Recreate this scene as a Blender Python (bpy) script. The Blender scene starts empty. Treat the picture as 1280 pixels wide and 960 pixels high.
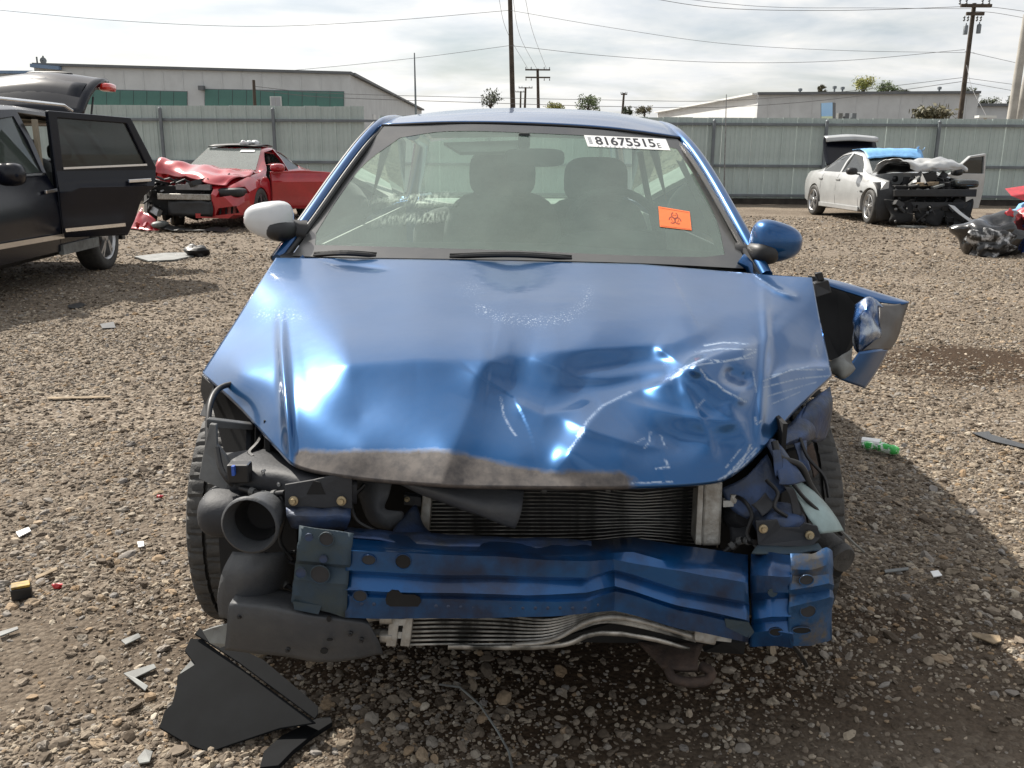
import bpy, bmesh, math, random
import numpy as np
from mathutils import Vector, Matrix, noise
random.seed(7); RNG = np.random.default_rng(7)
scene = bpy.context.scene
COL = scene.collection
R = math.radians
# ------------------------------------------------------------------ camera
F = 1120.0; CAMH = 1.30; PITCH = 0.2515; ROLL = 0.006
R0 = Vector((1, 0, 0)); U0 = Vector((0, math.sin(PITCH), math.cos(PITCH))); FW = Vector((0, math.cos(PITCH), -math.sin(PITCH)))
CR = R0 * math.cos(ROLL) + U0 * math.sin(ROLL); CU = -R0 * math.sin(ROLL) + U0 * math.cos(ROLL)
CAM = Vector((0, 0, CAMH))
cd = bpy.data.cameras.new('camera'); cam = bpy.data.objects.new('camera', cd); COL.objects.link(cam)
M = Matrix((CR, CU, -FW)).transposed().to_4x4(); M.translation = CAM
cam.matrix_world = M
cd.sensor_fit = 'HORIZONTAL'; cd.sensor_width = 36.0; cd.lens = F / 1280 * 36; cd.clip_start = 0.05; cd.clip_end = 2000
scene.camera = cam
# ------------------------------------------------------------------ sun and sky
SUN = Vector((-0.72, 0.70, 1.0)).normalized()
EL = math.asin(SUN.z); AZ = math.atan2(SUN.x, SUN.y)
sd = bpy.data.lights.new('sun', 'SUN'); sd.energy = 5.0; sd.angle = R(0.55); sd.color = (1.0, 0.94, 0.85)
so = bpy.data.objects.new('sun', sd); COL.objects.link(so); so.rotation_euler = SUN.to_track_quat('Z', 'Y').to_euler(); so.location = (-20, 20, 30)
w = bpy.data.worlds.new('World'); scene.world = w; w.use_nodes = True
nt = w.node_tree; N = nt.nodes; L = nt.links
N.clear()
out = N.new('ShaderNodeOutputWorld'); bg = N.new('ShaderNodeBackground'); sky = N.new('ShaderNodeTexSky')
sky.sky_type = 'NISHITA'; sky.sun_disc = False; sky.sun_elevation = EL; sky.sun_rotation = AZ
sky.air_density = 1.0; sky.dust_density = 2.0; sky.ozone_density = 1.0
bg.inputs['Strength'].default_value = 0.07
tc = N.new('ShaderNodeTexCoord'); sep = N.new('ShaderNodeSeparateXYZ'); L.new(tc.outputs['Generated'], sep.inputs[0])
def wmath(op, a, b=None):
    n = N.new('ShaderNodeMath'); n.operation = op
    for i, q in enumerate((a, b)):
        if q is None: continue
        if isinstance(q, (int, float)): n.inputs[i].default_value = q
        else: L.new(q, n.inputs[i])
    return n.outputs[0]
zz = wmath('ADD', wmath('MAXIMUM', sep.outputs['Z'], 0.0), 0.16)
cx_ = wmath('DIVIDE', sep.outputs['X'], zz); cy_ = wmath('DIVIDE', sep.outputs['Y'], zz)
cmb = N.new('ShaderNodeCombineXYZ'); L.new(cx_, cmb.inputs[0]); L.new(wmath('MULTIPLY', cy_, 1.25), cmb.inputs[1])
cn = N.new('ShaderNodeTexNoise'); cn.inputs['Scale'].default_value = 1.15; cn.inputs['Detail'].default_value = 9; cn.inputs['Roughness'].default_value = 0.56; cn.inputs['Distortion'].default_value = 0.35
L.new(cmb.outputs[0], cn.inputs['Vector'])
cr = N.new('ShaderNodeValToRGB'); cr.color_ramp.elements[0].position = 0.30; cr.color_ramp.elements[1].position = 0.56
L.new(cn.outputs['Fac'], cr.inputs['Fac'])
cn2 = N.new('ShaderNodeTexNoise'); cn2.inputs['Scale'].default_value = 2.3; cn2.inputs['Detail'].default_value = 8; cn2.inputs['Roughness'].default_value = 0.6
L.new(cmb.outputs[0], cn2.inputs['Vector'])
cr2 = N.new('ShaderNodeValToRGB'); cr2.color_ramp.elements[0].position = 0.34; cr2.color_ramp.elements[1].position = 0.62
cr2.color_ramp.elements[0].color = (0.83, 0.855, 0.89, 1); cr2.color_ramp.elements[1].color = (1.0, 0.985, 0.955, 1)
L.new(cn2.outputs['Fac'], cr2.inputs['Fac'])
dt = N.new('ShaderNodeVectorMath'); dt.operation = 'DOT_PRODUCT'; dt.inputs[1].default_value = tuple(SUN); L.new(tc.outputs['Generated'], dt.inputs[0])
glow = wmath('ADD', wmath('MULTIPLY', wmath('POWER', wmath('MAXIMUM', dt.outputs['Value'], 0.0), 3.0), 0.55), 0.80)   # thin cloud is brighter towards the sun
clc = N.new('ShaderNodeVectorMath'); clc.operation = 'SCALE'; clc.inputs['Scale'].default_value = 9.6; L.new(cr2.outputs[0], clc.inputs[0]); L.new(wmath('MULTIPLY', glow, 11.3), clc.inputs['Scale'])
skb = N.new('ShaderNodeVectorMath'); skb.operation = 'SCALE'; skb.inputs['Scale'].default_value = 1.0; L.new(sky.outputs[0], skb.inputs[0])
mixc = N.new('ShaderNodeMix'); mixc.data_type = 'RGBA'
L.new(wmath('ADD', wmath('MULTIPLY', cr.outputs[0], 0.72), 0.2), mixc.inputs['Factor']); L.new(skb.outputs[0], mixc.inputs[6]); L.new(clc.outputs[0], mixc.inputs[7])
L.new(mixc.outputs[2], bg.inputs['Color']); L.new(bg.outputs[0], out.inputs[0])
scene.view_settings.view_transform = 'Standard'; scene.view_settings.look = 'None'; scene.view_settings.gamma = 1.0
scene.view_settings.use_curve_mapping = False; scene.view_settings.exposure = 0.66
scene.cycles.max_bounces = 8; scene.cycles.transparent_max_bounces = 16
try: scene.cycles.use_denoising = True
except Exception: pass

# ------------------------------------------------------------------ pixel rays (photograph pixels, 1280 x 960)
def ray(u, v): return FW + CR * ((u - 640) / F) - CU * ((v - 480) / F)
def PY(u, v, Y): d = ray(u, v); return CAM + d * (Y / d.y)
def PZ(u, v, z=0.0): d = ray(u, v); return CAM + d * ((z - CAMH) / d.z)
def px_per_m(Y): return F / Y

# ------------------------------------------------------------------ materials
def pmat(name, col, rough=0.6, metal=0.0, var=0.12, scale=6.0, bump=0.0, bscale=80.0, coat=0.0, col2=None, spec=None, detail=6, lo=0.35, hi=0.68, rvar=0.0):
    m = bpy.data.materials.new(name); m.use_nodes = True
    n = m.node_tree.nodes; l = m.node_tree.links; b = n['Principled BSDF']
    b.inputs['Roughness'].default_value = rough; b.inputs['Metallic'].default_value = metal
    if coat: b.inputs['Coat Weight'].default_value = coat; b.inputs['Coat Roughness'].default_value = 0.06
    if spec is not None: b.inputs['Specular IOR Level'].default_value = spec
    t = n.new('ShaderNodeTexCoord')
    if col2 is None: col2 = tuple(max(0, c * (1 - 2.2 * var)) for c in col)
    nz = n.new('ShaderNodeTexNoise'); nz.inputs['Scale'].default_value = scale; nz.inputs['Detail'].default_value = detail; nz.inputs['Roughness'].default_value = 0.62
    l.new(t.outputs['Object'], nz.inputs['Vector'])
    rp = n.new('ShaderNodeValToRGB'); rp.color_ramp.elements[0].position = lo; rp.color_ramp.elements[1].position = hi
    rp.color_ramp.elements[0].color = (*col2, 1); rp.color_ramp.elements[1].color = (*col, 1)
    l.new(nz.outputs['Fac'], rp.inputs['Fac']); l.new(rp.outputs[0], b.inputs['Base Color'])
    if rvar:
        mr = n.new('ShaderNodeMapRange'); mr.inputs[3].default_value = rough + rvar; mr.inputs[4].default_value = max(0.02, rough - rvar)
        l.new(nz.outputs['Fac'], mr.inputs[0]); l.new(mr.outputs[0], b.inputs['Roughness'])
    if bump:
        bn = n.new('ShaderNodeTexNoise'); bn.inputs['Scale'].default_value = bscale; bn.inputs['Detail'].default_value = 4
        l.new(t.outputs['Object'], bn.inputs['Vector'])
        bp = n.new('ShaderNodeBump'); bp.inputs['Strength'].default_value = bump; bp.inputs['Distance'].default_value = 0.01
        l.new(bn.outputs['Fac'], bp.inputs['Height']); l.new(bp.outputs[0], b.inputs['Normal'])
    return m
def glassmat(name, tint, refl_rough=0.02, dust_glare=0.0, dust_glare_col=(0.55, 0.58, 0.55), dscale=3.0, ior=1.5):
    m = bpy.data.materials.new(name); m.use_nodes = True
    n = m.node_tree.nodes; l = m.node_tree.links; n.clear()
    o = n.new('ShaderNodeOutputMaterial'); tr = n.new('ShaderNodeBsdfTransparent'); tr.inputs[0].default_value = (*tint, 1)
    gl = n.new('ShaderNodeBsdfGlossy'); gl.inputs['Roughness'].default_value = refl_rough; gl.inputs[0].default_value = (1, 1, 1, 1)
    fr = n.new('ShaderNodeFresnel'); fr.inputs['IOR'].default_value = ior
    mx = n.new('ShaderNodeMixShader'); l.new(fr.outputs[0], mx.inputs[0]); l.new(tr.outputs[0], mx.inputs[1]); l.new(gl.outputs[0], mx.inputs[2])
    res = mx.outputs[0]
    if dust_glare:
        df = n.new('ShaderNodeBsdfDiffuse'); df.inputs[0].default_value = (*dust_glare_col, 1)
        t = n.new('ShaderNodeTexCoord'); nz = n.new('ShaderNodeTexNoise'); nz.inputs['Scale'].default_value = dscale; nz.inputs['Detail'].default_value = 8; nz.inputs['Roughness'].default_value = 0.7
        l.new(t.outputs['Object'], nz.inputs['Vector'])
        mr = n.new('ShaderNodeMapRange'); mr.inputs[1].default_value = 0.25; mr.inputs[2].default_value = 0.8; mr.inputs[3].default_value = dust_glare * 0.8; mr.inputs[4].default_value = dust_glare * 1.2
        l.new(nz.outputs['Fac'], mr.inputs[0])
        m2 = n.new('ShaderNodeMixShader'); l.new(mr.outputs[0], m2.inputs[0]); l.new(res, m2.inputs[1]); l.new(df.outputs[0], m2.inputs[2]); res = m2.outputs[0]
    l.new(res, o.inputs[0])
    return m
MT = {}
MT['blue'] = pmat('blue_paint', (0.004, 0.072, 0.22), 0.30, 0.70, 0.10, 5, coat=0.7)
MT['blue_beam'] = pmat('blue_primer_steel', (0.006, 0.076, 0.23), 0.34, 0.55, 0.25, 7, bump=0.15, bscale=22, coat=0.4, col2=(0.014, 0.030, 0.075), lo=0.38, hi=0.60)
MT['blue_dirty'] = pmat('dirty_blue_metal', (0.028, 0.06, 0.15), 0.5, 0.3, 0.4, 14, bump=0.3, bscale=60, col2=(0.035, 0.04, 0.05))
MT['teal_metal'] = pmat('teal_stained_metal', (0.016, 0.040, 0.072), 0.75, 0.0, 0.2, 12, bump=0.2, bscale=50, col2=(0.034, 0.048, 0.050))
MT['rust_blue'] = pmat('scraped_steel', (0.022, 0.080, 0.19), 0.45, 0.45, 0.2, 13, bump=0.3, bscale=40, col2=(0.10, 0.095, 0.088), lo=0.38, hi=0.50)
MT['black'] = pmat('black_plastic', (0.014, 0.014, 0.015), 0.5, 0, 0.3, 9)
MT['void'] = pmat('shade_black_parts', (0.006, 0.006, 0.0065), 0.8, 0, 0.3, 9)  # near-black: dark parts, and shade painted into holes and openings
MT['grey_plastic'] = pmat('dark_grey_plastic', (0.036, 0.040, 0.047), 0.62, 0, 0.2, 10, bump=0.15, bscale=120, col2=(0.060, 0.062, 0.064))
MT['mid_plastic'] = pmat('mid_grey_plastic', (0.11, 0.112, 0.11), 0.6, 0, 0.2, 14, col2=(0.07, 0.07, 0.068))
MT['char_plastic'] = pmat('charcoal_plastic', (0.024, 0.026, 0.031), 0.65, 0, 0.2, 10, bump=0.1, bscale=120)
MT['lt_plastic'] = pmat('weathered_grey_plastic', (0.20, 0.21, 0.20), 0.6, 0, 0.2, 12, col2=(0.10, 0.10, 0.095))
MT['cyan_plastic'] = pmat('pale_cyan_plastic', (0.30, 0.40, 0.40), 0.45, 0, 0.15, 10, col2=(0.16, 0.2, 0.19))
MT['alu'] = pmat('dull_aluminium', (0.42, 0.41, 0.38), 0.5, 0.6, 0.2, 30, bump=0.2, bscale=90, col2=(0.22, 0.20, 0.17))
MT['alu_bright'] = pmat('bright_aluminium', (0.62, 0.62, 0.6), 0.35, 0.8, 0.15, 30)
MT['fin'] = pmat('radiator_fin_metal', (0.02, 0.02, 0.02), 0.6, 0.4, 0.4, 60)
MT['fin_edge'] = pmat('radiator_tube_metal', (0.62, 0.60, 0.55), 0.5, 0.4, 0.6, 9, col2=(0.05, 0.05, 0.045), lo=0.40, hi=0.60)
MT['steel'] = pmat('steel', (0.3, 0.3, 0.3), 0.4, 0.8, 0.2, 20)
MT['bolt'] = pmat('brassy_bolt', (0.45, 0.36, 0.22), 0.45, 0.7, 0.2, 40)
MT['rust'] = pmat('rusty_iron', (0.09, 0.06, 0.045), 0.8, 0.2, 0.3, 30, bump=0.4, bscale=70, col2=(0.04, 0.03, 0.026))
MT['rubber'] = pmat('tyre_rubber', (0.026, 0.026, 0.026), 0.7, 0, 0.25, 20, bump=0.2, bscale=150, col2=(0.055, 0.052, 0.047))
MT['frit'] = pmat('black_glass_band', (0.040, 0.042, 0.045), 0.22, 0, 0.2, 3, col2=(0.075, 0.074, 0.070))
MT['panel_black'] = pmat('satin_black_panel', (0.008, 0.009, 0.0105), 0.75, 0, 0.2, 8, spec=0.1)
MT['int_dark'] = pmat('dark_interior_trim', (0.030, 0.034, 0.034), 0.8, 0, 0.2, 5)
MT['seat'] = pmat('grey_seat_fabric', (0.055, 0.06, 0.06), 0.9, 0, 0.2, 20, bump=0.2)
MT['int_grey'] = pmat('grey_interior_trim', (0.36, 0.37, 0.34), 0.8, 0, 0.15, 6)
MT['ws'] = glassmat('windscreen_glass', (0.70, 0.82, 0.75), 0.02, dust_glare=0.165, dust_glare_col=(0.42, 0.56, 0.48), dscale=6.0)
MT['sideglass'] = glassmat('green_side_glass', (0.62, 0.74, 0.68), 0.02, dust_glare=0.05)
MT['glareglass'] = glassmat('glare_glass', (0.6, 0.68, 0.64), 0.05, dust_glare=0.30, dust_glare_col=(0.55, 0.58, 0.55))  # pale diffuse veil paints glare into the coupe's windscreen
MT['darkglass'] = glassmat('tinted_glass', (0.16, 0.19, 0.19), 0.02, dust_glare=0.05)
MT['white_paint'] = pmat('white_paint', (0.58, 0.59, 0.59), 0.3, 0, 0.06, 5, coat=0.8)
MT['silver_white'] = pmat('silver_white_paint', (0.42, 0.425, 0.42), 0.34, 0.15, 0.08, 3, coat=0.8)
MT['label_white'] = pmat('white_sticker', (0.82, 0.82, 0.80), 0.5, 0, 0.03, 20)
MT['label_black'] = pmat('black_print', (0.02, 0.02, 0.025), 0.5, 0, 0.0, 20)
MT['label_grey'] = pmat('grey_print', (0.33, 0.34, 0.36), 0.5, 0, 0.0, 20)
MT['orange'] = pmat('orange_sticker', (0.85, 0.17, 0.035), 0.5, 0, 0.05, 20)
MT['orange_dk'] = pmat('dark_orange_print', (0.22, 0.035, 0.01), 0.5, 0, 0.0, 20)
MT['red'] = pmat('red_paint', (0.42, 0.010, 0.018), 0.30, 0.15, 0.12, 4, coat=1.0)
MT['suv'] = pmat('midnight_paint', (0.006, 0.007, 0.013), 0.22, 0.0, 0.15, 4, coat=0.0, spec=0.35)
MT['chrome'] = pmat('chrome', (0.75, 0.75, 0.76), 0.14, 1.0, 0.05, 10)
MT['rim'] = pmat('silver_wheel_alloy', (0.50, 0.50, 0.50), 0.35, 0.75, 0.15, 10)
MT['rim_dk'] = pmat('grey_wheel_alloy', (0.22, 0.22, 0.23), 0.4, 0.7, 0.15, 10)
MT['taillight'] = pmat('red_lamp_lens', (0.65, 0.03, 0.02), 0.15, 0, 0.15, 10, coat=1.0)
MT['beige'] = pmat('beige_headliner', (0.42, 0.36, 0.27), 0.9, 0, 0.1, 6)
MT['lightblue'] = pmat('light_blue_tarp', (0.20, 0.45, 0.78), 0.5, 0, 0.12, 12, bump=0.3)
MT['tarp_blue'] = pmat('blue_plastic', (0.03, 0.10, 0.45), 0.45, 0, 0.2, 8)
MT['tarp_red'] = pmat('red_plastic', (0.55, 0.02, 0.03), 0.4, 0, 0.2, 8, coat=0.4)
MT['bag'] = pmat('black_bin_bag', (0.012, 0.012, 0.013), 0.25, 0, 0.2, 9, bump=0.5, bscale=9, coat=0.6)
MT['mesh_grey'] = pmat('clear_bag_film', (0.50, 0.50, 0.50), 0.3, 0, 0.4, 9, bump=0.6, bscale=14, col2=(0.02, 0.02, 0.02), lo=0.50, hi=0.64)
MT['wood'] = pmat('weathered_wood', (0.32, 0.24, 0.15), 0.85, 0, 0.25, 20)
MT['pole_wood'] = pmat('brown_pole_wood', (0.085, 0.066, 0.05), 0.9, 0, 0.25, 3)
MT['pole_pale'] = pmat('pale_concrete_pole', (0.42, 0.40, 0.36), 0.8, 0, 0.15, 2)
MT['wire'] = pmat('grey_wire', (0.16, 0.16, 0.165), 0.6, 0, 0.1, 1)
MT['scuffed_inner'] = pmat('dirty_fender_inner', (0.12, 0.115, 0.11), 0.45, 0.3, 0.3, 9, col2=(0.07, 0.06, 0.052))
MT['bare_metal'] = pmat('dented_bare_metal', (0.36, 0.40, 0.46), 0.26, 0.85, 0.2, 12, col2=(0.02, 0.07, 0.20), lo=0.45, hi=0.58)

# ------------------------------------------------------------------ mesh builder
WM = {}
def ident(): return Matrix.Identity(4)
def wm(o): return WM.get(o.name, ident())
def thing(name, label, cat, loc=(0, 0, 0), rotz=0.0, group=None):
    o = bpy.data.objects.new(name, None); COL.objects.link(o); o.empty_display_size = 0.2
    o.location = loc; o.rotation_euler = (0, 0, rotz)
    o['label'] = label; o['category'] = cat
    if group: o['group'] = group
    WM[o.name] = Matrix.Translation(Vector(loc)) @ Matrix.Rotation(rotz, 4, 'Z')
    return o
def tag(o, label=None, cat=None, group=None, kind=None):
    if label: o['label'] = label
    if cat: o['category'] = cat
    if group: o['group'] = group
    if kind: o['kind'] = kind
    return o
class MB:
    def __init__(s): s.v = []; s.f = []
    def add(s, vs, fs):
        k = len(s.v); s.v += [Vector(p) for p in vs]; s.f += [tuple(i + k for i in f) for f in fs]; return s
    def box(s, c, d, rot=None):
        c = Vector(c); hx, hy, hz = d[0] / 2, d[1] / 2, d[2] / 2
        vs = [Vector((x * hx, y * hy, z * hz)) for z in (-1, 1) for y in (-1, 1) for x in (-1, 1)]
        if rot is not None: vs = [rot @ p for p in vs]
        return s.add([p + c for p in vs], [(0, 2, 3, 1), (4, 5, 7, 6), (0, 1, 5, 4), (2, 6, 7, 3), (0, 4, 6, 2), (1, 3, 7, 5)])
    def prism(s, poly, off):
        poly = [Vector(p) for p in poly]; n = len(poly); off = Vector(off)
        return s.add(poly + [p + off for p in poly], [tuple(range(n)), tuple(range(2 * n - 1, n - 1, -1))] + [(i, i + n, (i + 1) % n + n, (i + 1) % n) for i in range(n)])
    def beam(s, a, b, wd, ht, up=(0, 0, 1)):
        a = Vector(a); b = Vector(b); d = (b - a).normalized(); x = d.cross(Vector(up))
        if x.length < 1e-4: x = d.cross(Vector((1, 0, 0)))
        x.normalize(); z = x.cross(d)
        q = [x * wd / 2 * i + z * ht / 2 * j for i, j in ((-1, -1), (1, -1), (1, 1), (-1, 1))]
        return s.prism([a + p for p in q], b - a)
    def tube(s, path, r, n=8, caps=True, flat=1.0):
        path = [Vector(p) for p in path]; m = len(path)
        rs = [r] * m if isinstance(r, (int, float)) else list(r)
        d0 = (path[1] - path[0]).normalized(); up = Vector((0, 0, 1)) if abs(d0.z) < 0.9 else Vector((1, 0, 0))
        x = d0.cross(up).normalized(); vs = []
        for i, p in enumerate(path):
            d = (path[min(i + 1, m - 1)] - path[max(i - 1, 0)]).normalized()
            x = (x - d * x.dot(d)).normalized(); y = d.cross(x)
            for k in range(n):
                a = 2 * math.pi * k / n; vs.append(p + (x * math.cos(a) + y * math.sin(a) * flat) * rs[i])
        fs = [(i * n + k, i * n + (k + 1) % n, (i + 1) * n + (k + 1) % n, (i + 1) * n + k) for i in range(m - 1) for k in range(n)]
        if caps: fs += [tuple(range(n - 1, -1, -1)), tuple((m - 1) * n + k for k in range(n))]
        return s.add(vs, fs)
    def lathe(s, prof, c, ax, n=24, closed=False):
        ax = Vector(ax).normalized(); c = Vector(c); t = Vector((0, 0, 1)) if abs(ax.z) < 0.9 else Vector((1, 0, 0))
        x = ax.cross(t).normalized(); y = ax.cross(x); vs = []
        for r, h in prof:
            for k in range(n):
                a = 2 * math.pi * k / n; vs.append(c + ax * h + (x * math.cos(a) + y * math.sin(a)) * r)
        m = len(prof); rng = range(m if closed else m - 1)
        fs = [(i * n + k, i * n + (k + 1) % n, ((i + 1) % m) * n + (k + 1) % n, ((i + 1) % m) * n + k) for i in rng for k in range(n)]
        return s.add(vs, fs)
    def disc(s, c, ax, r, th, n=20): return s.lathe([(0.0005, 0), (r, 0), (r, th), (0.0005, th)], c, ax, n)
    def grid(s, rows):
        m = len(rows[0]); vs = [p for r_ in rows for p in r_]
        return s.add(vs, [(i * m + j, i * m + j + 1, (i + 1) * m + j + 1, (i + 1) * m + j) for i in range(len(rows) - 1) for j in range(m - 1)])
    def blob(s, c, rad, sub=2, amp=0.25, seed=0, sc=(1, 1, 1), fr=1.5):
        bm = bmesh.new(); bmesh.ops.create_icosphere(bm, subdivisions=sub, radius=1.0)
        vs = []
        for vv in bm.verts:
            k = 1 + amp * noise.noise(vv.co * fr + Vector((seed * 7.3, seed * 1.7, 0)))
            vs.append(Vector(c) + Vector((vv.co.x * sc[0], vv.co.y * sc[1], vv.co.z * sc[2])) * rad * k)
        bm.verts.index_update(); fs = [tuple(x.index for x in f_.verts) for f_ in bm.faces]; bm.free()
        return s.add(vs, fs)
    def xform(s, mtx): s.v = [mtx @ p for p in s.v]; return s
    def crumple(s, amp, fr, seed=0):
        o = Vector((seed * 3.1, seed * 5.7, seed * 1.3))
        s.v = [p + noise.noise_vector(p * fr + o) * amp for p in s.v]; return s
    def build(s, name, mat, parent=None, smooth=None, solid=0.0, bevel=0.0, world=True, subsurf=0, attrs=None, fixn=True):
        """vertices are world coordinates (world=True) or the root thing's local coordinates"""
        inv = wm(parent).inverted() if (parent and world) else ident()
        if parent and not world and parent.name in LOC: inv = LOC[parent.name].inverted()
        vs = [inv @ p for p in s.v]
        lo = Vector((min(p.x for p in vs), min(p.y for p in vs), min(p.z for p in vs))); hi = Vector((max(p.x for p in vs), max(p.y for p in vs), max(p.z for p in vs)))
        c = (lo + hi) / 2
        if parent is None: c.z = lo.z
        me = bpy.data.meshes.new(name); me.from_pydata([tuple(p - c) for p in vs], [], s.f)
        if fixn:
            bm = bmesh.new(); bm.from_mesh(me); bmesh.ops.recalc_face_normals(bm, faces=bm.faces); bm.to_mesh(me); bm.free()
        o = bpy.data.objects.new(name, me); COL.objects.link(o); o.location = c
        if parent: o.parent = parent
        WM[o.name] = wm(parent) @ Matrix.Translation(c) if parent else Matrix.Translation(c)
        LOC[o.name] = (LOC.get(parent.name, ident()) if parent else ident()) @ Matrix.Translation(c)
        me.materials.append(MT[mat] if isinstance(mat, str) else mat)
        if smooth is not None:
            me.polygons.foreach_set('use_smooth', [True] * len(me.polygons)); me.set_sharp_from_angle(angle=R(smooth))
        if solid: md = o.modifiers.new('solid', 'SOLIDIFY'); md.thickness = solid; md.offset = 0
        if bevel: md = o.modifiers.new('bevel', 'BEVEL'); md.width = bevel; md.segments = 2; md.limit_method = 'ANGLE'; md.angle_limit = R(40)
        if subsurf: md = o.modifiers.new('sub', 'SUBSURF'); md.levels = subsurf; md.render_levels = subsurf
        return o
LOC = {}
def copy_tree(o, parent=None):
    c = o.copy(); COL.objects.link(c); c.parent = parent
    for ch in list(o.children): copy_tree(ch, c)
    return c
def px(pts): return [PY(*p) for p in pts]
def slab(name, pts, th, mat, parent, **kw):
    """an outline with its own depth per corner, given real thickness away from the viewer"""
    m = MB(); m.prism(px(pts), (0, th, 0)); return m.build(name, mat, parent, **kw)
def catmull(pts, n):
    pts = [np.array(p, float) for p in pts]; P = [2 * pts[0] - pts[1]] + pts + [2 * pts[-1] - pts[-2]]; out_ = []
    segs = len(pts) - 1
    for i in range(n):
        t = i / (n - 1) * segs; k = min(int(t), segs - 1); t -= k; a, b, c, d = P[k:k + 4]
        out_.append(0.5 * ((2 * b) + (-a + c) * t + (2 * a - 5 * b + 4 * c - d) * t * t + (-a + 3 * b - 3 * c + d) * t ** 3))
    return out_
def lin(pts, n):
    pts = [np.array(p, float) for p in pts]; s = np.concatenate([[0], np.cumsum([np.linalg.norm(b - a) for a, b in zip(pts, pts[1:])])])
    q = np.linspace(0, s[-1], n); A = np.array(pts)
    return [np.array([np.interp(t, s, A[:, j]) for j in range(A.shape[1])]) for t in q]
def sheet_rows(rows, nu, nv, smooth=True):
    """rows of (u,v,Y) control points -> dense grid of world points"""
    f = catmull if smooth else lin
    rr = [f(r_, nu) for r_ in rows]; cols = [f([r_[j] for r_ in rr], nv) for j in range(nu)]
    return [[PY(*cols[j][i]) for j in range(nu)] for i in range(nv)]
def sheet(name, rows, nu, nv, mat, parent, solid=0.003, crumple=0, cf=8, seed=0, smooth=40, curved=True):
    m = MB(); m.grid(sheet_rows(rows, nu, nv, curved))
    if crumple: m.crumple(crumple, cf, seed)
    return m.build(name, mat, parent, smooth=smooth, solid=solid)
class TPS:
    def __init__(s, pts):
        A = np.array(pts, float); s.p = A[:, :2] / 100.0; n = len(A)
        K = s.k(np.linalg.norm(s.p[:, None] - s.p[None], axis=2)); Q = np.hstack([np.ones((n, 1)), s.p])
        Mx = np.zeros((n + 3, n + 3)); Mx[:n, :n] = K + 1e-4 * np.eye(n); Mx[:n, n:] = Q; Mx[n:, :n] = Q.T
        s.w = np.linalg.solve(Mx, np.concatenate([A[:, 2], np.zeros(3)]))
    @staticmethod
    def k(r): return np.where(r > 1e-9, r * r * np.log(np.maximum(r, 1e-9)), 0)
    def __call__(s, u, v):
        q = np.stack([np.asarray(u, float), np.asarray(v, float)], -1).reshape(-1, 2) / 100.0
        K = s.k(np.linalg.norm(q[:, None] - s.p[None], axis=2))
        return (K @ s.w[:-3] + s.w[-3] + q @ s.w[-2:]).reshape(np.shape(u))
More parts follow.
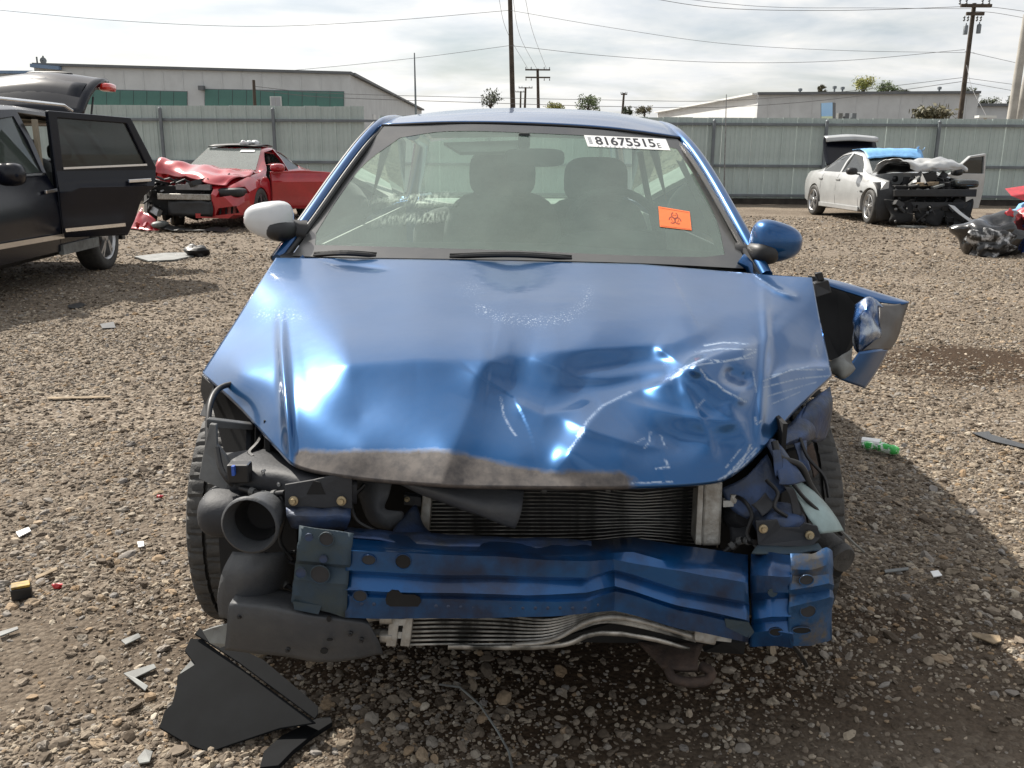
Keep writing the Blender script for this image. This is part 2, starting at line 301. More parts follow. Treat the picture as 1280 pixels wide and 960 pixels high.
# ------------------------------------------------------------------ ground
def gz(x, y):
    return 0.012 * (np.sin(x * 2.1 + 0.7 * y) * np.sin(y * 1.7 + 1.3) + 0.6 * np.sin(x * 4.3 - y * 3.1 + 2.0)) * np.clip(1.2 - np.abs(y - 6) / 60, 0.2, 1)
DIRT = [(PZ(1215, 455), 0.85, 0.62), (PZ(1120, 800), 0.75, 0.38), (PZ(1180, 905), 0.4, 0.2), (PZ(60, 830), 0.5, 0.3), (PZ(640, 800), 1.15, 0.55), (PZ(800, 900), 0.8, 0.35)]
def dirt_at(x, y):
    d = np.zeros_like(x)
    for c, a, b in DIRT: d = np.maximum(d, 1 - ((x - c.x) / a) ** 2 - ((y - c.y) / b) ** 2)
    return d
def ground_material():
    m = bpy.data.materials.new('gravel_ground'); m.use_nodes = True; n = m.node_tree.nodes; l = m.node_tree.links; b = n['Principled BSDF']
    b.inputs['Roughness'].default_value = 0.95; b.inputs['Specular IOR Level'].default_value = 0.2
    g = n.new('ShaderNodeNewGeometry')
    def nz(sc, det=5, ro=0.6):
        k = n.new('ShaderNodeTexNoise'); k.inputs['Scale'].default_value = sc; k.inputs['Detail'].default_value = det; k.inputs['Roughness'].default_value = ro; l.new(g.outputs['Position'], k.inputs['Vector']); return k
    vo = n.new('ShaderNodeTexVoronoi'); vo.inputs['Scale'].default_value = 68; vo.inputs['Randomness'].default_value = 1; l.new(g.outputs['Position'], vo.inputs['Vector'])
    rp = n.new('ShaderNodeValToRGB'); e = rp.color_ramp.elements
    e[0].position = 0.0; e[0].color = (0.095, 0.074, 0.055, 1); e[1].position = 1.0; e[1].color = (0.44, 0.385, 0.31, 1)
    for p, c in ((0.3, (0.15, 0.120, 0.091, 1)), (0.6, (0.225, 0.184, 0.142, 1)), (0.82, (0.30, 0.25, 0.195, 1))):
        q = e.new(p); q.color = c
    sp = n.new('ShaderNodeSeparateColor'); l.new(vo.outputs['Color'], sp.inputs[0]); l.new(sp.outputs[0], rp.inputs['Fac'])
    # soil between the stones
    so_ = nz(75, 8, 0.75); sr = n.new('ShaderNodeValToRGB'); sr.color_ramp.elements[0].position = 0.3; sr.color_ramp.elements[1].position = 0.75
    sr.color_ramp.elements[0].color = (0.048, 0.037, 0.027, 1); sr.color_ramp.elements[1].color = (0.175, 0.138, 0.102, 1); l.new(so_.outputs['Fac'], sr.inputs['Fac'])
    big = nz(0.55, 6, 0.6); br = n.new('ShaderNodeMapRange'); br.inputs[1].default_value = 0.36; br.inputs[2].default_value = 0.60; l.new(big.outputs['Fac'], br.inputs[0])
    at = n.new('ShaderNodeAttribute'); at.attribute_name = 'dirt'; at.attribute_type = 'GEOMETRY'
    inv = n.new('ShaderNodeMath'); inv.operation = 'SUBTRACT'; inv.use_clamp = True; l.new(br.outputs[0], inv.inputs[0]); l.new(at.outputs['Fac'], inv.inputs[1])
    cl = n.new('ShaderNodeMath'); cl.operation = 'MULTIPLY_ADD'; cl.inputs[1].default_value = 0.55; cl.inputs[2].default_value = 0.15; l.new(inv.outputs[0], cl.inputs[0])
    mx = n.new('ShaderNodeMix'); mx.data_type = 'RGBA'; l.new(cl.outputs[0], mx.inputs['Factor']); l.new(sr.outputs[0], mx.inputs[6]); l.new(rp.outputs[0], mx.inputs[7])
    wet_shade = n.new('ShaderNodeAttribute'); wet_shade.attribute_name = 'wet_shade'
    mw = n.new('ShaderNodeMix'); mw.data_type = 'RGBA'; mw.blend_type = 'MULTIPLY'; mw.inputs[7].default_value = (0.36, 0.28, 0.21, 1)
    l.new(wet_shade.outputs['Fac'], mw.inputs['Factor']); l.new(mx.outputs[2], mw.inputs[6]); l.new(mw.outputs[2], b.inputs['Base Color'])
    bp = n.new('ShaderNodeBump'); bp.inputs['Strength'].default_value = 0.7; bp.inputs['Distance'].default_value = 0.006
    iv = n.new('ShaderNodeMath'); iv.operation = 'MULTIPLY_ADD'; iv.inputs[1].default_value = -1.5; iv.inputs[2].default_value = 1.0; l.new(vo.outputs['Distance'], iv.inputs[0])
    ad = n.new('ShaderNodeMath'); ad.operation = 'ADD'; l.new(iv.outputs[0], ad.inputs[0]); l.new(so_.outputs['Fac'], ad.inputs[1]); l.new(ad.outputs[0], bp.inputs['Height'])
    l.new(bp.outputs[0], b.inputs['Normal'])
    return m
def spaced(lo, hi, fine, c=0.0, g=1.06):
    r_ = [c]; s = fine
    while r_[-1] < hi: r_.append(r_[-1] + s); s = s * (g if r_[-1] - c > 6 else 1.0)
    l_ = [c]; s = fine
    while l_[-1] > lo: l_.append(l_[-1] - s); s = s * (g if c - l_[-1] > 6 else 1.0)
    return np.array(sorted(set(l_ + r_)))
gx = spaced(-420, 420, 0.08); gy = spaced(-60, 700, 0.08, 4.0)
XX, YY = np.meshgrid(gx, gy); ZZ = gz(XX, YY); ZZ[(np.abs(XX) > 30) | (YY > 40) | (YY < -10)] = 0
nx, ny = len(gx), len(gy)
me = bpy.data.meshes.new('ground')
idx = np.arange(nx * ny).reshape(ny, nx); quads = np.stack([idx[:-1, :-1], idx[:-1, 1:], idx[1:, 1:], idx[1:, :-1]], -1).reshape(-1, 4)
me.from_pydata(np.stack([XX, YY, ZZ], -1).reshape(-1, 3).tolist(), [], quads.tolist())
me.polygons.foreach_set('use_smooth', [True] * len(me.polygons))
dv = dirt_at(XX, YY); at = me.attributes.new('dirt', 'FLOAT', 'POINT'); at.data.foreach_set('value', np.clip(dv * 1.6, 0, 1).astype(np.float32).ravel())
c0 = DIRT[0]; nzv = np.array([noise.noise(Vector((x * 2.2, y * 2.2, 0))) for x, y in zip(XX.ravel(), YY.ravel())]).reshape(XX.shape) if False else 0.35 * np.sin(XX * 5 + 2 * np.sin(YY * 3)) * np.sin(YY * 6 + XX)
wet_shade_v = np.clip((1 - ((XX - c0[0].x) / 1.0) ** 2 - ((YY - c0[0].y) / 0.62) ** 2 + nzv) * 1.6, 0, 1)
c1 = DIRT[1]; wet_shade_v = np.maximum(wet_shade_v, 0.5 * np.clip((1 - ((XX - c1[0].x) / 0.9) ** 2 - ((YY - c1[0].y) / 0.5) ** 2 + nzv) * 1.5, 0, 1))
c2 = DIRT[4]; wet_shade_v = np.maximum(wet_shade_v, 0.95 * np.clip((1 - ((XX - c2[0].x - .15) / 1.35) ** 2 - ((YY - c2[0].y - .1) / 0.75) ** 2 + 0.6 * nzv) * 1.5, 0, 1))  # oil-dark soil, deepened to paint in the shade before the car
at = me.attributes.new('wet_shade', 'FLOAT', 'POINT'); at.data.foreach_set('value', wet_shade_v.astype(np.float32).ravel())
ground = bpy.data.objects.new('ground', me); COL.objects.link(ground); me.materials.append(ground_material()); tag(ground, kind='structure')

# gravel: loose stones lying on the ground
def stone_material():
    m = bpy.data.materials.new('gravel_stone'); m.use_nodes = True; n = m.node_tree.nodes; l = m.node_tree.links; b = n['Principled BSDF']; b.inputs['Roughness'].default_value = 0.9; b.inputs['Specular IOR Level'].default_value = 0.25
    oi = n.new('ShaderNodeObjectInfo'); rp = n.new('ShaderNodeValToRGB'); rp.color_ramp.interpolation = 'LINEAR'; e = rp.color_ramp.elements
    e[0].position = 0.0; e[0].color = (0.085, 0.064, 0.045, 1); e[1].position = 1.0; e[1].color = (0.56, 0.50, 0.41, 1)
    for p, c in ((0.2, (0.165, 0.132, 0.100, 1)), (0.45, (0.25, 0.205, 0.158, 1)), (0.62, (0.32, 0.265, 0.20, 1)), (0.72, (0.27, 0.25, 0.23, 1)), (0.84, (0.42, 0.36, 0.275, 1)), (0.94, (0.32, 0.22, 0.13, 1))):
        q = e.new(p); q.color = c
    l.new(oi.outputs['Random'], rp.inputs['Fac'])
    t = n.new('ShaderNodeTexCoord'); nz = n.new('ShaderNodeTexNoise'); nz.inputs['Scale'].default_value = 1.6; nz.inputs['Detail'].default_value = 6; l.new(t.outputs['Object'], nz.inputs['Vector'])
    mr = n.new('ShaderNodeMapRange'); mr.inputs[3].default_value = 0.50; mr.inputs[4].default_value = 1.10; l.new(nz.outputs['Fac'], mr.inputs[0])
    mu = n.new('ShaderNodeVectorMath'); mu.operation = 'SCALE'; l.new(rp.outputs[0], mu.inputs[0]); l.new(mr.outputs[0], mu.inputs['Scale']); l.new(mu.outputs[0], b.inputs['Base Color'])
    return m
def gravel():
    P = []
    def band(y0, y1, dens, med, sig, mx):
        hw0, hw1 = y1 * 0.62 + 0.9, y1 * 0.62 + 0.9
        n_ = int(dens * (y1 - y0) * (hw0 + hw1)); x = RNG.uniform(-hw0, hw0, n_); y = RNG.uniform(y0, y1, n_)
        s = np.minimum(np.exp(RNG.normal(math.log(med), sig, n_)), mx)
        k = 0.5 + 0.5 * np.sin(x * 1.9 + np.sin(y * 2.3) * 1.5) * np.sin(y * 2.7 + x * 0.8); d = dirt_at(x, y)
        keep = RNG.uniform(size=n_) < np.clip(0.50 + 0.65 * k + 0.25 * np.sin(x * 5.3 + 1.7 * y) * np.sin(y * 4.1 - x * 2.2) - 0.55 * np.clip(d * 1.6, 0, 1), 0.10, 1)
        P.append(np.stack([x, y, s], -1)[keep])
    band(1.2, 2.6, 17000, 0.0029, 0.58, 0.016); band(1.2, 3.6, 130, 0.010, 0.35, 0.022); band(2.6, 4.2, 10500, 0.0037, 0.52, 0.017); band(4.2, 7, 3400, 0.0054, 0.42, 0.019); band(7, 12, 1000, 0.0075, 0.38, 0.023); band(12, 20, 200, 0.012, 0.35, 0.03)
    P = np.concatenate(P); n_ = len(P)
    z = gz(P[:, 0], P[:, 1]) + P[:, 2] * RNG.uniform(-0.15, 0.35, n_)
    me = bpy.data.meshes.new('gravel'); me.vertices.add(n_); me.vertices.foreach_set('co', np.stack([P[:, 0], P[:, 1], z], -1).astype(np.float32).ravel())
    sc = np.stack([P[:, 2] * RNG.uniform(0.8, 1.7, n_), P[:, 2] * RNG.uniform(0.7, 1.15, n_), P[:, 2] * RNG.uniform(0.42, 0.85, n_)], -1)
    a = me.attributes.new('scl', 'FLOAT_VECTOR', 'POINT'); a.data.foreach_set('vector', sc.astype(np.float32).ravel())
    ro = np.stack([RNG.normal(0, 0.25, n_), RNG.normal(0, 0.25, n_), RNG.uniform(0, 6.28, n_)], -1)
    a = me.attributes.new('rot', 'FLOAT_VECTOR', 'POINT'); a.data.foreach_set('vector', ro.astype(np.float32).ravel())
    a = me.attributes.new('pick', 'INT', 'POINT'); a.data.foreach_set('value', RNG.integers(0, 6, n_).astype(np.int32))
    o = bpy.data.objects.new('gravel', me); COL.objects.link(o); tag(o, 'tan and grey gravel stones strewn over the whole yard', 'gravel', kind='stuff')
    sm = stone_material(); me.materials.append(sm)
    ng = bpy.data.node_groups.new('scatter_stones', 'GeometryNodeTree'); ng.interface.new_socket('Geometry', in_out='INPUT', socket_type='NodeSocketGeometry'); ng.interface.new_socket('Geometry', in_out='OUTPUT', socket_type='NodeSocketGeometry')
    n = ng.nodes; l = ng.links; gi = n.new('NodeGroupInput'); go = n.new('NodeGroupOutput'); iop = n.new('GeometryNodeInstanceOnPoints')
    g2i = n.new('GeometryNodeGeometryToInstance')
    pos = n.new('GeometryNodeInputPosition')
    for k in range(6):
        ic = n.new('GeometryNodeMeshIcoSphere'); ic.inputs['Radius'].default_value = 1.0; ic.inputs['Subdivisions'].default_value = 2 if k < 4 else 3
        sp = n.new('GeometryNodeSetPosition'); nz = n.new('ShaderNodeTexNoise'); nz.noise_dimensions = '4D'; nz.inputs['W'].default_value = k * 3.7 + 0.5; nz.inputs['Scale'].default_value = 0.75 + 0.12 * k; nz.inputs['Detail'].default_value = 1.0
        l.new(pos.outputs[0], nz.inputs['Vector'])
        sb = n.new('ShaderNodeVectorMath'); sb.operation = 'SUBTRACT'; sb.inputs[1].default_value = (0.5, 0.5, 0.5); l.new(nz.outputs['Color'], sb.inputs[0])
        scl = n.new('ShaderNodeVectorMath'); scl.operation = 'SCALE'; scl.inputs['Scale'].default_value = 1.7; l.new(sb.outputs[0], scl.inputs[0]); l.new(scl.outputs[0], sp.inputs['Offset']); l.new(ic.outputs['Mesh'], sp.inputs['Geometry'])
        smt = n.new('GeometryNodeSetMaterial'); smt.inputs['Material'].default_value = sm; l.new(sp.outputs[0], smt.inputs['Geometry'])
        l.new(smt.outputs[0], g2i.inputs[0])
    l.new(gi.outputs[0], iop.inputs['Points']); l.new(g2i.outputs[0], iop.inputs['Instance']); iop.inputs['Pick Instance'].default_value = True
    def attr(nm, ty):
        q = n.new('GeometryNodeInputNamedAttribute'); q.data_type = ty; q.inputs['Name'].default_value = nm; return [s for s in q.outputs if s.enabled and s.name == 'Attribute'][0]
    l.new(attr('pick', 'INT'), iop.inputs['Instance Index']); l.new(attr('scl', 'FLOAT_VECTOR'), iop.inputs['Scale'])
    e2r = n.new('FunctionNodeEulerToRotation'); l.new(attr('rot', 'FLOAT_VECTOR'), e2r.inputs[0]); l.new(e2r.outputs[0], iop.inputs['Rotation'])
    l.new(iop.outputs[0], go.inputs[0])
    md = o.modifiers.new('scatter', 'NODES'); md.node_group = ng
gravel()

# ------------------------------------------------------------------ boundary fence of profiled metal sheets
FY = 25.0
MT['fence'] = pmat('grey_green_fence_sheet', (0.45, 0.52, 0.49), 0.6, 0.0, 0.10, 1.4, col2=(0.35, 0.405, 0.385), detail=8)
MT['fence_rail'] = pmat('grey_fence_rail', (0.17, 0.19, 0.205), 0.55, 0.2, 0.15, 2)
MT['fence_base'] = pmat('brown_fence_board', (0.06, 0.05, 0.042), 0.9, 0, 0.3, 3)
def fence(x0, x1, top, label, rails, post0, Y=FY):
    t = thing('metal_fence', label, 'fence', ((x0 + x1) / 2, Y, 0), 0, 'boundary fence runs')
    pw = 0.40; n_ = int((x1 - x0) / pw)
    proto = None
    for k in range(n_):
        xa = x0 + k * pw
        if proto is None:
            m = MB(); prof = [(0, 0.0), (0.012, -0.028), (0.040, -0.028), (0.052, 0), (0.10, 0.0), (0.105, 0.006), (0.125, 0.006), (0.13, 0), (0.215, 0), (0.22, 0.006), (0.24, 0.006), (0.245, 0), (0.33, 0), (0.335, 0.006), (0.355, 0.006), (0.36, 0), (0.3985, 0)]
            poly = [(xa + a, Y + b, 0.14) for a, b in prof] + [(xa + a, Y + b + 0.002, 0.14) for a, b in reversed(prof)]
            m.prism(poly, (0, 0, top - 0.14)); proto = m.build('panel', 'fence', t)
        else:
            o = proto.copy(); COL.objects.link(o); o.location.x += k * pw; o.parent = t; o.location.y += random.uniform(-0.006, 0.006)
            o.location.z += random.choice([0, 0, 0.008, -0.006])
    for z in rails:
        m = MB(); m.box(((x0 + x1) / 2, Y - 0.075, z), (x1 - x0, 0.05, 0.07)); m.build('rail', 'fence_rail', t, bevel=0.006)
    x = post0
    while x < x1:
        if x > x0: m = MB(); m.box((x, Y - 0.145, top / 2 - 0.06), (0.075, 0.075, top - 0.1)); m.lathe([(0.045, 0), (0.045, 0.03), (0.012, 0.07)], (x, Y - 0.145, top - 0.11), (0, 0, 1), 10); m.build('post', 'fence_rail', t, bevel=0.004)
        x += 3.0
    m = MB(); m.box(((x0 + x1) / 2, Y - 0.02, 0.08), (x1 - x0, 0.04, 0.16)); m.build('base_board', 'fence_base', t)
    return t
fence(-17.6, -3.62, 2.50, 'grey corrugated metal fence behind the red coupe, left of the blue car', (2.13, 1.05), -15.4)
fence(-3.6, 19.6, 2.27, 'grey corrugated metal fence behind the white sedan, right of the blue car', (2.10, 1.02, 0.24), 2.35 - 6)
# a thin bare rod standing at the fence, as on the left run too
def whip(u, v0, v1, Y, r_, label, bend=0.0, mat='steel'):
    a = PY(u, v1, Y); b = PY(u + bend, v0, Y); a.z = max(0, a.z)
    base = Vector((a.x, Y, 0)); m = MB(); m.tube([base, a, a.lerp(b, 0.5), b], [r_ * 1.3, r_, r_ * 0.8, r_ * 0.5], 6)
    return m
o = whip(905, 118, 240, FY - 0.4, 0.02, '', 3).build('thin_pole', 'steel'); tag(o, 'thin pale metal rod leaning on the fence right of the blue car', 'pole')
o = whip(520, 66, 150, FY + 2, 0.035, '', -2).build('antenna_mast', 'fence_rail'); tag(o, 'thin antenna mast rising above the left warehouse gable', 'mast')

# ------------------------------------------------------------------ warehouses behind the fence
MT['wall_grey'] = pmat('grey_block_wall', (0.53, 0.55, 0.555), 0.85, 0, 0.06, 1.2, col2=(0.46, 0.475, 0.48), detail=9)
MT['wall_pale'] = pmat('pale_metal_wall', (0.66, 0.67, 0.66), 0.75, 0, 0.05, 0.8)
MT['roof_trim'] = pmat('dark_roof_trim', (0.13, 0.14, 0.15), 0.7, 0, 0.1, 1)
MT['blue_trim'] = pmat('blue_roof_trim', (0.16, 0.24, 0.36), 0.6, 0, 0.1, 1)
MT['green_pane'] = pmat('green_glazing', (0.07, 0.19, 0.16), 0.5, 0, 0.2, 0.8, col2=(0.055, 0.14, 0.125))
MT['white_frame'] = pmat('white_frame', (0.6, 0.62, 0.6), 0.6, 0, 0.05, 2)
def wallbox(name, a, b, zt, th, mat, parent, into):
    """upright slab between ground points a and b with thickness towards `into`"""
    m = MB(); a = Vector(a); b = Vector(b); m.prism([(a.x, a.y, 0), (b.x, b.y, 0), (b.x, b.y, zt[1]), (a.x, a.y, zt[0])], into); return m.build(name, mat, parent)
D1 = 45.0
tl = PY(42, 82, D1); tr = PY(437, 93, D1); sb_ = PY(527, 138, 84)
wh = thing('warehouse', 'long grey warehouse with green glazed strip behind the left fence', 'building', ((tl.x + tr.x) / 2, D1, 0))
wallbox('front_wall', (tl.x, D1, 0), (tr.x, D1, 0), (tl.z, tr.z), 0.3, 'wall_grey', wh, (0, 0.3, 0))
wallbox('side_wall', (tr.x, D1 + 0.31, 0), (sb_.x, 84, 0), (tr.z, sb_.z), 0.3, 'wall_grey', wh, (-0.3, 0, 0))
wallbox('end_wall', (tl.x, D1 + 0.31, 0), (tl.x, 84, 0), (tl.z, tl.z), 0.3, 'wall_grey', wh, (0.3, 0, 0))
m = MB(); m.prism([(tl.x + 0.3, D1 + 0.32, tl.z - 0.4), (tr.x - 0.31, D1 + 0.32, tr.z - 0.4), (sb_.x - 0.31, 84, sb_.z - 0.3), (tl.x + 0.3, 84, sb_.z - 0.3)], (0, 0, 0.2)); m.build('roof', 'roof_trim', wh)
m = MB(); m.beam((tl.x, D1 + 0.1, tl.z + 0.06), (tr.x + 0.1, D1 + 0.1, tr.z + 0.06), 0.5, 0.12); m.build('roof_trim', 'roof_trim', wh)
m = MB(); m.beam((tr.x - 0.05, D1 + 0.4, tr.z + 0.05), (sb_.x, 84, sb_.z + 0.05), 0.5, 0.12); m.build('roof_trim', 'roof_trim', wh)
a, b = PY(42, 82, D1 - 0.2), PY(75, 84, D1 - 0.2); m = MB(); m.beam((a.x - 0.1, D1 - 0.2, a.z), (b.x, D1 - 0.2, b.z - 0.05), 0.3, 0.16); m.build('roof_trim', 'blue_trim', wh)
for (u0, u1) in ((100, 234), (256, 430)):
    p0 = PY(u0, 111, D1 - 0.04); p1 = PY(u1, 114, D1 - 0.04); q1 = PY(u1, 137, D1 - 0.04); q0 = PY(u0, 135, D1 - 0.04)
    win = MB().prism([p0, p1, q1, q0], (0, 0.035, 0)).build('window_strip', 'roof_trim', wh)
    n_ = int((p1.x - p0.x) / 0.62)
    for k in range(n_):
        f0, f1 = (k + 0.02) / n_, (k + 0.98) / n_
        a, b = p0.lerp(p1, f0), p0.lerp(p1, f1); c, d = q0.lerp(q1, f1), q0.lerp(q1, f0); dz = Vector((0, -0.02, -0.03)); uz = Vector((0, -0.02, 0.03))
        MB().prism([a + dz, b + dz, c + uz, d + uz], (0, 0.02, 0)).build('pane', 'green_pane', win)
m = MB(); p = PY(345, 128, D1 - 0.1); m.box((p.x, D1 - 0.1, p.z), (0.55, 0.08, 0.55)); o = m.build('opening_light', 'white_frame', wh)
m = MB(); m.box((p.x - 0.11, D1 - 0.15, p.z), (0.2, 0.02, 0.48)); m.box((p.x + 0.12, D1 - 0.15, p.z), (0.2, 0.02, 0.48)); m.build('pane', 'label_grey', o)
m = MB(); p = PY(252, 110, D1 - 0.2); m.box(p, (0.25, 0.3, 0.2)); m.build('wall_lamp', 'roof_trim', wh)
for k in range(16):
    f = (k + 0.5) / 16; x = tl.x + (tr.x - tl.x) * f
    MB().box((x, D1 - 0.012, 2.6), (0.05, 0.02, 4.9)).build('pilaster', 'wall_grey', wh)
for k, u in enumerate((462, 476, 492)):
    f = (k + 1) * 0.2; p = Vector((tr.x, D1, 0)).lerp(Vector((sb_.x, 84, 0)), f); m = MB(); m.box((p.x + 0.03, p.y, 1.9), (0.06, 0.9 + k * 0.5, 3.0)); m.build('side_door', 'wall_pale', wh)
m = MB()
for du, h in ((47, 0.9), (55, 1.0)): p = PY(du, 82, D1 + 1); m.tube([(p.x, D1 + 1, p.z - 0.5), (p.x, D1 + 1, p.z + 0.45 * h)], 0.04, 6)
p = PY(55, 76, D1 + 1); m.lathe([(0.02, 0), (0.16, 0.05), (0.16, 0.1), (0.02, 0.12)], (p.x, D1 + 1, p.z), (0, -1, 0), 10); m.build('roof_antenna', 'fence_rail', wh)
# low wing further left
p0, p1 = PY(-120, 92, 50), PY(44, 92, 50)
wl = thing('low_building', 'low grey building with blue roof edge at the left photo edge', 'building', ((p0.x + p1.x) / 2, 50, 0))
wallbox('wall', (p0.x, 50, 0), (p1.x, 50, 0), (p0.z, p1.z), 0.3, 'wall_grey', wl, (0, 14, 0))
MB().box(((p0.x + p1.x) / 2, 49.9, p1.z + 0.05), (p1.x - p0.x, 0.5, 0.14)).build('roof_trim', 'blue_trim', wl)
m = MB(); a = PY(27, 96, 49.5); b = PY(46, 107, 49.5)
for z in (a.z, (a.z + b.z) / 2, b.z): m.tube([(a.x, 49.5, z), (b.x, 49.5, z)], 0.03, 6)
for x in (a.x, b.x): m.tube([(x, 49.5, 0.1), (x, 49.5, a.z)], 0.03, 6)
m.build('railing', 'wood', wl)
# right warehouse
D2 = 61.0; cr_ = PY(948, 118, D2); rr_ = PY(1224, 116.5, D2); lw = PY(822, 141, 88)
wr = thing('warehouse', 'long plain grey warehouse behind the white sedan and billboard', 'building', ((cr_.x + rr_.x) / 2, D2, 0))
wallbox('front_wall', (cr_.x, D2, 0), (rr_.x, D2, 0), (cr_.z, rr_.z), 0.3, 'wall_grey', wr, (0, 0.4, 0))
wallbox('side_wall', (cr_.x, D2 + 0.41, 0), (lw.x, 88, 0), (cr_.z, lw.z), 0.3, 'wall_pale', wr, (0.4, 0, 0))
wallbox('end_wall', (rr_.x, D2 + 0.41, 0), (rr_.x + 4, 88, 0), (rr_.z, rr_.z - 0.5), 0.3, 'wall_pale', wr, (-0.4, 0, 0))
m = MB(); m.prism([(cr_.x + 0.41, D2 + 0.42, cr_.z - 0.3), (rr_.x - 0.41, D2 + 0.42, rr_.z - 0.3), (rr_.x + 3, 88, rr_.z - 0.8), (lw.x + 0.5, 88, lw.z - 0.3)], (0, 0, 0.15)); m.build('roof', 'roof_trim', wr)
m = MB(); m.beam((cr_.x - 0.1, D2 - 0.1, cr_.z + 0.05), (rr_.x, D2 - 0.1, rr_.z + 0.05), 0.3, 0.16); m.build('roof_trim', 'roof_trim', wr)
m = MB(); m.beam((cr_.x - 0.2, D2 + 0.2, cr_.z + 0.04), (lw.x - 0.2, 88, lw.z + 0.04), 0.3, 0.12); m.build('roof_trim', 'wall_pale', wr)
for u, v in ((1043, 113), (1053, 114), (1174, 114), (1000, 116)):
    p = PY(u, v, D2 + 1.0); m = MB(); m.lathe([(0.06, -0.8), (0.06, 0.1), (0.14, 0.12), (0.14, 0.26), (0.01, 0.3)], p, (0, 0, 1), 8); m.build('roof_vent', 'fence_rail', wr)
for k in range(10):
    x = cr_.x + (rr_.x - cr_.x) * (k + 0.5) / 10; MB().box((x, D2 - 0.012, 2.6), (0.06, 0.02, 5.0)).build('pilaster', 'wall_grey', wr)
p0, p1 = PY(1220, 132, 70), PY(1420, 134, 70)
w3 = thing('low_building', 'low grey building at the right edge behind the pale poles', 'building', ((p0.x + p1.x) / 2, 70, 0))
wallbox('wall', (p0.x, 70, 0), (p1.x, 70, 0), (p0.z, p1.z), 0.3, 'wall_grey', w3, (0, 12, 0))
MB().box(((p0.x + p1.x) / 2, 69.9, p1.z + 0.1), (p1.x - p0.x, 0.4, 0.2)).build('roof_trim', 'roof_trim', w3)
m = MB(); a = PY(1232, 146, 40); m.box((a.x, 40, a.z), (0.75, 0.4, 0.10)); m.box((a.x, 40, a.z / 2), (0.1, 0.1, a.z)); o = m.build('sign_panel', 'white_frame'); tag(o, 'narrow white panel seen over the fence beside the guy wire', 'panel')
# billboard
MT['screen'] = pmat('blue_billboard_face', (0.28, 0.50, 0.80), 0.4, 0, 0.05, 0.6, col2=(0.40, 0.62, 0.86))
MT['screen_low'] = pmat('pale_green_print', (0.62, 0.72, 0.52), 0.4, 0, 0.05, 1)
bY = 38.0; a, b, c, d = PY(1026, 129, bY), PY(1041, 128, bY), PY(1041, 150, bY), PY(1026, 150, bY)
bb = thing('billboard', 'small blue billboard on a post above the fence left of the bush', 'billboard', ((a.x + b.x) / 2, bY, 0))
dep = Vector((0.42, 0.9, 0))
MB().prism([a, b, c, d], (0.22, 0.30, 0)).build('housing', 'roof_trim', bb)
k = Vector((0, -0.03, 0)); e = d.lerp(a, 0.22); f = c.lerp(b, 0.22)
ins = Vector((0.02, 0, 0))
MB().prism([a + k + ins, b + k - ins, f + k - ins, e + k + ins], (0, 0.02, 0)).build('picture', 'screen', bb)
MB().prism([e + k + ins, f + k - ins, c + k - ins, d + k + ins], (0, 0.02, 0)).build('picture', 'screen_low', bb)
m = MB(); m.tube([((a.x + b.x) / 2, bY + 0.15, 0), ((a.x + b.x) / 2, bY + 0.15, c.z)], 0.08, 8); m.build('post', 'roof_trim', bb)
for k, u in enumerate((1049, 1057, 1066)):
    p = PY(u, 148, 40); m = MB(); m.box((p.x, 40, p.z * 0.5 + 0.1), (0.18, 0.3, p.z + 0.22)); o = m.build('vent_box', ('lt_plastic', 'roof_trim', 'fence_rail')[k]); tag(o, ('pale', 'darkest', 'grey')[k] + ' slim upright box beside the blue billboard, ' + ('nearest to it', 'middle of three', 'farthest from it')[k], 'box', 'boxes beside the billboard')

# ------------------------------------------------------------------ utility poles and wires
def upole(u0, v0, u1, v1, Y, r_, label, mat='pole_wood', arms=(), extra=None, group='utility poles'):
    top = PY(u0, v0, Y); low = PY(u1, v1, Y); d = (top - low) / (top.z - low.z); base = low - d * low.z
    t = thing('utility_pole', label, 'pole', base, 0, group)
    m = MB(); m.tube([base, low, top], [r_ * 1.1, r_, r_ * 0.8], 10); m.build('shaft', mat, t, smooth=40)
    for v, half, drop in arms:
        c = base + d * PY(u0, v, Y).z; m = MB(); m.beam(c - Vector((half, 0.2, 0)), c + Vector((half, -0.2, 0)), 0.12, 0.14); arm = m.build('crossarm', mat, t)
        for q in (-1, -0.55, 0.55, 1):
            p = c + Vector((half * q * 0.95, 0, 0.07 if drop > 0 else -0.3)); mm = MB(); mm.lathe([(0.02, 0), (0.06, 0.06), (0.03, 0.12), (0.06, 0.18), (0.01, 0.24)], p, (0, 0, 1), 8); mm.build('insulator', 'fence_rail', arm)
    if extra: extra(t, base, d)
    return t
upole(636.5, -40, 641, 133, 52, 0.15, 'tall bare dark pole rising from behind the blue roof', arms=())
upole(672, 86, 673, 136, 95, 0.17, 'double crossarm power pole right of the tall bare pole', arms=((87.5, 1.25, 1), (97, 1.25, -1)))
upole(657, 109, 656, 136, 150, 0.2, 'small crossarm pole just left of the double crossarm pole', arms=((110, 1.1, 1),))
upole(651, 114, 650.5, 136, 190, 0.2, 'tiny distant crossarm pole between the tall and small poles', arms=((115, 1.1, 1),))
upole(780, 116, 778, 141, 120, 0.16, 'short distant pole right of the round tree', arms=((118, 0.4, 1),))
def trafo(t, base, d):
    for s, h in ((-1, 0.0), (1, 0.05)):
        z = PY(1210, 38, 44).z + h; c = base + d * z + Vector((s * 0.30, -0.1, 0)); m = MB(); m.lathe([(0.01, -0.20), (0.10, -0.19), (0.10, 0.17), (0.07, 0.21), (0.03, 0.22), (0.02, 0.30), (0.005, 0.31)], c, (0, 0, 1), 14); m.build('transformer', 'fence_rail', t, smooth=40)
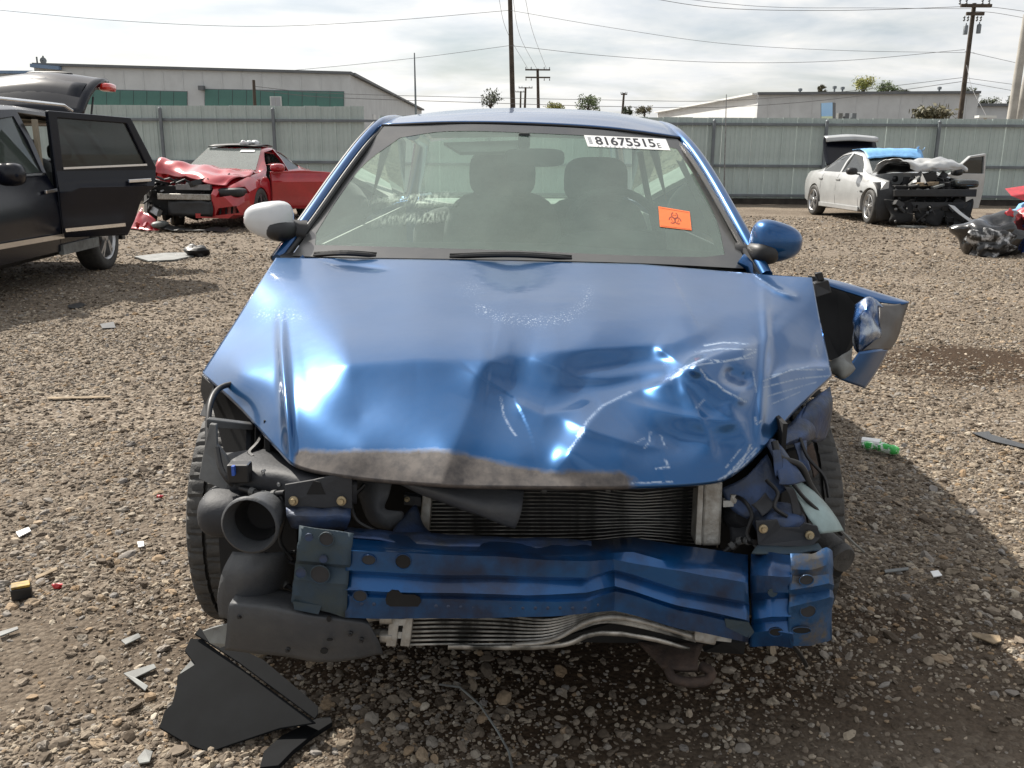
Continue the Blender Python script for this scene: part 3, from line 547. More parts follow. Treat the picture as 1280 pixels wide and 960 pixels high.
upole(1218, 4, 1200, 148, 44, 0.115, 'dark leaning power pole with transformers above the white sedan', arms=((8, 0.7, 1), (18, 0.4, -1)), extra=trafo)
upole(1284, 18, 1264, 150, 36, 0.17, 'pale thick concrete pole at the right photo edge, left of two', mat='pole_pale')
upole(1291, 60, 1273, 150, 36.6, 0.15, 'pale thick concrete pole at the right photo edge, right of two', mat='pole_pale')
wtip = PY(318, 100, 40); t = upole(317, 100, 319, 140, 40, 0.075, 'short dark service pole before the green glazing of the left warehouse', arms=())
def wire(pts, Y, r_, label, sag=None):
    Ys = Y if isinstance(Y, (list, tuple)) else [Y] * len(pts); P = [np.array(PY(u, v, y)) for (u, v), y in zip(pts, Ys)]
    m = MB(); m.tube([Vector(p) for p in catmull(P, max(12, 8 * len(P)))], r_ * 0.7, 5); o = m.build('overhead_wire', 'wire'); tag(o, label, 'wire', 'overhead wires')
wire([(-30, 10), (150, 26), (320, 33), (480, 26), (636, 13)], 52, 0.018, 'upper wire from the top left corner to the tall bare pole')
wire([(365, 88), (450, 80), (540, 70), (637, 57)], 52, 0.016, 'lower wire from the left warehouse roof to the tall bare pole')
wire([(638, 13), (760, 34), (900, 54), (1050, 63), (1218, 66)], 50, 0.014, 'wire descending from the tall bare pole across the right sky')
wire([(638, 57), (760, 70), (900, 78), (1050, 76), (1206, 62)], 48, 0.016, 'wire from the tall bare pole to the transformer pole, lower one')
wire([(790, -6), (900, 10), (1050, 13), (1214, 8)], 44, 0.018, 'topmost wire ending at the transformer pole top')
wire([(800, -8), (950, 8), (1100, 10), (1214, 11)], 44.6, 0.014, 'second wire ending just below the transformer pole top')
wire([(1218, 8), (1250, 10), (1320, 20)], 44, 0.016, 'wire from the transformer pole top to the right edge')
wire([(1218, 14), (1250, 17), (1320, 30)], 44, 0.014, 'second wire from the transformer pole to the right edge')
wire([(1206, 64), (1250, 74), (1330, 92)], 44, 0.014, 'middle wire from the transformer pole to the right edge')
wire([(318, 108), (400, 116), (560, 121), (760, 125), (900, 126), (1040, 116), (1203, 97)], [40, 41, 43, 44, 44, 44, 44], 0.016, 'upper service wire crossing behind the blue car roof to the right')
wire([(318, 112), (400, 121), (560, 127), (760, 133), (900, 134), (1040, 124), (1202, 102)], [40, 41, 43, 44, 44, 44, 44], 0.018, 'lower service wire crossing behind the blue car roof to the right')
wire([(1204, 97), (1270, 106), (1330, 114)], 44, 0.014, 'upper low wire right of the transformer pole')
wire([(1203, 102), (1270, 114), (1330, 123)], 44, 0.014, 'lower low wire right of the transformer pole')
wire([(1208, 80), (1215, 110), (1233, 145)], [44, 42, 40], 0.014, 'guy wire slanting down right of the transformer pole')
for k, (a, b, c) in enumerate((((622, -10), (634, 40), (660, 86)), ((640, -10), (650, 45), (671, 86)), ((655, -10), (666, 40), (683, 86)))):
    wire([a, b, c], [60, 75, 95], 0.02, ('left', 'middle', 'right')[k] + ' of three steep wires dropping to the double crossarm pole')

# ------------------------------------------------------------------ trees behind the fence
def leafmat(name, c1, c2):
    m = pmat(name, c1, 0.7, 0, 0.2, 1.1, col2=c2, lo=0.3, hi=0.7); return m
MT['leaf_yellow'] = leafmat('yellow_green_leaves', (0.30, 0.28, 0.055), (0.12, 0.15, 0.035))
MT['leaf_green'] = leafmat('green_leaves', (0.11, 0.15, 0.045), (0.045, 0.07, 0.025))
MT['leaf_dark'] = leafmat('dark_leaves', (0.06, 0.075, 0.035), (0.03, 0.04, 0.02))
MT['leaf_olive'] = leafmat('olive_leaves', (0.14, 0.12, 0.06), (0.06, 0.06, 0.03))
MT['bark'] = pmat('bark', (0.07, 0.055, 0.042), 0.9, 0, 0.2, 4)
def tree(u, v_top, v_bot, wpx, Y, label, leaf, seed, name='tree', dens=1.0, sparse=False, cat='tree'):
    rn = random.Random(seed); top = PY(u, v_top, Y); bot = PY(u, v_bot, Y); wd = wpx / F * Y * 0.5; ht = top.z - max(bot.z, 0.4)
    t = thing(name, label, cat, (top.x, Y, 0), 0, 'trees and bushes beyond the fence')
    zc = max(bot.z, 0.4); m = MB(); tips = []
    m.tube([(top.x, Y, 0), (top.x + 0.02 * wd, Y, zc), (top.x + 0.05 * wd, Y, zc + ht * 0.5)], [0.05 * wd + 0.06, 0.045 * wd + 0.03, 0.02 * wd], 7)
    for k in range(11):
        a = rn.uniform(0, 6.28); e = rn.uniform(0.25, 1.0); rr = wd * rn.uniform(0.45, 0.95) * (1.15 - 0.5 * e)
        tip = Vector((top.x + math.cos(a) * rr, Y + math.sin(a) * rr, zc + ht * e * rn.uniform(0.75, 0.97))); st = Vector((top.x, Y, zc + ht * rn.uniform(0.0, 0.3)))
        mid = st.lerp(tip, 0.5) + Vector((0, 0, ht * 0.06)); m.tube([st, mid, tip], [0.02 * wd + 0.02, 0.012 * wd + 0.012, 0.006], 5); tips.append(tip); tips.append(mid.lerp(tip, 0.5))
    m.build('trunk', 'bark', t)
    lv = MB(); ls = max(0.10, 2.1 / F * Y * 0.7)
    for tip in tips:
        nn = int((26 if not sparse else 12) * dens); cr = wd * rn.uniform(0.22, 0.42)
        for _ in range(nn):
            d = Vector((rn.gauss(0, 1), rn.gauss(0, 1), rn.gauss(0, 0.8))) * cr * 0.55; p = tip + d
            if p.z > top.z + 0.1: p.z = top.z - rn.random() * 0.3 * ht
            n1 = Vector((rn.gauss(0, 1), rn.gauss(0, 1), rn.gauss(0, 1))).normalized(); n2 = n1.orthogonal().normalized(); s = ls * rn.uniform(0.5, 1.2)
            lv.add([p - n1 * s, p + n2 * s * 0.5 + n1 * s * 0.1, p + n1 * s, p - n2 * s * 0.5], [(0, 1, 2, 3)])
    o = lv.build('crown', leaf, t, fixn=False)
    return t
tree(613, 112, 136, 30, 60, 'thin dark tree left of the tall bare pole', 'leaf_dark', 1, sparse=True, dens=1.2)
tree(735, 120, 140, 34, 70, 'round green tree over the blue roof, right of the power poles', 'leaf_green', 2, dens=1.5)
tree(692, 129, 140, 26, 85, 'low yellowish bush between double crossarm pole and round tree', 'leaf_yellow', 3, 'bush', cat='bush')
tree(806, 133, 143, 22, 85, 'low olive bush at the right end of the blue roof', 'leaf_olive', 4, 'bush', cat='bush')
tree(784, 133, 143, 14, 95, 'tiny dark bush at the foot of the short distant pole', 'leaf_dark', 5, 'bush', cat='bush')
tree(1081, 93, 118, 36, 72, 'yellow green tree above the right warehouse roof, the larger of a pair', 'leaf_yellow', 6, dens=1.8)
tree(1112, 97, 118, 26, 73, 'greener tree above the right warehouse roof, smaller of a pair', 'leaf_green', 7, dens=1.6)
tree(1028, 106, 117, 11, 74, 'small sprig of a tree above the roof left of the yellow tree', 'leaf_olive', 8)
tree(1130, 112, 118, 14, 75, 'tiny treetop on the roofline right of the pair of trees', 'leaf_dark', 9)
tree(1166, 134, 152, 60, 34, 'wide olive bush behind the fence left of the transformer pole', 'leaf_olive', 10, 'bush', dens=1.3, cat='bush')
tree(1214, 110, 124, 22, 90, 'dark treetop right of the transformer pole', 'leaf_dark', 11)
tree(1238, 121, 134, 26, 92, 'bluish green treetop behind the far right low building', 'leaf_dark', 12)
tree(1268, 116, 136, 22, 92, 'dark tree between and behind the pale poles', 'leaf_dark', 13)
# ------------------------------------------------------------------ the blue wreck in the foreground
CX = 0.03
car = thing('wrecked_hatchback', 'blue compact car with smashed front end filling the centre foreground', 'car', (CX, 4.2, 0))
def coons(B, Fr, Lf, Rt, nu, nv):
    S, T = np.meshgrid(np.linspace(0, 1, nu), np.linspace(0, 1, nv))
    def ev(c, n): return np.array(c(n))
    b, f, l_, r_ = ev(B, nu), ev(Fr, nu), ev(Lf, nv), ev(Rt, nv)
    S = S[..., None]; T = T[..., None]
    return (1 - T) * b[None] + T * f[None] + (1 - S) * l_[:, None] + S * r_[:, None] - ((1 - S) * (1 - T) * b[0] + S * (1 - T) * b[-1] + (1 - S) * T * f[0] + S * T * f[-1])
def pdist(u, v, line):
    best = np.full(u.shape, 1e9); side = np.zeros(u.shape); seg = [math.hypot(c - a, d - b) for (a, b), (c, d) in zip(line, line[1:])]; tot = sum(seg); run = 0.0
    for k_, ((a, b), (c, d)) in enumerate(zip(line, line[1:])):
        dx, dy = c - a, d - b; t = np.clip(((u - a) * dx + (v - b) * dy) / (dx * dx + dy * dy), 0, 1)
        q = np.hypot(u - a - t * dx, v - b - t * dy); side = np.where(q < best, (run + t * seg[k_]) / tot, side); best = np.minimum(best, q); run += seg[k_]
    return best, side
HOOD = TPS([(345, 322, 2.82), (440, 323, 2.80), (640, 326, 2.77), (800, 330, 2.75), (955, 343, 2.70), (1015, 347, 2.60),
 (322, 355, 2.62), (400, 365, 2.46), (520, 365, 2.42), (640, 366, 2.41), (760, 370, 2.40), (850, 374, 2.39), (960, 385, 2.36), (1024, 395, 2.42),
 (290, 408, 2.42), (330, 415, 2.27), (430, 418, 2.11), (540, 425, 2.06), (640, 425, 2.06), (740, 420, 2.10), (850, 415, 2.15), (950, 430, 2.13),
 (253, 465, 2.20), (300, 468, 2.035), (345, 470, 1.955), (450, 470, 1.90), (560, 470, 1.905), (640, 475, 1.92), (720, 480, 1.93), (800, 470, 1.99), (870, 470, 1.93), (950, 480, 1.97), (1040, 468, 2.20),
 (300, 510, 1.97), (345, 520, 1.83), (450, 520, 1.775), (560, 520, 1.775), (640, 520, 1.80), (720, 525, 1.80), (800, 520, 1.84), (880, 520, 1.82), (950, 520, 1.87), (990, 515, 1.96),
 (375, 583, 1.70), (450, 597, 1.65), (560, 606, 1.625), (650, 608, 1.62), (780, 607, 1.63), (880, 602, 1.68), (920, 590, 1.73), (950, 565, 1.80),
 (450, 565, 1.685), (560, 568, 1.675), (650, 570, 1.675), (780, 570, 1.69), (880, 565, 1.735)])
DENTS = [  # polyline, width px, amplitude m (negative = towards the viewer), sharp; a pair = fade below / above a fold line drawn left to right
 ([(351, 372), (352, 430), (357, 500), (366, 600)], 6, -0.022, False),
 ([(953, 330), (958, 420), (954, 480), (946, 585)], 6, -0.014, False),
 ([(380, 466), (440, 454), (520, 448), (615, 450), (660, 462)], 0, -0.040, (26, 70)),
 ([(585, 500), (597, 470), (612, 452), (636, 443), (668, 449), (700, 462), (735, 480)], 0, -0.026, (38, 24)),
 ([(640, 446), (700, 438), (770, 433), (840, 428), (876, 414), (910, 392)], 0, -0.048, (24, 55)),
 ([(690, 474), (760, 472), (830, 462), (880, 448)], 9, -0.012, False),
 ([(800, 492), (838, 476), (872, 454), (905, 441), (960, 428)], 0, -0.045, (34, 9)),
 ([(690, 600), (716, 562), (738, 530), (756, 508), (800, 488), (850, 480)], 0, -0.042, (60, 18)),
 ([(860, 440), (876, 462), (893, 479), (915, 494), (940, 508)], 0, -0.030, (12, 26)),
 ([(900, 462), (925, 474), (945, 476)], 11, 0.026, False),
 ([(950, 478), (985, 464), (1020, 460), (1060, 462)], 0, -0.026, (22, 8)),
 ([(540, 640), (566, 560), (590, 500), (606, 460)], 0, -0.022, (30, 50)),
 ([(770, 566), (830, 548), (900, 552), (960, 540)], 20, 0.016, False),
 ([(690, 515), (740, 538), (800, 556), (850, 560)], 0, -0.013, (9, 22)),
 ([(770, 500), (840, 518), (905, 528), (945, 526)], 0, -0.014, (20, 7)),
 ([(846, 470), (866, 505), (884, 540), (892, 580)], 0, -0.012, (16, 6)),
 ([(630, 498), (680, 520), (725, 512), (748, 500)], 0, -0.014, (18, 8)),
 ([(815, 430), (850, 452), (880, 470)], 0, -0.014, (8, 16)),
 ([(905, 500), (925, 530), (940, 565)], 0, -0.012, (14, 6)),
 ([(700, 400), (780, 404), (860, 392), (940, 396)], 0, -0.010, (22, 40)),
 ([(965, 400), (990, 430), (1030, 440)], 0, -0.012, (16, 30)),
 ([(385, 323), (420, 331), (500, 338)], 3.5, 0.020, True),
 ([(935, 340), (970, 362), (1005, 376)], 5, -0.02, False),
]
def signed(u, v, line):
    best = np.full(u.shape, 1e9); sg = np.zeros(u.shape)
    for (a, b), (c, d) in zip(line, line[1:]):
        dx, dy = c - a, d - b; t = np.clip(((u - a) * dx + (v - b) * dy) / (dx * dx + dy * dy), 0, 1); q = np.hypot(u - a - t * dx, v - b - t * dy)
        sg = np.where(q < best, np.sign(dx * (v - b) - dy * (u - a)), sg); best = np.minimum(best, q)
    return sg
def hoodY(u, v):
    Y = HOOD(u, v)
    for line, wd, am, sharp in DENTS:
        d, s = pdist(u, v, line); 
        if isinstance(sharp, tuple):
            sd = signed(u, v, line); tp = np.clip(np.minimum(s, 1 - s) / 0.22, 0, 1); e_ = np.sqrt(d * d + 1.5) - 1.2
            Y = Y + am * (tp * tp * (3 - 2 * tp)) * np.where(sd > 0, np.exp(-(e_ / sharp[0]) ** 1.3), np.exp(-(e_ / sharp[1]) ** 1.3)); continue
        tp = np.clip(np.minimum(s, 1 - s) / 0.34, 0, 1); Y = Y + am * 1.25 * (tp * tp * (3 - 2 * tp)) * (np.exp(-np.sqrt(d * d + 2.2) / wd) if sharp else np.exp(-(d / wd) ** 2))
    return Y
nu, nv = 380, 190
B = lambda n: lin([(345, 322), (440, 323), (640, 326), (800, 330), (955, 343), (1015, 347)], n)
FRp = catmull([(253, 465), (300, 508), (345, 558), (375, 583), (450, 597), (560, 606), (650, 608), (780, 608), (880, 603), (915, 592), (950, 563), (990, 515), (1040, 468)], 200)
Fr = lambda n: lin(FRp, n)
Lf = lambda n: lin([(345, 322), (322, 357), (290, 408), (253, 465)], n)
Rt = lambda n: lin([(1015, 347), (1024, 395), (1040, 468)], n)
UV = coons(B, Fr, Lf, Rt, nu, nv); U_, V_ = UV[..., 0], UV[..., 1]
YH = hoodY(U_, V_)
def rays_np(U, V):
    d = np.array(FW)[None, None] + np.array(CR)[None, None] * ((U - 640) / F)[..., None] - np.array(CU)[None, None] * ((V - 480) / F)[..., None]; return d
def grid_np(U, V, Y): d = rays_np(U, V); return np.array(CAM)[None, None] + d * (Y / d[..., 1])[..., None]
lipU = np.concatenate([U_, U_[-1:], U_[-1:]]); lipV = np.concatenate([V_, V_[-1:] + 3.0, V_[-1:] + 4.0]); lipY = np.concatenate([YH, YH[-1:] + 0.006, YH[-1:] + 0.04])
PH = grid_np(lipU, lipV, lipY)
SCR = [([(838, 474), (858, 458), (880, 449), (905, 452), (925, 448), (944, 440)], 2.0, .8), ([(880, 432), (905, 428), (935, 430)], 1.6, .9), ([(870, 440), (900, 436), (945, 437)], 1.3, .8), ([(850, 462), (880, 455), (940, 447)], 1.4, .7),
 ([(722, 545), (735, 525), (752, 508), (788, 490)], 2.0, .5), ([(712, 562), (730, 540)], 1.8, .6), ([(876, 462), (884, 474), (894, 478), (905, 488), (932, 502)], 1.7, .9), ([(626, 497), (630, 520), (638, 535), (645, 545)], 2.0, .55),
 ([(955, 476), (990, 462), (1030, 462)], 1.5, .8), ([(955, 484), (1000, 473), (1036, 470)], 1.4, .7), ([(960, 495), (1005, 482), (1020, 478)], 1.3, .6), ([(965, 505), (1000, 490)], 1.2, .5), ([(962, 470), (1010, 458)], 1.2, .6),
 ([(905, 598), (922, 580), (940, 560)], 1.8, .9), ([(915, 596), (930, 574), (938, 556)], 1.5, .9), ([(908, 584), (925, 562)], 1.4, .8), ([(922, 590), (944, 566)], 1.5, .8), ([(898, 600), (918, 588), (935, 572), (946, 560)], 1.4, .7),
 ([(813, 540), (812, 552), (806, 560)], 1.5, .6), ([(826, 544), (832, 560)], 1.4, .6), ([(820, 586), (836, 584), (832, 575)], 2.0, .7), ([(790, 604), (840, 602)], 1.8, .7), ([(944, 522), (946, 530), (952, 526)], 1.8, .9), ([(942, 465), (945, 490)], 1.5, .5),
 ([(1020, 432), (1024, 445)], 1.3, .5), ([(795, 553), (805, 548)], 1.3, .5), ([(870, 510), (880, 500)], 1.6, .4), ([(945, 345), (975, 365), (995, 370)], 1.5, .35)]
scr = np.zeros(lipU.shape)
for line, wd, am in SCR:
    d, _ = pdist(lipU, lipV, line); scr = np.maximum(scr, am * np.clip(1.25 - d / (wd * 0.8), 0, 1))
dirtv = np.clip((lipV - (550 + 26 * np.clip((lipU - 560) / 120, 0, 1) - 1)) / 24.0, 0, 1) * np.clip((lipU - 360) / 14, 0, 1) * np.clip((815 - lipU) / 40, 0, 1)
spk = np.maximum(np.exp(-(pdist(lipU, lipV, [(598, 385), (630, 398), (670, 402), (710, 396), (733, 380), (735, 362)])[0] / 7.0) ** 2), 0.75 * np.exp(-(((lipU - 590) / 16) ** 2 + ((lipV - 360) / 10) ** 2)))
spk = np.maximum(spk, 0.5 * np.exp(-(((lipU - 350) / 30) ** 2 + ((lipV - 394) / 7) ** 2)))
def flatmesh(name, P, mat, parent, attrs=None, smooth=True, solid=0.0):
    me = bpy.data.meshes.new(name); a, b = P.shape[:2]; inv = np.array(wm(parent).inverted()); Q = P.reshape(-1, 3) @ inv[:3, :3].T + inv[:3, 3]
    c = (Q.min(0) + Q.max(0)) / 2; ix = np.arange(a * b).reshape(a, b); fq = np.stack([ix[:-1, :-1], ix[1:, :-1], ix[1:, 1:], ix[:-1, 1:]], -1).reshape(-1, 4)
    me.from_pydata((Q - c).tolist(), [], fq.tolist()); me.polygons.foreach_set('use_smooth', [smooth] * len(me.polygons))
    for k, v in (attrs or {}).items(): at = me.attributes.new(k, 'FLOAT', 'POINT'); at.data.foreach_set('value', v.astype(np.float32).ravel())
    o = bpy.data.objects.new(name, me); COL.objects.link(o); o.parent = parent; o.location = c; me.materials.append(MT[mat] if isinstance(mat, str) else mat); WM[o.name] = wm(parent) @ Matrix.Translation(Vector(c))
    if solid: md = o.modifiers.new('solid', 'SOLIDIFY'); md.thickness = solid; md.offset = -1
    return o
def hood_material():
    m = pmat('worn_blue_hood_paint', (0.0035, 0.080, 0.235), 0.27, 0.72, 0.06, 3, coat=0.6); n = m.node_tree.nodes; l = m.node_tree.links; b = n['Principled BSDF']
    b.inputs['Coat Roughness'].default_value = 0.07
    def att(k): q = n.new('ShaderNodeAttribute'); q.attribute_name = k; return q.outputs['Fac']
    t = n.new('ShaderNodeTexCoord')
    def nz(sc, det, lo, hi, src=None):
        q = n.new('ShaderNodeTexNoise'); q.inputs['Scale'].default_value = sc; q.inputs['Detail'].default_value = det; q.inputs['Roughness'].default_value = 0.65; l.new(t.outputs['Object'], q.inputs['Vector'])
        r_ = n.new('ShaderNodeMapRange'); r_.inputs[1].default_value = lo; r_.inputs[2].default_value = hi; l.new(q.outputs['Fac'], r_.inputs[0]); return r_.outputs[0]
    def mul(a, c):
        q = n.new('ShaderNodeMath'); q.operation = 'MULTIPLY'; q.use_clamp = True
        for i, x in enumerate((a, c)):
            if isinstance(x, float): q.inputs[i].default_value = x
            else: l.new(x, q.inputs[i])
        return q.outputs[0]
    base = [k for k in b.inputs['Base Color'].links][0].from_socket
    dn = n.new('ShaderNodeTexNoise'); dn.inputs['Scale'].default_value = 22; dn.inputs['Detail'].default_value = 9; dn.inputs['Roughness'].default_value = 0.7; l.new(t.outputs['Object'], dn.inputs['Vector'])
    da = n.new('ShaderNodeMath'); da.operation = 'MULTIPLY_ADD'; da.inputs[1].default_value = 1.7; da.inputs[2].default_value = -1.25; l.new(att('dirt'), da.inputs[0])
    db = n.new('ShaderNodeMath'); db.operation = 'ADD'; l.new(da.outputs[0], db.inputs[0]); l.new(dn.outputs['Fac'], db.inputs[1])
    dc = n.new('ShaderNodeMath'); dc.operation = 'MULTIPLY'; dc.use_clamp = True; dc.inputs[1].default_value = 1.9; l.new(db.outputs[0], dc.inputs[0]); dirtm = dc.outputs[0]; scrm = mul(att('scratch'), nz(90, 4, 0.36, 0.52)); spm = mul(att('speck'), nz(170, 2, 0.60, 0.65))
    film = mul(nz(2.2, 6, 0.30, 0.75), 0.09)
    mx0 = n.new('ShaderNodeMix'); mx0.data_type = 'RGBA'; mx0.inputs[7].default_value = (0.26, 0.27, 0.29, 1); l.new(film, mx0.inputs['Factor']); l.new(base, mx0.inputs[6])
    dr = n.new('ShaderNodeMix'); dr.data_type = 'RGBA'; dr.inputs[6].default_value = (0.050, 0.045, 0.045, 1); dr.inputs[7].default_value = (0.115, 0.100, 0.090, 1); l.new(nz(45, 6, 0.35, 0.65), dr.inputs['Factor'])
    mx = n.new('ShaderNodeMix'); mx.data_type = 'RGBA'; l.new(dirtm, mx.inputs['Factor']); l.new(mx0.outputs[2], mx.inputs[6]); l.new(dr.outputs[2], mx.inputs[7])
    ad = n.new('ShaderNodeMath'); ad.operation = 'MAXIMUM'; l.new(scrm, ad.inputs[0]); l.new(spm, ad.inputs[1])
    mx2 = n.new('ShaderNodeMix'); mx2.data_type = 'RGBA'; mx2.inputs[7].default_value = (0.36, 0.42, 0.50, 1); l.new(ad.outputs[0], mx2.inputs['Factor']); l.new(mx.outputs[2], mx2.inputs[6]); l.new(mx2.outputs[2], b.inputs['Base Color'])
    wr_ = n.new('ShaderNodeMath'); wr_.operation = 'MAXIMUM'; l.new(dirtm, wr_.inputs[0]); l.new(ad.outputs[0], wr_.inputs[1])
    inv = n.new('ShaderNodeMath'); inv.operation = 'SUBTRACT'; inv.inputs[0].default_value = 1.0; l.new(wr_.outputs[0], inv.inputs[1])
    l.new(mul(inv.outputs[0], 0.62), b.inputs['Coat Weight']); l.new(mul(inv.outputs[0], 0.72), b.inputs['Metallic'])
    rr = n.new('ShaderNodeMapRange'); rr.inputs[3].default_value = 0.30; rr.inputs[4].default_value = 0.75; l.new(wr_.outputs[0], rr.inputs[0]); l.new(rr.outputs[0], b.inputs['Roughness'])
    bn = n.new('ShaderNodeTexNoise'); bn.inputs['Scale'].default_value = 6; bn.inputs['Detail'].default_value = 3; l.new(t.outputs['Object'], bn.inputs['Vector'])
    bp = n.new('ShaderNodeBump'); bp.inputs['Strength'].default_value = 0.025; bp.inputs['Distance'].default_value = 0.05; l.new(bn.outputs['Fac'], bp.inputs['Height']); l.new(bp.outputs[0], b.inputs['Normal']); l.new(bp.outputs[0], b.inputs['Coat Normal'])
    return m
hood = flatmesh('hood', PH, hood_material(), car, {'scratch': scr, 'dirt': dirtv, 'speck': spk}, solid=0.004)
tag(hood, 'creased and scraped blue hood with grey worn front edge')

# ---- windscreen
WS = TPS([(365, 320, 2.88), (450, 322, 2.82), (640, 325, 2.78), (800, 328, 2.80), (937, 336, 2.90), (480, 157, 3.74), (560, 155, 3.67), (660, 156, 3.64), (760, 162, 3.68), (847, 173, 3.75), (650, 240, 3.16), (422, 240, 3.30), (893, 250, 3.32)])
wb = lambda n: lin(catmull([(365, 320), (450, 322), (640, 325), (800, 329), (937, 336)], 40), n)
wt = lambda n: lin(catmull([(480, 158), (560, 155), (660, 157), (760, 163), (847, 174)], 40), n)
wl_ = lambda n: lin(catmull([(480, 158), (432, 220), (396, 275), (365, 320)], 30), n)
wr_ = lambda n: lin(catmull([(847, 174), (882, 232), (912, 288), (937, 336)], 30), n)
G_ = coons(wt, wb, wl_, wr_, 40, 24); gU, gV = G_[..., 0], G_[..., 1]; gY = WS(gU, gV)
ws = flatmesh('windscreen', grid_np(gU, gV, gY), 'ws', car)
def ringpts(n, k):
    if k == 0: pts = np.concatenate([wt(n), wr_(n)[1:], wb(n)[::-1][1:], wl_(n)[::-1][1:]])
    else:
        pts = np.concatenate([lin(catmull([(500, 172), (560, 164), (660, 166), (780, 173), (846, 186)], 40), n), lin(catmull([(846, 186), (871, 225), (896, 276), (906, 318)], 30), n)[1:], lin(catmull([(904, 322), (780, 319), (640, 313), (394, 306)], 30), n)[1:], lin(catmull([(391, 298), (421, 250), (456, 205), (500, 172)], 30), n)[1:]])
    return pts
ro, ri = ringpts(24, 0), ringpts(24, 1)
band = np.stack([ro, ro * 0.5 + ri * 0.5, ri])
flatmesh('frit_band', grid_np(band[..., 0], band[..., 1], WS(band[..., 0], band[..., 1]) - 0.003), 'frit', car)
def smear_mat():
    m = bpy.data.materials.new('dried_soap_smear'); m.use_nodes = True; n = m.node_tree.nodes; l = m.node_tree.links; n.clear(); o = n.new('ShaderNodeOutputMaterial'); tr = n.new('ShaderNodeBsdfTransparent'); df = n.new('ShaderNodeBsdfDiffuse'); df.inputs[0].default_value = (0.62, 0.74, 0.64, 1)
    a = n.new('ShaderNodeAttribute'); a.attribute_name = 'edge'; t = n.new('ShaderNodeTexCoord'); mp = n.new('ShaderNodeMapping'); mp.inputs['Scale'].default_value = (150, 26, 26); mp.inputs['Rotation'].default_value = (0, 0, 0.0); l.new(t.outputs['Object'], mp.inputs[0])
    z = n.new('ShaderNodeTexNoise'); z.inputs['Scale'].default_value = 1.0; z.inputs['Detail'].default_value = 4; l.new(mp.outputs[0], z.inputs['Vector'])
    r_ = n.new('ShaderNodeMapRange'); r_.inputs[1].default_value = 0.42; r_.inputs[2].default_value = 0.66; r_.inputs[4].default_value = 0.42; l.new(z.outputs['Fac'], r_.inputs[0])
    mu = n.new('ShaderNodeMath'); mu.operation = 'MULTIPLY'; l.new(r_.outputs[0], mu.inputs[0]); l.new(a.outputs['Fac'], mu.inputs[1])
    mx = n.new('ShaderNodeMixShader'); l.new(mu.outputs[0], mx.inputs[0]); l.new(tr.outputs[0], mx.inputs[1]); l.new(df.outputs[0], mx.inputs[2]); l.new(mx.outputs[0], o.inputs[0]); return m
SMM = smear_mat()
def smear(quad, nx_=20, ny_=8):
    S, T = np.meshgrid(np.linspace(0, 1, nx_), np.linspace(0, 1, ny_)); q = np.array(quad, float)
    p = ((1 - S) * (1 - T))[..., None] * q[0] + (S * (1 - T))[..., None] * q[1] + (S * T)[..., None] * q[2] + ((1 - S) * T)[..., None] * q[3]
    e = np.clip(np.minimum(np.minimum(S, 1 - S) * 4, np.minimum(T, 1 - T) * 3.2), 0, 1) * (0.45 + 0.55 * S)
    flatmesh('soap_smear', grid_np(p[..., 0], p[..., 1], WS(p[..., 0], p[..., 1]) - 0.002), SMM, ws, {'edge': e})
smear([(460, 243), (574, 238), (573, 258), (466, 262)]); smear([(456, 268), (566, 262), (562, 277), (457, 286)]); smear([(448, 250), (540, 240), (535, 246), (452, 258)])
# ---- stickers on the glass
def on_glass(quad, pts, off):
    q = np.array(quad, float); out_ = []
    for s, t in pts:
        u, v = (1 - s) * (1 - t) * q[0] + s * (1 - t) * q[1] + s * t * q[2] + (1 - s) * t * q[3]; out_.append(PY(u, v, float(WS(np.array([u]), np.array([v]))[0]) - off))
    return out_
def glass_card(name, quad, mat, parent, off=0.004, nx_=8):
    m = MB(); top = [(i / nx_, 0) for i in range(nx_ + 1)]; bot = [(i / nx_, 1) for i in range(nx_ + 1)]; m.grid([on_glass(quad, top, off), on_glass(quad, bot, off)]); return m.build(name, mat, parent, solid=0.0008)
q1 = [(730, 169), (832, 173.5), (838, 188), (735, 183)]
lot = glass_card('lot_sticker', q1, 'label_white', ws); tag(lot, 'white lot number sticker reading 81675515E')
def text_mesh(body, bold=0.0):
    cu = bpy.data.curves.new('txt', 'FONT'); cu.body = body; cu.size = 1.0; cu.offset = bold; cu.resolution_u = 3; ob = bpy.data.objects.new('txt', cu); COL.objects.link(ob); bpy.context.view_layer.update()
    me = bpy.data.meshes.new_from_object(ob.evaluated_get(bpy.context.evaluated_depsgraph_get())); vs = np.array([v.co[:2] for v in me.vertices]); fs = [tuple(p.vertices) for p in me.polygons]
    bpy.data.objects.remove(ob); bpy.data.curves.remove(cu); bpy.data.meshes.remove(me); return vs, fs
def print_on(quad, body, s0, s1, t0, t1, mat, parent, bold=0.0, off=0.0062, name='printing'):
    vs, fs = text_mesh(body, bold); lo, hi = vs.min(0), vs.max(0); w_ = (vs - lo) / (hi - lo)
    pts = [(s0 + (s1 - s0) * a, t1 + (t0 - t1) * b) for a, b in w_]; m = MB(); m.add(on_glass(quad, pts, off), fs); return m.build(name, mat, parent, fixn=False)
print_on(q1, '81675515', 0.115, 0.845, 0.06, 0.80, 'label_black', lot, 0.022)
print_on(q1, 'E', 0.865, 0.905, 0.42, 0.82, 'label_black', lot, 0.01)
m = MB()
for k in range(9): s = 0.02 + 0.0; t = 0.12 + 0.075 * k; m.add(on_glass(q1, [(0.03, t), (0.075, t), (0.075, t + 0.03 + 0.02 * (k % 2)), (0.03, t + 0.03 + 0.02 * (k % 2))], 0.0062), [(0, 1, 2, 3)])
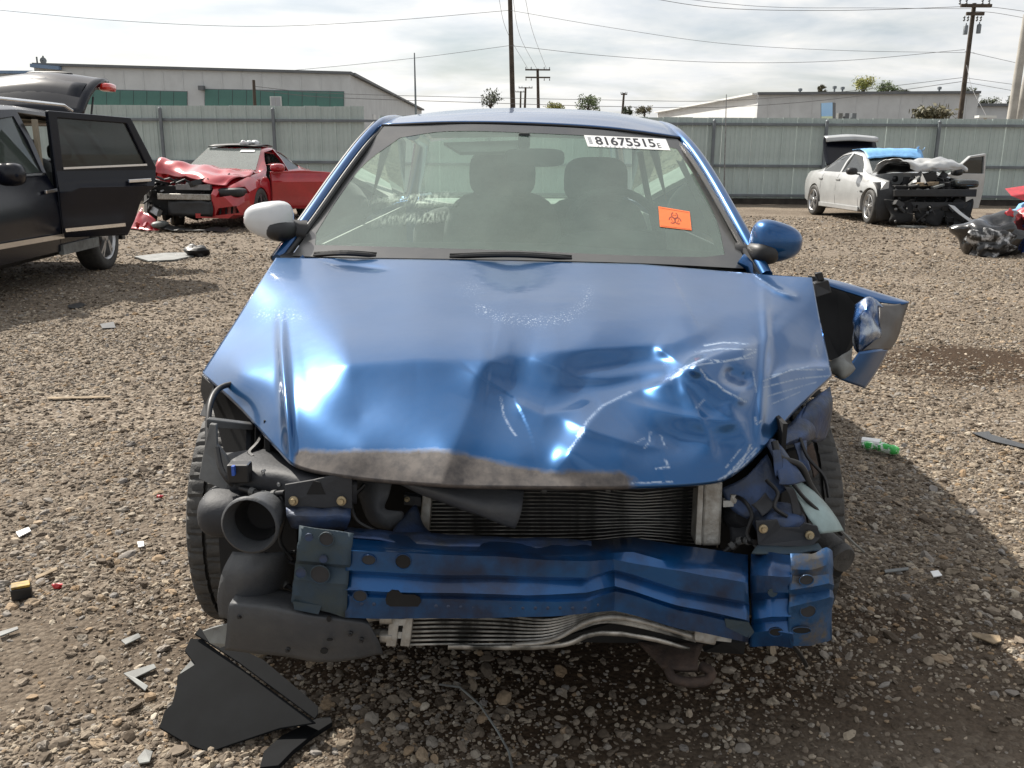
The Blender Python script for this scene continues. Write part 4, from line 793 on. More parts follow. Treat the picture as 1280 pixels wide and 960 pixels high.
for k in range(14): s = 0.12 + k * 0.035 + 0.01 * (k % 3); m.add(on_glass(q1, [(s, 0.88), (s + 0.016, 0.88), (s + 0.016, 0.94), (s, 0.94)], 0.0062), [(0, 1, 2, 3)])
m.build('barcode', 'label_grey', lot, fixn=False)
q2 = [(823, 258), (862, 264.5), (864.5, 288), (825, 283.5)]
bio = glass_card('warning_sticker', q2, 'orange', ws); tag(bio, 'orange biohazard warning sticker on the windscreen')
m = MB()
def arc_strip(cx, cy, r0, r1, a0, a1, n_=14):
    A = [(cx + r1 * math.cos(a) * 0.62, cy + r1 * math.sin(a)) for a in np.linspace(a0, a1, n_)]; Bq = [(cx + r0 * math.cos(a) * 0.62, cy + r0 * math.sin(a)) for a in np.linspace(a0, a1, n_)]
    m.grid([on_glass(q2, A, 0.0062), on_glass(q2, Bq, 0.0062)])
for k in range(3):
    an = -math.pi / 2 + k * 2 * math.pi / 3; ccx, ccy = 0.5 + 0.165 * math.cos(an) * 0.62, 0.5 + 0.165 * math.sin(an)
    arc_strip(ccx, ccy, 0.13, 0.185, an + 0.42, an + 2 * math.pi - 0.42)
    b2 = an + math.pi / 3; arc_strip(0.5, 0.5, 0.175, 0.205, an - 0.55, an + 0.55, 8)
arc_strip(0.5, 0.5, 0.03, 0.06, 0, 6.2832, 12)
for (a, b, c, d) in ((0.03, 0.05, 0.97, 0.065), (0.03, 0.935, 0.97, 0.95)): m.add(on_glass(q2, [(a, b), (c, b), (c, d), (a, d)], 0.006), [(0, 1, 2, 3)])
m.build('hazard_symbol', 'orange_dk', bio, fixn=False)

# ---- roof, pillars, body sides
rows = [[(478, 157, 3.745), (560, 154, 3.675), (660, 155.5, 3.645), (760, 161.5, 3.685), (850, 173, 3.755)],
        [(487, 150, 4.05), (560, 145.5, 3.98), (658, 143, 3.95), (760, 147.5, 3.98), (838, 160, 4.05)],
        [(503, 147, 4.5), (568, 139.5, 4.45), (655, 136.5, 4.42), (756, 141, 4.45), (824, 153, 4.5)]]
g = sheet_rows(rows, 25, 16)
zt = g[-1]
for dy, dz, kx in ((0.35, 0.0, 0.99), (0.8, -0.03, 0.97), (1.2, -0.09, 0.95)):
    g.append([Vector((CX + (p.x - CX) * kx, p.y + dy, p.z + dz)) for p in zt])
roof = MB(); roof.grid(g); roof = roof.build('roof', 'blue', car, smooth=60, solid=0.012)
MB().tube([p + Vector((0, -0.004, 0.001)) for p in g[0]], 0.005, 6).build('seal', 'black', roof)
rear_top = g[-1]
def cpath(pts, n=16): return [PY(*p) for p in catmull(pts, n)]
lp = [(347, 324, 2.90), (385, 272, 3.12), (420, 222, 3.38), (450, 182, 3.60), (474, 156, 3.80), (490, 148, 4.10), (503, 148, 4.5)]
rp_ = [(958, 345, 2.90), (925, 285, 3.12), (895, 232, 3.38), (872, 196, 3.60), (852, 172, 3.80), (838, 160, 4.10), (825, 154, 4.5)]
pil = MB(); pil.tube(cpath(lp, 24), [0.019] * 16 + [0.019 - 0.0012 * k for k in range(8)], 10); pl_ = pil.build('pillar', 'blue', car, smooth=60)
MB().tube(cpath([(u + 8, v + 1, y - 0.01) for u, v, y in lp[:5]], 20), 0.010, 8).build('seal', 'black', pl_)
pil = MB(); pil.tube(cpath(rp_, 24), [0.022] * 16 + [0.022 - 0.0015 * k for k in range(8)], 10); pr_ = pil.build('pillar', 'blue', car, smooth=60)
MB().tube(cpath([(u - 9, v + 1, y - 0.01) for u, v, y in rp_[:5]], 20), 0.010, 8).build('seal', 'black', pr_)
# black gasket outside the left pillar
MB().tube(cpath([(u - 5, v - 1, y + 0.05) for u, v, y in lp[:5]], 20), 0.012, 8).build('seal', 'black', pl_)
zr = zt[12].z
def body_side(s):
    st = [(2.86, .72, .80, .60), (3.1, .80, .845, .22), (3.6, .815, .865, .2), (4.3, .82, .87, .2), (5.0, .82, .87, .22), (5.7, .80, .86, .3), (6.4, .74, .80, .35), (6.75, .66, .70, .4)]
    g = []
    for y, xb, xm, zb in st:
        zbelt = 0.955 + 0.03 * (y - 2.9) / 3
        g.append([Vector((CX + s * x, y, z)) for x, z in ((xb - 0.03, zbelt + 0.02), (xb, zbelt), (xm, 0.78), (xm + .004, 0.6), (xm, 0.42), (xm - .03, zb))])
    return MB().grid(g).build('body_side', 'blue', car, smooth=50, solid=0.02)
for s in (-1, 1):
    bs = body_side(s)
    # side glass and rear pillar
    pts = [(3.0, .745, .985), (3.5, .70, 1.2), (3.95, .63, 1.385), (4.6, .61, 1.41), (5.1, .62, 1.36), (5.6, .70, 1.03)]
    MB().prism([(CX + s * x, y, z) for y, x, z in pts], (s * 0.004, 0, 0)).build('side_window', 'sideglass', bs)
    MB().tube([(CX + s * .53, 4.6, zr - 0.10), (CX + s * .55, 5.3, zr - 0.13), (CX + s * .62, 5.7, 1.2), (CX + s * .70, 6.1, 1.02)], 0.045, 8).build('rear_pillar', 'blue', bs, smooth=60)
    MB().tube([(CX + s * .78, 4.35, .97), (CX + s * .63, 4.45, 1.40)], 0.035, 8).build('door_pillar', 'int_dark', bs, smooth=60)
    MB().grid([[Vector((CX + s * .74, y, z)) for y in (2.95, 4, 5, 6.0)] for z in (0.25, 0.6, 0.97)]).build('door_trim', 'int_grey', bs, solid=0.01)
MB().grid([[Vector((CX + x, 5.62, 1.40 if abs(x) < .4 else 1.36)) for x in (-.58, -.3, 0, .3, .58)], [Vector((CX + x, 6.25, 1.0)) for x in (-.66, -.33, 0, .33, .66)]]).build('rear_window', 'sideglass', car)
MB().grid([[Vector((CX + x, y, z)) for x in (-.68, -.3, 0, .3, .68)] for y, z in ((6.2, .94), (6.5, .95), (6.78, .92), (6.82, .7), (6.8, .35))]).build('trunk_lid', 'blue', car, smooth=50, solid=0.02)
MB().box((CX, 4.5, 0.21), (1.5, 3.6, 0.04)).build('floor_pan', 'void', car)
MB().box((CX, 2.98, 0.55), (1.42, 0.04, 0.72)).build('firewall', 'void', car)
# cowl strip and wipers
sheet('cowl', [[(350, 316, 2.92), (640, 321, 2.84), (940, 332, 2.94)], [(350, 324, 2.86), (640, 329, 2.80), (950, 346, 2.86)]], 20, 4, 'black', car)
for pts in ([(392, 319, 2.85), (430, 317, 2.80), (470, 319.5, 2.785)], [(562, 321, 2.775), (640, 319, 2.755), (715, 323, 2.76)]):
    m = MB(); m.tube(cpath(pts, 10), [0.004] + [0.0075] * 8 + [0.004], 6); wpr = m.build('wiper', 'black', car)
    m = MB(); m.tube([p + Vector((0, 0.012, 0.006)) for p in cpath(pts, 10)], 0.004, 6); m.build('wiper_blade', 'rubber', wpr)
# ---- mirrors
def superell(c, rx, ry, rz, e=0.65, nu_=24, nv_=14, back=True):
    m = MB(); rows_ = []
    f = lambda w_, p: math.copysign(abs(w_) ** p, w_)
    for i in range(nv_ + 1):
        ph = -math.pi / 2 + math.pi * i / nv_
        rows_.append([Vector(c) + Vector((rx * f(math.cos(ph), e) * f(math.cos(th), e), ry * f(math.cos(ph), e) * f(math.sin(th), e), rz * f(math.sin(ph), e))) for th in np.linspace(0, 2 * math.pi, nu_ + 1)])
    m.grid(rows_); return m
def mirror(uc, vc, Y, hw, hh, mat, s, tilt):
    c = PY(uc, vc, Y); k = F / (Y * 0.97 + 0.08)
    m = superell((0, 0, 0), hw / k, 0.075, hh / k, 0.72); rot = Matrix.Rotation(tilt, 4, 'Y') @ Matrix.Rotation(s * 0.25, 4, 'Z')
    m.v = [Vector((p.x, p.y * (1.0 if p.y < 0 else 0.5), p.z * (1.0 - 0.28 * s * p.x / (hw / k)))) for p in m.v]
    m.xform(Matrix.Translation(c) @ rot); root = m.build('door_mirror', mat, car, smooth=50)
    m = superell((0, 0, 0), hw / k * 0.55, 0.06, hh / k * 0.55, 0.75); m.xform(Matrix.Translation(c + Vector((-s * hw / k * 0.55, -0.03, -hh / k * 0.52))) @ rot); m.build('mirror_base', 'black', root, smooth=50)
    m = MB(); m.tube([c + Vector((-s * hw / k * 0.5, 0, -hh / k * 0.5)), c + Vector((-s * hw / k * 1.35, 0.02, -hh / k * 0.75))], [0.035, 0.045], 8); m.build('mirror_arm', 'black', root, smooth=50)
    return root
o = mirror(338, 275, 3.02, 30, 23, 'white_paint', -1, 0.10); tag(o, 'white replacement mirror cap on the left')
o = mirror(968, 302, 3.02, 32, 25, 'blue', 1, 0.05); tag(o, 'blue door mirror on the right')
sheet('door_mirror_sail', [[(945, 300, 3.05), (955, 300, 3.08)], [(948, 330, 3.0), (956, 332, 3.0)], [(946, 342, 2.95), (956, 345, 2.95)]], 4, 6, 'blue', car)
# ---- cabin
dash = sheet('dashboard', [[(372, 317, 2.98), (640, 321, 2.92), (932, 332, 2.98)], [(385, 308, 3.15), (640, 309, 3.12), (915, 320, 3.15)], [(395, 312, 3.30), (640, 309, 3.32), (905, 322, 3.3)], [(400, 380, 3.32), (640, 380, 3.34), (900, 390, 3.32)]], 24, 12, 'int_dark', car)
m = superell(PY(765, 306, 3.28), 0.20, 0.10, 0.05, 0.8); m.build('instrument_hood', 'int_dark', dash, smooth=60)
def seat(uc, vtop, Y, wd):
    top = PY(uc, vtop, Y); m = superell((top.x, Y + 0.05, top.z - 0.50), wd / 2, 0.09, 0.36, 0.55); st_ = m.build('front_seat', 'seat', car, smooth=60)
    m = superell((top.x, Y + 0.03, top.z - 0.07), 0.14, 0.06, 0.10, 0.6); m.build('headrest', 'seat', st_, smooth=60)
    m = superell((top.x, Y - 0.25, 0.50), wd / 2, 0.28, 0.10, 0.5); m.build('cushion', 'seat', st_, smooth=60)
    m = MB(); [m.tube([(top.x + d, Y + 0.04, top.z - 0.25), (top.x + d, Y + 0.04, top.z - 0.1)], 0.007, 6) for d in (-.05, .05)]; m.build('headrest_post', 'steel', st_)
seat(746, 205, 4.0, 0.50); seat(628, 196, 3.85, 0.52)
m = superell((CX, 5.3, 0.72), 0.62, 0.12, 0.30, 0.5); m.build('rear_seat', 'seat', car, smooth=60)
MB().box((CX, 5.9, 0.99), (1.25, 0.7, 0.03)).build('parcel_shelf', 'int_grey', car)
c = PY(768, 292, 3.50); m = MB(); ax = Vector((0.05, -0.85, 0.5)).normalized(); x_ = ax.cross(Vector((0, 0, 1))).normalized(); y_ = ax.cross(x_)
m.tube([c + (x_ * math.cos(a) + y_ * math.sin(a)) * 0.185 for a in np.linspace(0, 2 * math.pi, 33)], 0.016, 8, caps=False); stw = m.build('steering_wheel', 'int_dark', car, smooth=60)
m = superell(c, 0.07, 0.04, 0.06, 0.7); m.build('wheel_hub', 'int_dark', stw, smooth=60)
m = MB(); [m.beam(c, c + x_ * 0.18 * k, 0.03, 0.02) for k in (-1, 1)]; m.beam(c, c + y_ * 0.18, 0.03, 0.02); m.build('wheel_spoke', 'int_dark', stw)
c = PY(655, 176, 3.58); m = MB(); m.box(c, (0.045, 0.05, 0.06)); mm_ = m.build('mirror_mount', 'int_dark', car, bevel=0.008)
c = PY(668, 197, 3.52); m = superell(c, 0.115, 0.02, 0.034, 0.5); m.build('rear_view_mirror', 'int_dark', mm_, smooth=60)
m = MB(); m.grid(sheet_rows([[(555, 180, 3.66), (650, 177, 3.64)], [(575, 192, 3.55), (645, 191, 3.54)]], 8, 4)); m.build('sun_visor', 'int_grey', car, solid=0.012)
m = MB(); m.grid([[Vector((CX + x, y, z - 0.02 * abs(x))) for x in (-.5, 0, .5)] for y, z in ((3.85, 1.40), (4.5, 1.46), (5.4, 1.40))]); m.build('headliner', 'int_grey', car, solid=0.01)
MB().tube(cpath([(800, 190, 4.0), (808, 235, 3.95), (822, 300, 3.7)], 10), 0.014, 6).build('seat_belt', 'int_dark', car)
sheet('door_card', [[(845, 200, 3.85), (858, 205, 3.80)], [(880, 270, 3.5), (892, 276, 3.4)], [(895, 312, 3.2), (905, 318, 3.1)]], 4, 10, 'int_grey', car)
# ---- front wheels
def tyre_mesh(c, ax, rad, wd, n=240):
    ax = Vector(ax).normalized(); t = Vector((0, 0, 1)); x = ax.cross(t).normalized(); y = ax.cross(x); c = Vector(c); m = MB()
    prof = [(-0.36, .68, 0), (-0.5, .80, 0), (-0.5, .90, 0), (-0.46, .965, 1), (-0.40, .985, 1), (-0.26, .995, 1), (-0.255, .945, 0), (-0.215, .945, 0), (-0.21, .998, 2), (-0.05, 1.0, 2), (-0.045, .945, 0), (-0.0, .945, 0), (0.005, 1.0, 3), (0.17, .999, 3), (0.175, .945, 0), (0.215, .945, 0), (0.22, .995, 4), (0.40, .985, 4), (0.46, .965, 4), (0.5, .90, 0), (0.5, .80, 0), (0.36, .68, 0)]
    vs = []
    for k in range(n):
        for h, r_, z in prof:
            sl = int(round(h * 14)) * (1 if z in (1, 2) else -1)
            cut = 0.022 if (z and (k + sl) % 6 == 0) else 0.0
            a = 2 * math.pi * k / n; vs.append(c + ax * h * wd + (x * math.cos(a) + y * math.sin(a)) * rad * (r_ - cut))
    p = len(prof); m.add(vs, [(k * p + j, k * p + j + 1, ((k + 1) % n) * p + j + 1, ((k + 1) % n) * p + j) for k in range(n) for j in range(p - 1)]); return m
def front_wheel(xc, yc, ax, wd=0.205, rad=0.31, lift=0.0):
    c = Vector((xc, yc, rad - 0.012 + lift)); m = tyre_mesh(c, ax, rad, wd); w_ = m.build('wheel', 'rubber', car, smooth=30)
    ax = Vector(ax).normalized(); s = 1 if ax.x * (xc - CX) > 0 else -1
    m = MB(); m.lathe([(0.205, -wd * 0.36), (0.19, -0.05), (0.06, 0.0), (0.06, 0.03), (0.19, 0.02), (0.215, wd * 0.36)], c, ax * s, 28); m.build('rim', 'rim_dk', w_, smooth=40)
    return w_
tl_ = PY(238, 640, 2.16); tr_ = PY(1046, 640, 2.16)
front_wheel(tl_.x + 0.088, 2.42, (1, 0.03, 0), rad=0.318); front_wheel(tr_.x - 0.060, 2.44, (1, -0.06, 0.03), rad=0.318)
for s in (-1, 1):
    c = Vector((CX + s * 0.75, 5.03, 0.305)); m = tyre_mesh(c, (1, 0, 0), 0.31, 0.2, 64); w_ = m.build('wheel', 'rubber', car, smooth=35)
    m = MB(); m.lathe([(0.205, -0.08), (0.03, 0.03), (0.06, 0.05), (0.215, 0.08)], c, (s, 0, 0), 24); m.build('rim', 'rim_dk', w_, smooth=40)
# ---- dark structure behind the damage
m = MB(); m.box((CX, 2.32, 0.46), (0.96, 0.56, 0.44)); m.crumple(0.03, 4, 2); m.build('engine_block', 'void', car, bevel=0.03)
m = MB(); m.box((CX, 2.05, 0.24), (1.05, 0.12, 0.10)); m.build('subframe', 'void', car, bevel=0.02)
for s in (-1, 1):
    g = [[Vector((CX + s * (0.80 if a < 0.15 else 0.56), 2.44 + 0.37 * math.sin(a2), 0.33 + 0.37 * math.cos(a2))) for a in (0.0, 0.3)] for a2 in np.linspace(-0.35, 1.9, 12)]
    MB().grid(g).build('wheel_arch_liner', 'void', car, smooth=50, solid=0.01)
    MB().grid([[Vector((CX + s * 0.56, y, z)) for y in (1.85, 2.3, 2.95)] for z in (0.25, 0.5, 0.74)]).build('inner_wing', 'void', car, solid=0.01)
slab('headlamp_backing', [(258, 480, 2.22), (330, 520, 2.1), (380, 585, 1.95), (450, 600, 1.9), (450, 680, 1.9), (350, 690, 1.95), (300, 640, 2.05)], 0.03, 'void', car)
# left fender (hidden under the hood edge)
m = MB(); edge = [(345, 324, 2.84), (322, 359, 2.64), (292, 410, 2.44), (258, 466, 2.22)]
g = [[PY(*e) + Vector((0.012, 0, -0.004)) for e in edge]]; g.append([Vector((p.x + 0.006, p.y, max(p.z - 0.1, 0.70))) for p in g[0]])
MB().grid(g).build('fender', 'blue', car, solid=0.004)
slab('fender_bracket', [(252, 468, 2.18), (268, 482, 2.14), (266, 500, 2.12), (258, 522, 2.12), (249, 520, 2.14), (255, 505, 2.16), (250, 488, 2.18)], 0.02, 'black', car, bevel=0.003)
MB().tube(cpath([(300, 478, 2.06), (275, 485, 2.02), (263, 505, 1.95), (260, 545, 1.88), (263, 575, 1.84)], 18), 0.007, 8).build('hose', 'black', car, smooth=60)
slab('headlamp_bracket', [(262, 530, 1.82), (270, 531, 1.82), (271, 556, 1.80), (282, 570, 1.79), (291, 590, 1.77), (303, 611, 1.76), (281, 613, 1.75), (248, 599, 1.78), (254, 565, 1.80)], 0.012, 'mid_plastic', car, bevel=0.002)
slab('headlamp_strut', [(258, 524, 1.84), (316, 531, 1.92), (316, 538, 1.92), (258, 535, 1.84)], 0.02, 'mid_plastic', car, bevel=0.002)
for u in (308, 320, 336): slab('headlamp_rib', [(u, 528, 1.94), (u + 6, 530, 1.95), (u + 5, 572, 1.86), (u - 1, 570, 1.85)], 0.03, 'char_plastic', car)
MB().tube(cpath([(330, 540, 1.93), (322, 555, 1.87), (312, 566, 1.84), (316, 572, 1.82)], 10), 0.006, 6).build('cable', 'black', car)
sheet('upper_tie_bar', [[(282, 566, 1.84), (330, 562, 1.86), (380, 580, 1.80), (446, 590, 1.76)], [(290, 585, 1.77), (340, 588, 1.74), (390, 595, 1.70), (446, 600, 1.69)], [(288, 606, 1.745), (340, 607, 1.72), (380, 612, 1.685), (446, 612, 1.675)], [(292, 622, 1.76), (340, 624, 1.73), (380, 630, 1.69), (446, 630, 1.68)]], 16, 14, 'char_plastic', car, crumple=0.004, cf=14)
m = MB(); m.box(PY(300, 590, 1.735), (0.045, 0.03, 0.04)); cn_ = m.build('connector_plug', 'black', car, bevel=0.004)
m = MB(); m.box(PY(292, 588, 1.715), (0.006, 0.01, 0.02)); m.build('connector_clip', 'tarp_blue', cn_)
m = MB(); m.tube(cpath([(271, 560, 1.78), (276, 585, 1.75), (285, 600, 1.735), (292, 606, 1.735)], 10), 0.006, 6); m.build('wiring', 'black', car)
# fog lamp duct and lower pod
c = PY(312, 657, 1.60); ax = Vector((-0.10, -1, 0.05)); kpx = 1 / 640
m = MB(); m.lathe([(0.036, -0.10), (0.0415, -0.05), (0.048, -0.012), (0.0525, 0.003), (0.0570, 0.0), (0.0575, -0.006), (0.050, -0.025), (0.042, -0.08)], c, ax, 40); duct = m.build('fog_lamp_duct', 'grey_plastic', car, smooth=60)
m = MB(); m.lathe([(0.001, -0.07), (0.033, -0.07), (0.0395, -0.045), (0.0425, -0.032)], c, ax.normalized(), 28); m.build('duct_throat', 'void', duct, smooth=60)  # black cone paints shade into the duct's inside
m = superell(PY(288, 636, 1.76), 0.060, 0.08, 0.048, 0.75); m.build('duct_housing', 'char_plastic', duct, smooth=60)
m = MB(); g = sheet_rows([[(292, 690, 1.68), (320, 692, 1.655), (352, 690, 1.68), (372, 688, 1.76)], [(279, 715, 1.66), (312, 716, 1.63), (345, 714, 1.665), (366, 714, 1.76)], [(273, 745, 1.67), (306, 748, 1.64), (338, 744, 1.67), (362, 744, 1.76)], [(275, 770, 1.69), (304, 776, 1.66), (332, 770, 1.69), (360, 765, 1.76)]], 14, 14); m.grid(g); m.build('washer_reservoir', 'grey_plastic', car, smooth=60, solid=0.006)
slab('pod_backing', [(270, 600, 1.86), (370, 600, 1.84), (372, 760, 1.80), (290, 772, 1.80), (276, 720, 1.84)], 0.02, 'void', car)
sheet('duct_strap', [[(330, 690, 1.70), (365, 700, 1.72), (380, 706, 1.72)], [(330, 694, 1.69), (365, 705, 1.71), (380, 711, 1.71)]], 8, 3, 'char_plastic', car)
# bolted crash-box plates
def bolt(u, v, Y, r_, parent, mat='bolt'):
    m = MB(); m.lathe([(0.0005, 0.010), (r_ * 0.55, 0.010), (r_ * 0.6, 0.004), (r_, 0.003), (r_, -0.002), (0.0005, -0.002)], PY(u, v, Y), (0, -1, 0.15), 6 if mat == 'x' else 14); m.build('bolt', mat, parent, smooth=30)
pb = slab('mounting_plate', [(356, 606, 1.665), (392, 600, 1.665), (440, 588, 1.665), (440, 636, 1.655), (356, 634, 1.655)], 0.006, 'char_plastic', car, bevel=0.001)
slab('plate_hole', [(392, 601, 1.6605), (400, 603, 1.6605), (407, 618, 1.658), (383, 618, 1.658)], 0.003, 'void', pb)
bolt(367, 626, 1.653, 0.0095, pb); bolt(427, 626, 1.653, 0.0095, pb)
sheet('crash_box_flange', [[(358, 634, 1.655), (400, 636, 1.65), (440, 636, 1.655)], [(360, 646, 1.635), (400, 648, 1.63), (438, 648, 1.635)], [(364, 658, 1.645), (400, 662, 1.64), (432, 662, 1.65)]], 12, 8, 'blue_dirty', car, crumple=0.005, cf=25, seed=3)
def profiled(name, secs, dY, mat, parent, nu_, crumple=0.0, cf=10, seed=0, smooth=28):
    """swept channel: for each u a list of v positions with a fixed depth step per line, then a return flange"""
    m = MB(); C = []
    for u, Y, vs in secs: C.append([(u if not isinstance(u, tuple) else u[0] + (u[1] - u[0]) * j / (len(vs) - 1), v, Y + d) for j, (v, d) in enumerate(zip(vs, dY))])
    rows_ = [[c_[j] for c_ in C] for j in range(len(dY))]; rr = [lin(r_, nu_) for r_ in rows_]
    g = [[PY(*p) for p in r_] for r_ in rr]; g.append([p + Vector((0, 0.05, -0.004)) for p in g[-1]]); m.grid(g)
    if crumple: m.crumple(crumple, cf, seed)
    return m.build(name, mat, parent, smooth=smooth, solid=0.003)
dY8 = [0.085, 0.014, 0.0, 0.0, 0.016, -0.006, 0.004, -0.002, -0.002]
secs = [(432, 1.580, [662, 686, 689, 713, 717, 738, 742, 746, 771]), (560, 1.572, [671, 691, 694, 719, 723, 742, 746, 750, 773]), (660, 1.574, [676, 696, 699, 720, 724, 744, 748, 752, 770]), (735, 1.60, [678, 698, 702, 722, 726, 741, 748, 752, 766]), (768, 1.645, [674, 692, 700, 712, 715, 733, 737, 740, 763]), (790, 1.635, [672, 690, 704, 717, 721, 738, 741, 744, 768]), (850, 1.602, [682, 706, 713, 735, 739, 756, 760, 763, 785]), (935, 1.60, [694, 722, 729, 752, 756, 775, 779, 783, 802])]
WV = [(u_, vs_[6] + 12, Y_) for u_, Y_, vs_ in secs]
beam = profiled('bumper_beam', secs, dY8, 'blue_beam', car, 60, crumple=0.0035, cf=9); tag(beam, 'blue bumper beam buckled at the middle')
def hole(u, v, Y, ru, rv, parent, mat='void', name='beam_hole'):  # flat disc; its dark colour paints the shade inside a hole
    c = PY(u, v, Y); k = 1 / 645; m = MB(); pts = [c + Vector((math.cos(a) * ru * k, 0, math.sin(a) * rv * k)) for a in np.linspace(0, 2 * math.pi, 17)[:-1]]; m.prism(pts, (0, 0.004, 0)); hh = m.build(name, mat, parent)
    if ru > 6: MB().tube([p + Vector((0, -0.0005, 0)) for p in pts + pts[:1]], 0.0011, 5, caps=False).build('hole_rim', parent.data.materials[0], hh if parent.parent == car else parent)
    return hh
hole(504, 702, 1.5725, 10, 10, beam); hole(461, 700, 1.576, 9, 7, beam, 'char_plastic'); hole(450, 745, 1.572, 9, 8, beam, 'char_plastic')
m = MB(); k = 1 / 645; c = PY(504, 750, 1.567)
pts = [c + Vector((x * k, 0, z * k)) for x, z in ((-22, 0), (-20, 8), (-14, 13), (-6, 12), (0, 7), (14, 7), (21, 3), (22, -3), (18, -9), (-16, -9), (-21, -6))]; m.prism(pts, (0, 0.004, 0)); m.build('beam_hole', 'void', beam)
sheet('beam_edge_strip', [[(432, 660, 1.672), (520, 666, 1.665), (640, 672, 1.66), (740, 676, 1.68)], [(432, 672, 1.63), (520, 680, 1.62), (640, 688, 1.62), (740, 690, 1.65)]], 30, 4, 'blue_dirty', beam, crumple=0.006, cf=18, seed=4)
# left beam end, stained teal
secs = [((374, 364), 1.590, [657, 676, 680, 700, 704, 724, 728, 742, 752]), ((442, 432), 1.572, [666, 682, 685, 706, 710, 730, 734, 756, 771])]
be = profiled('beam_end', secs, [0.008, 0.002, 0.0, 0.0, 0.012, 0.0, 0.003, 0.0, 0.012], 'teal_metal', car, 12, crumple=0.002, cf=20, seed=6); tag(be, 'teal stained end of the bumper beam')
for u, v, r_ in ((408, 674, 9), (400, 718, 12), (386, 672, 5), (376, 716, 7), (404, 699, 5)): hole(u, v, 1.573, r_, r_, be, 'blue_dirty' if r_ < 8 else 'char_plastic')
slab('beam_end_tab', [(366, 752, 1.59), (402, 757, 1.585), (398, 768, 1.585), (368, 762, 1.59)], 0.006, 'teal_metal', be)
# right beam end, scraped and torn
secs = [(938, 1.62, [692, 716, 722, 742, 750, 772, 778, 790, 806]), (965, 1.60, [690, 712, 720, 742, 750, 770, 776, 788, 806]), (990, 1.592, [694, 716, 722, 742, 748, 770, 774, 790, 808])]
br_ = profiled('beam_end', secs, [0.05, 0.012, 0.0, 0.0, 0.018, 0.0, 0.014, 0.0, 0.01], 'blue_beam', car, 16, crumple=0.007, cf=16, seed=8); tag(br_, 'blue inner half of the torn right beam end')
secs = [(988, 1.59, [692, 712, 720, 738, 746, 760, 770, 790, 806]), (1015, 1.60, [690, 710, 720, 734, 742, 752, 764, 786, 806]), (1034, 1.612, [684, 704, 718, 730, 736, 746, 760, 776, 800]), (1040, 1.63, [690, 706, 720, 732, 738, 748, 762, 778, 796])]
bt = profiled('beam_end', secs, [0.02, 0.004, 0.010, -0.004, 0.012, -0.006, 0.004, 0.0, 0.006], 'rust_blue', car, 16, crumple=0.006, cf=18, seed=9); tag(bt, 'scraped bare metal outer half of the torn right beam end')
hole(1008, 725, 1.588, 9, 7, bt, 'char_plastic'); hole(1010, 764, 1.592, 10, 9, bt, 'char_plastic'); hole(1002, 788, 1.590, 12, 5, bt); hole(970, 790, 1.596, 9, 6, br_); hole(966, 741, 1.600, 6, 6, br_, 'teal_metal')
slab('beam_tear', [(906, 774, 1.594), (936, 778, 1.594), (943, 790, 1.597), (936, 798, 1.597), (908, 784, 1.594)], 0.004, 'teal_metal', beam)
# ---- radiator and condenser
def core(name, u0, u1, v0, v1, Y, n_, wig, seed):
    rn = random.Random(seed); r_ = slab(name, [(u0, v0, Y), (u1, v0 + 2, Y - 0.02), (u1, v1, Y - 0.02), (u0, v1, Y)], 0.03, 'fin', car)
    for k in range(n_):
        pts = []
        for j in range(15):
            f = j / 14; u = u0 + (u1 - u0) * f; v = v0 + (v1 - v0) * (k + 0.5) / n_ + wig * math.exp(-((f - 0.78) / 0.16) ** 2) * (3.0 * (k / n_ - 0.5) * -1.6) + rn.uniform(-0.5, 0.5) * (1 if f > 0.5 else 0.3)
            pts.append(PY(u, v, Y - 0.02 * f - 0.006 + rn.uniform(-0.003, 0.001) * (1.6 if f > 0.5 else 0.5)))
        m = MB(); m.tube(pts, 0.0020, 4, flat=0.6); m.build('tube', 'fin_edge', r_)
    return r_
rad = core('radiator', 532, 876, 604, 684, 1.84, 17, 4.0, 3)
m = MB(); m.prism(px([(880, 601, 1.775), (904, 602, 1.775), (901, 683, 1.745), (876, 683, 1.745)]), (0, 0.05, 0)); tk = m.build('header_tank', 'alu', rad, bevel=0.006)
m = MB(); m.prism(px([(873, 601, 1.765), (880, 601, 1.765), (877, 682, 1.735), (869, 681, 1.735)]), (0, 0.05, 0)); m.build('tank_lip', 'alu', tk, bevel=0.002)
slab('tank_bracket', [(904, 626, 1.78), (913, 626, 1.78), (914, 619, 1.78), (921, 619, 1.78), (921, 633, 1.775), (904, 634, 1.775)], 0.02, 'alu', tk)
m = MB(); m.prism(px([(528, 617, 1.81), (540, 618, 1.81), (536, 668, 1.79), (524, 666, 1.79)]), (0, 0.04, 0)); tk = m.build('header_tank', 'alu', rad, bevel=0.003)
slab('tank_bracket', [(505, 619, 1.815), (526, 622, 1.81), (526, 633, 1.81), (505, 631, 1.815)], 0.02, 'grey_plastic', tk); bolt(509, 624, 1.81, 0.006, tk)
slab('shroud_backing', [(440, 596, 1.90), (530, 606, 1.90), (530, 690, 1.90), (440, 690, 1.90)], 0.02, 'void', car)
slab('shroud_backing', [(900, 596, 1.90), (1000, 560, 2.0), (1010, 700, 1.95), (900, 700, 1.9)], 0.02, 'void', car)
slab('shroud_backing', [(490, 690, 1.80), (905, 690, 1.80), (890, 805, 1.80), (500, 800, 1.80)], 0.02, 'void', car)
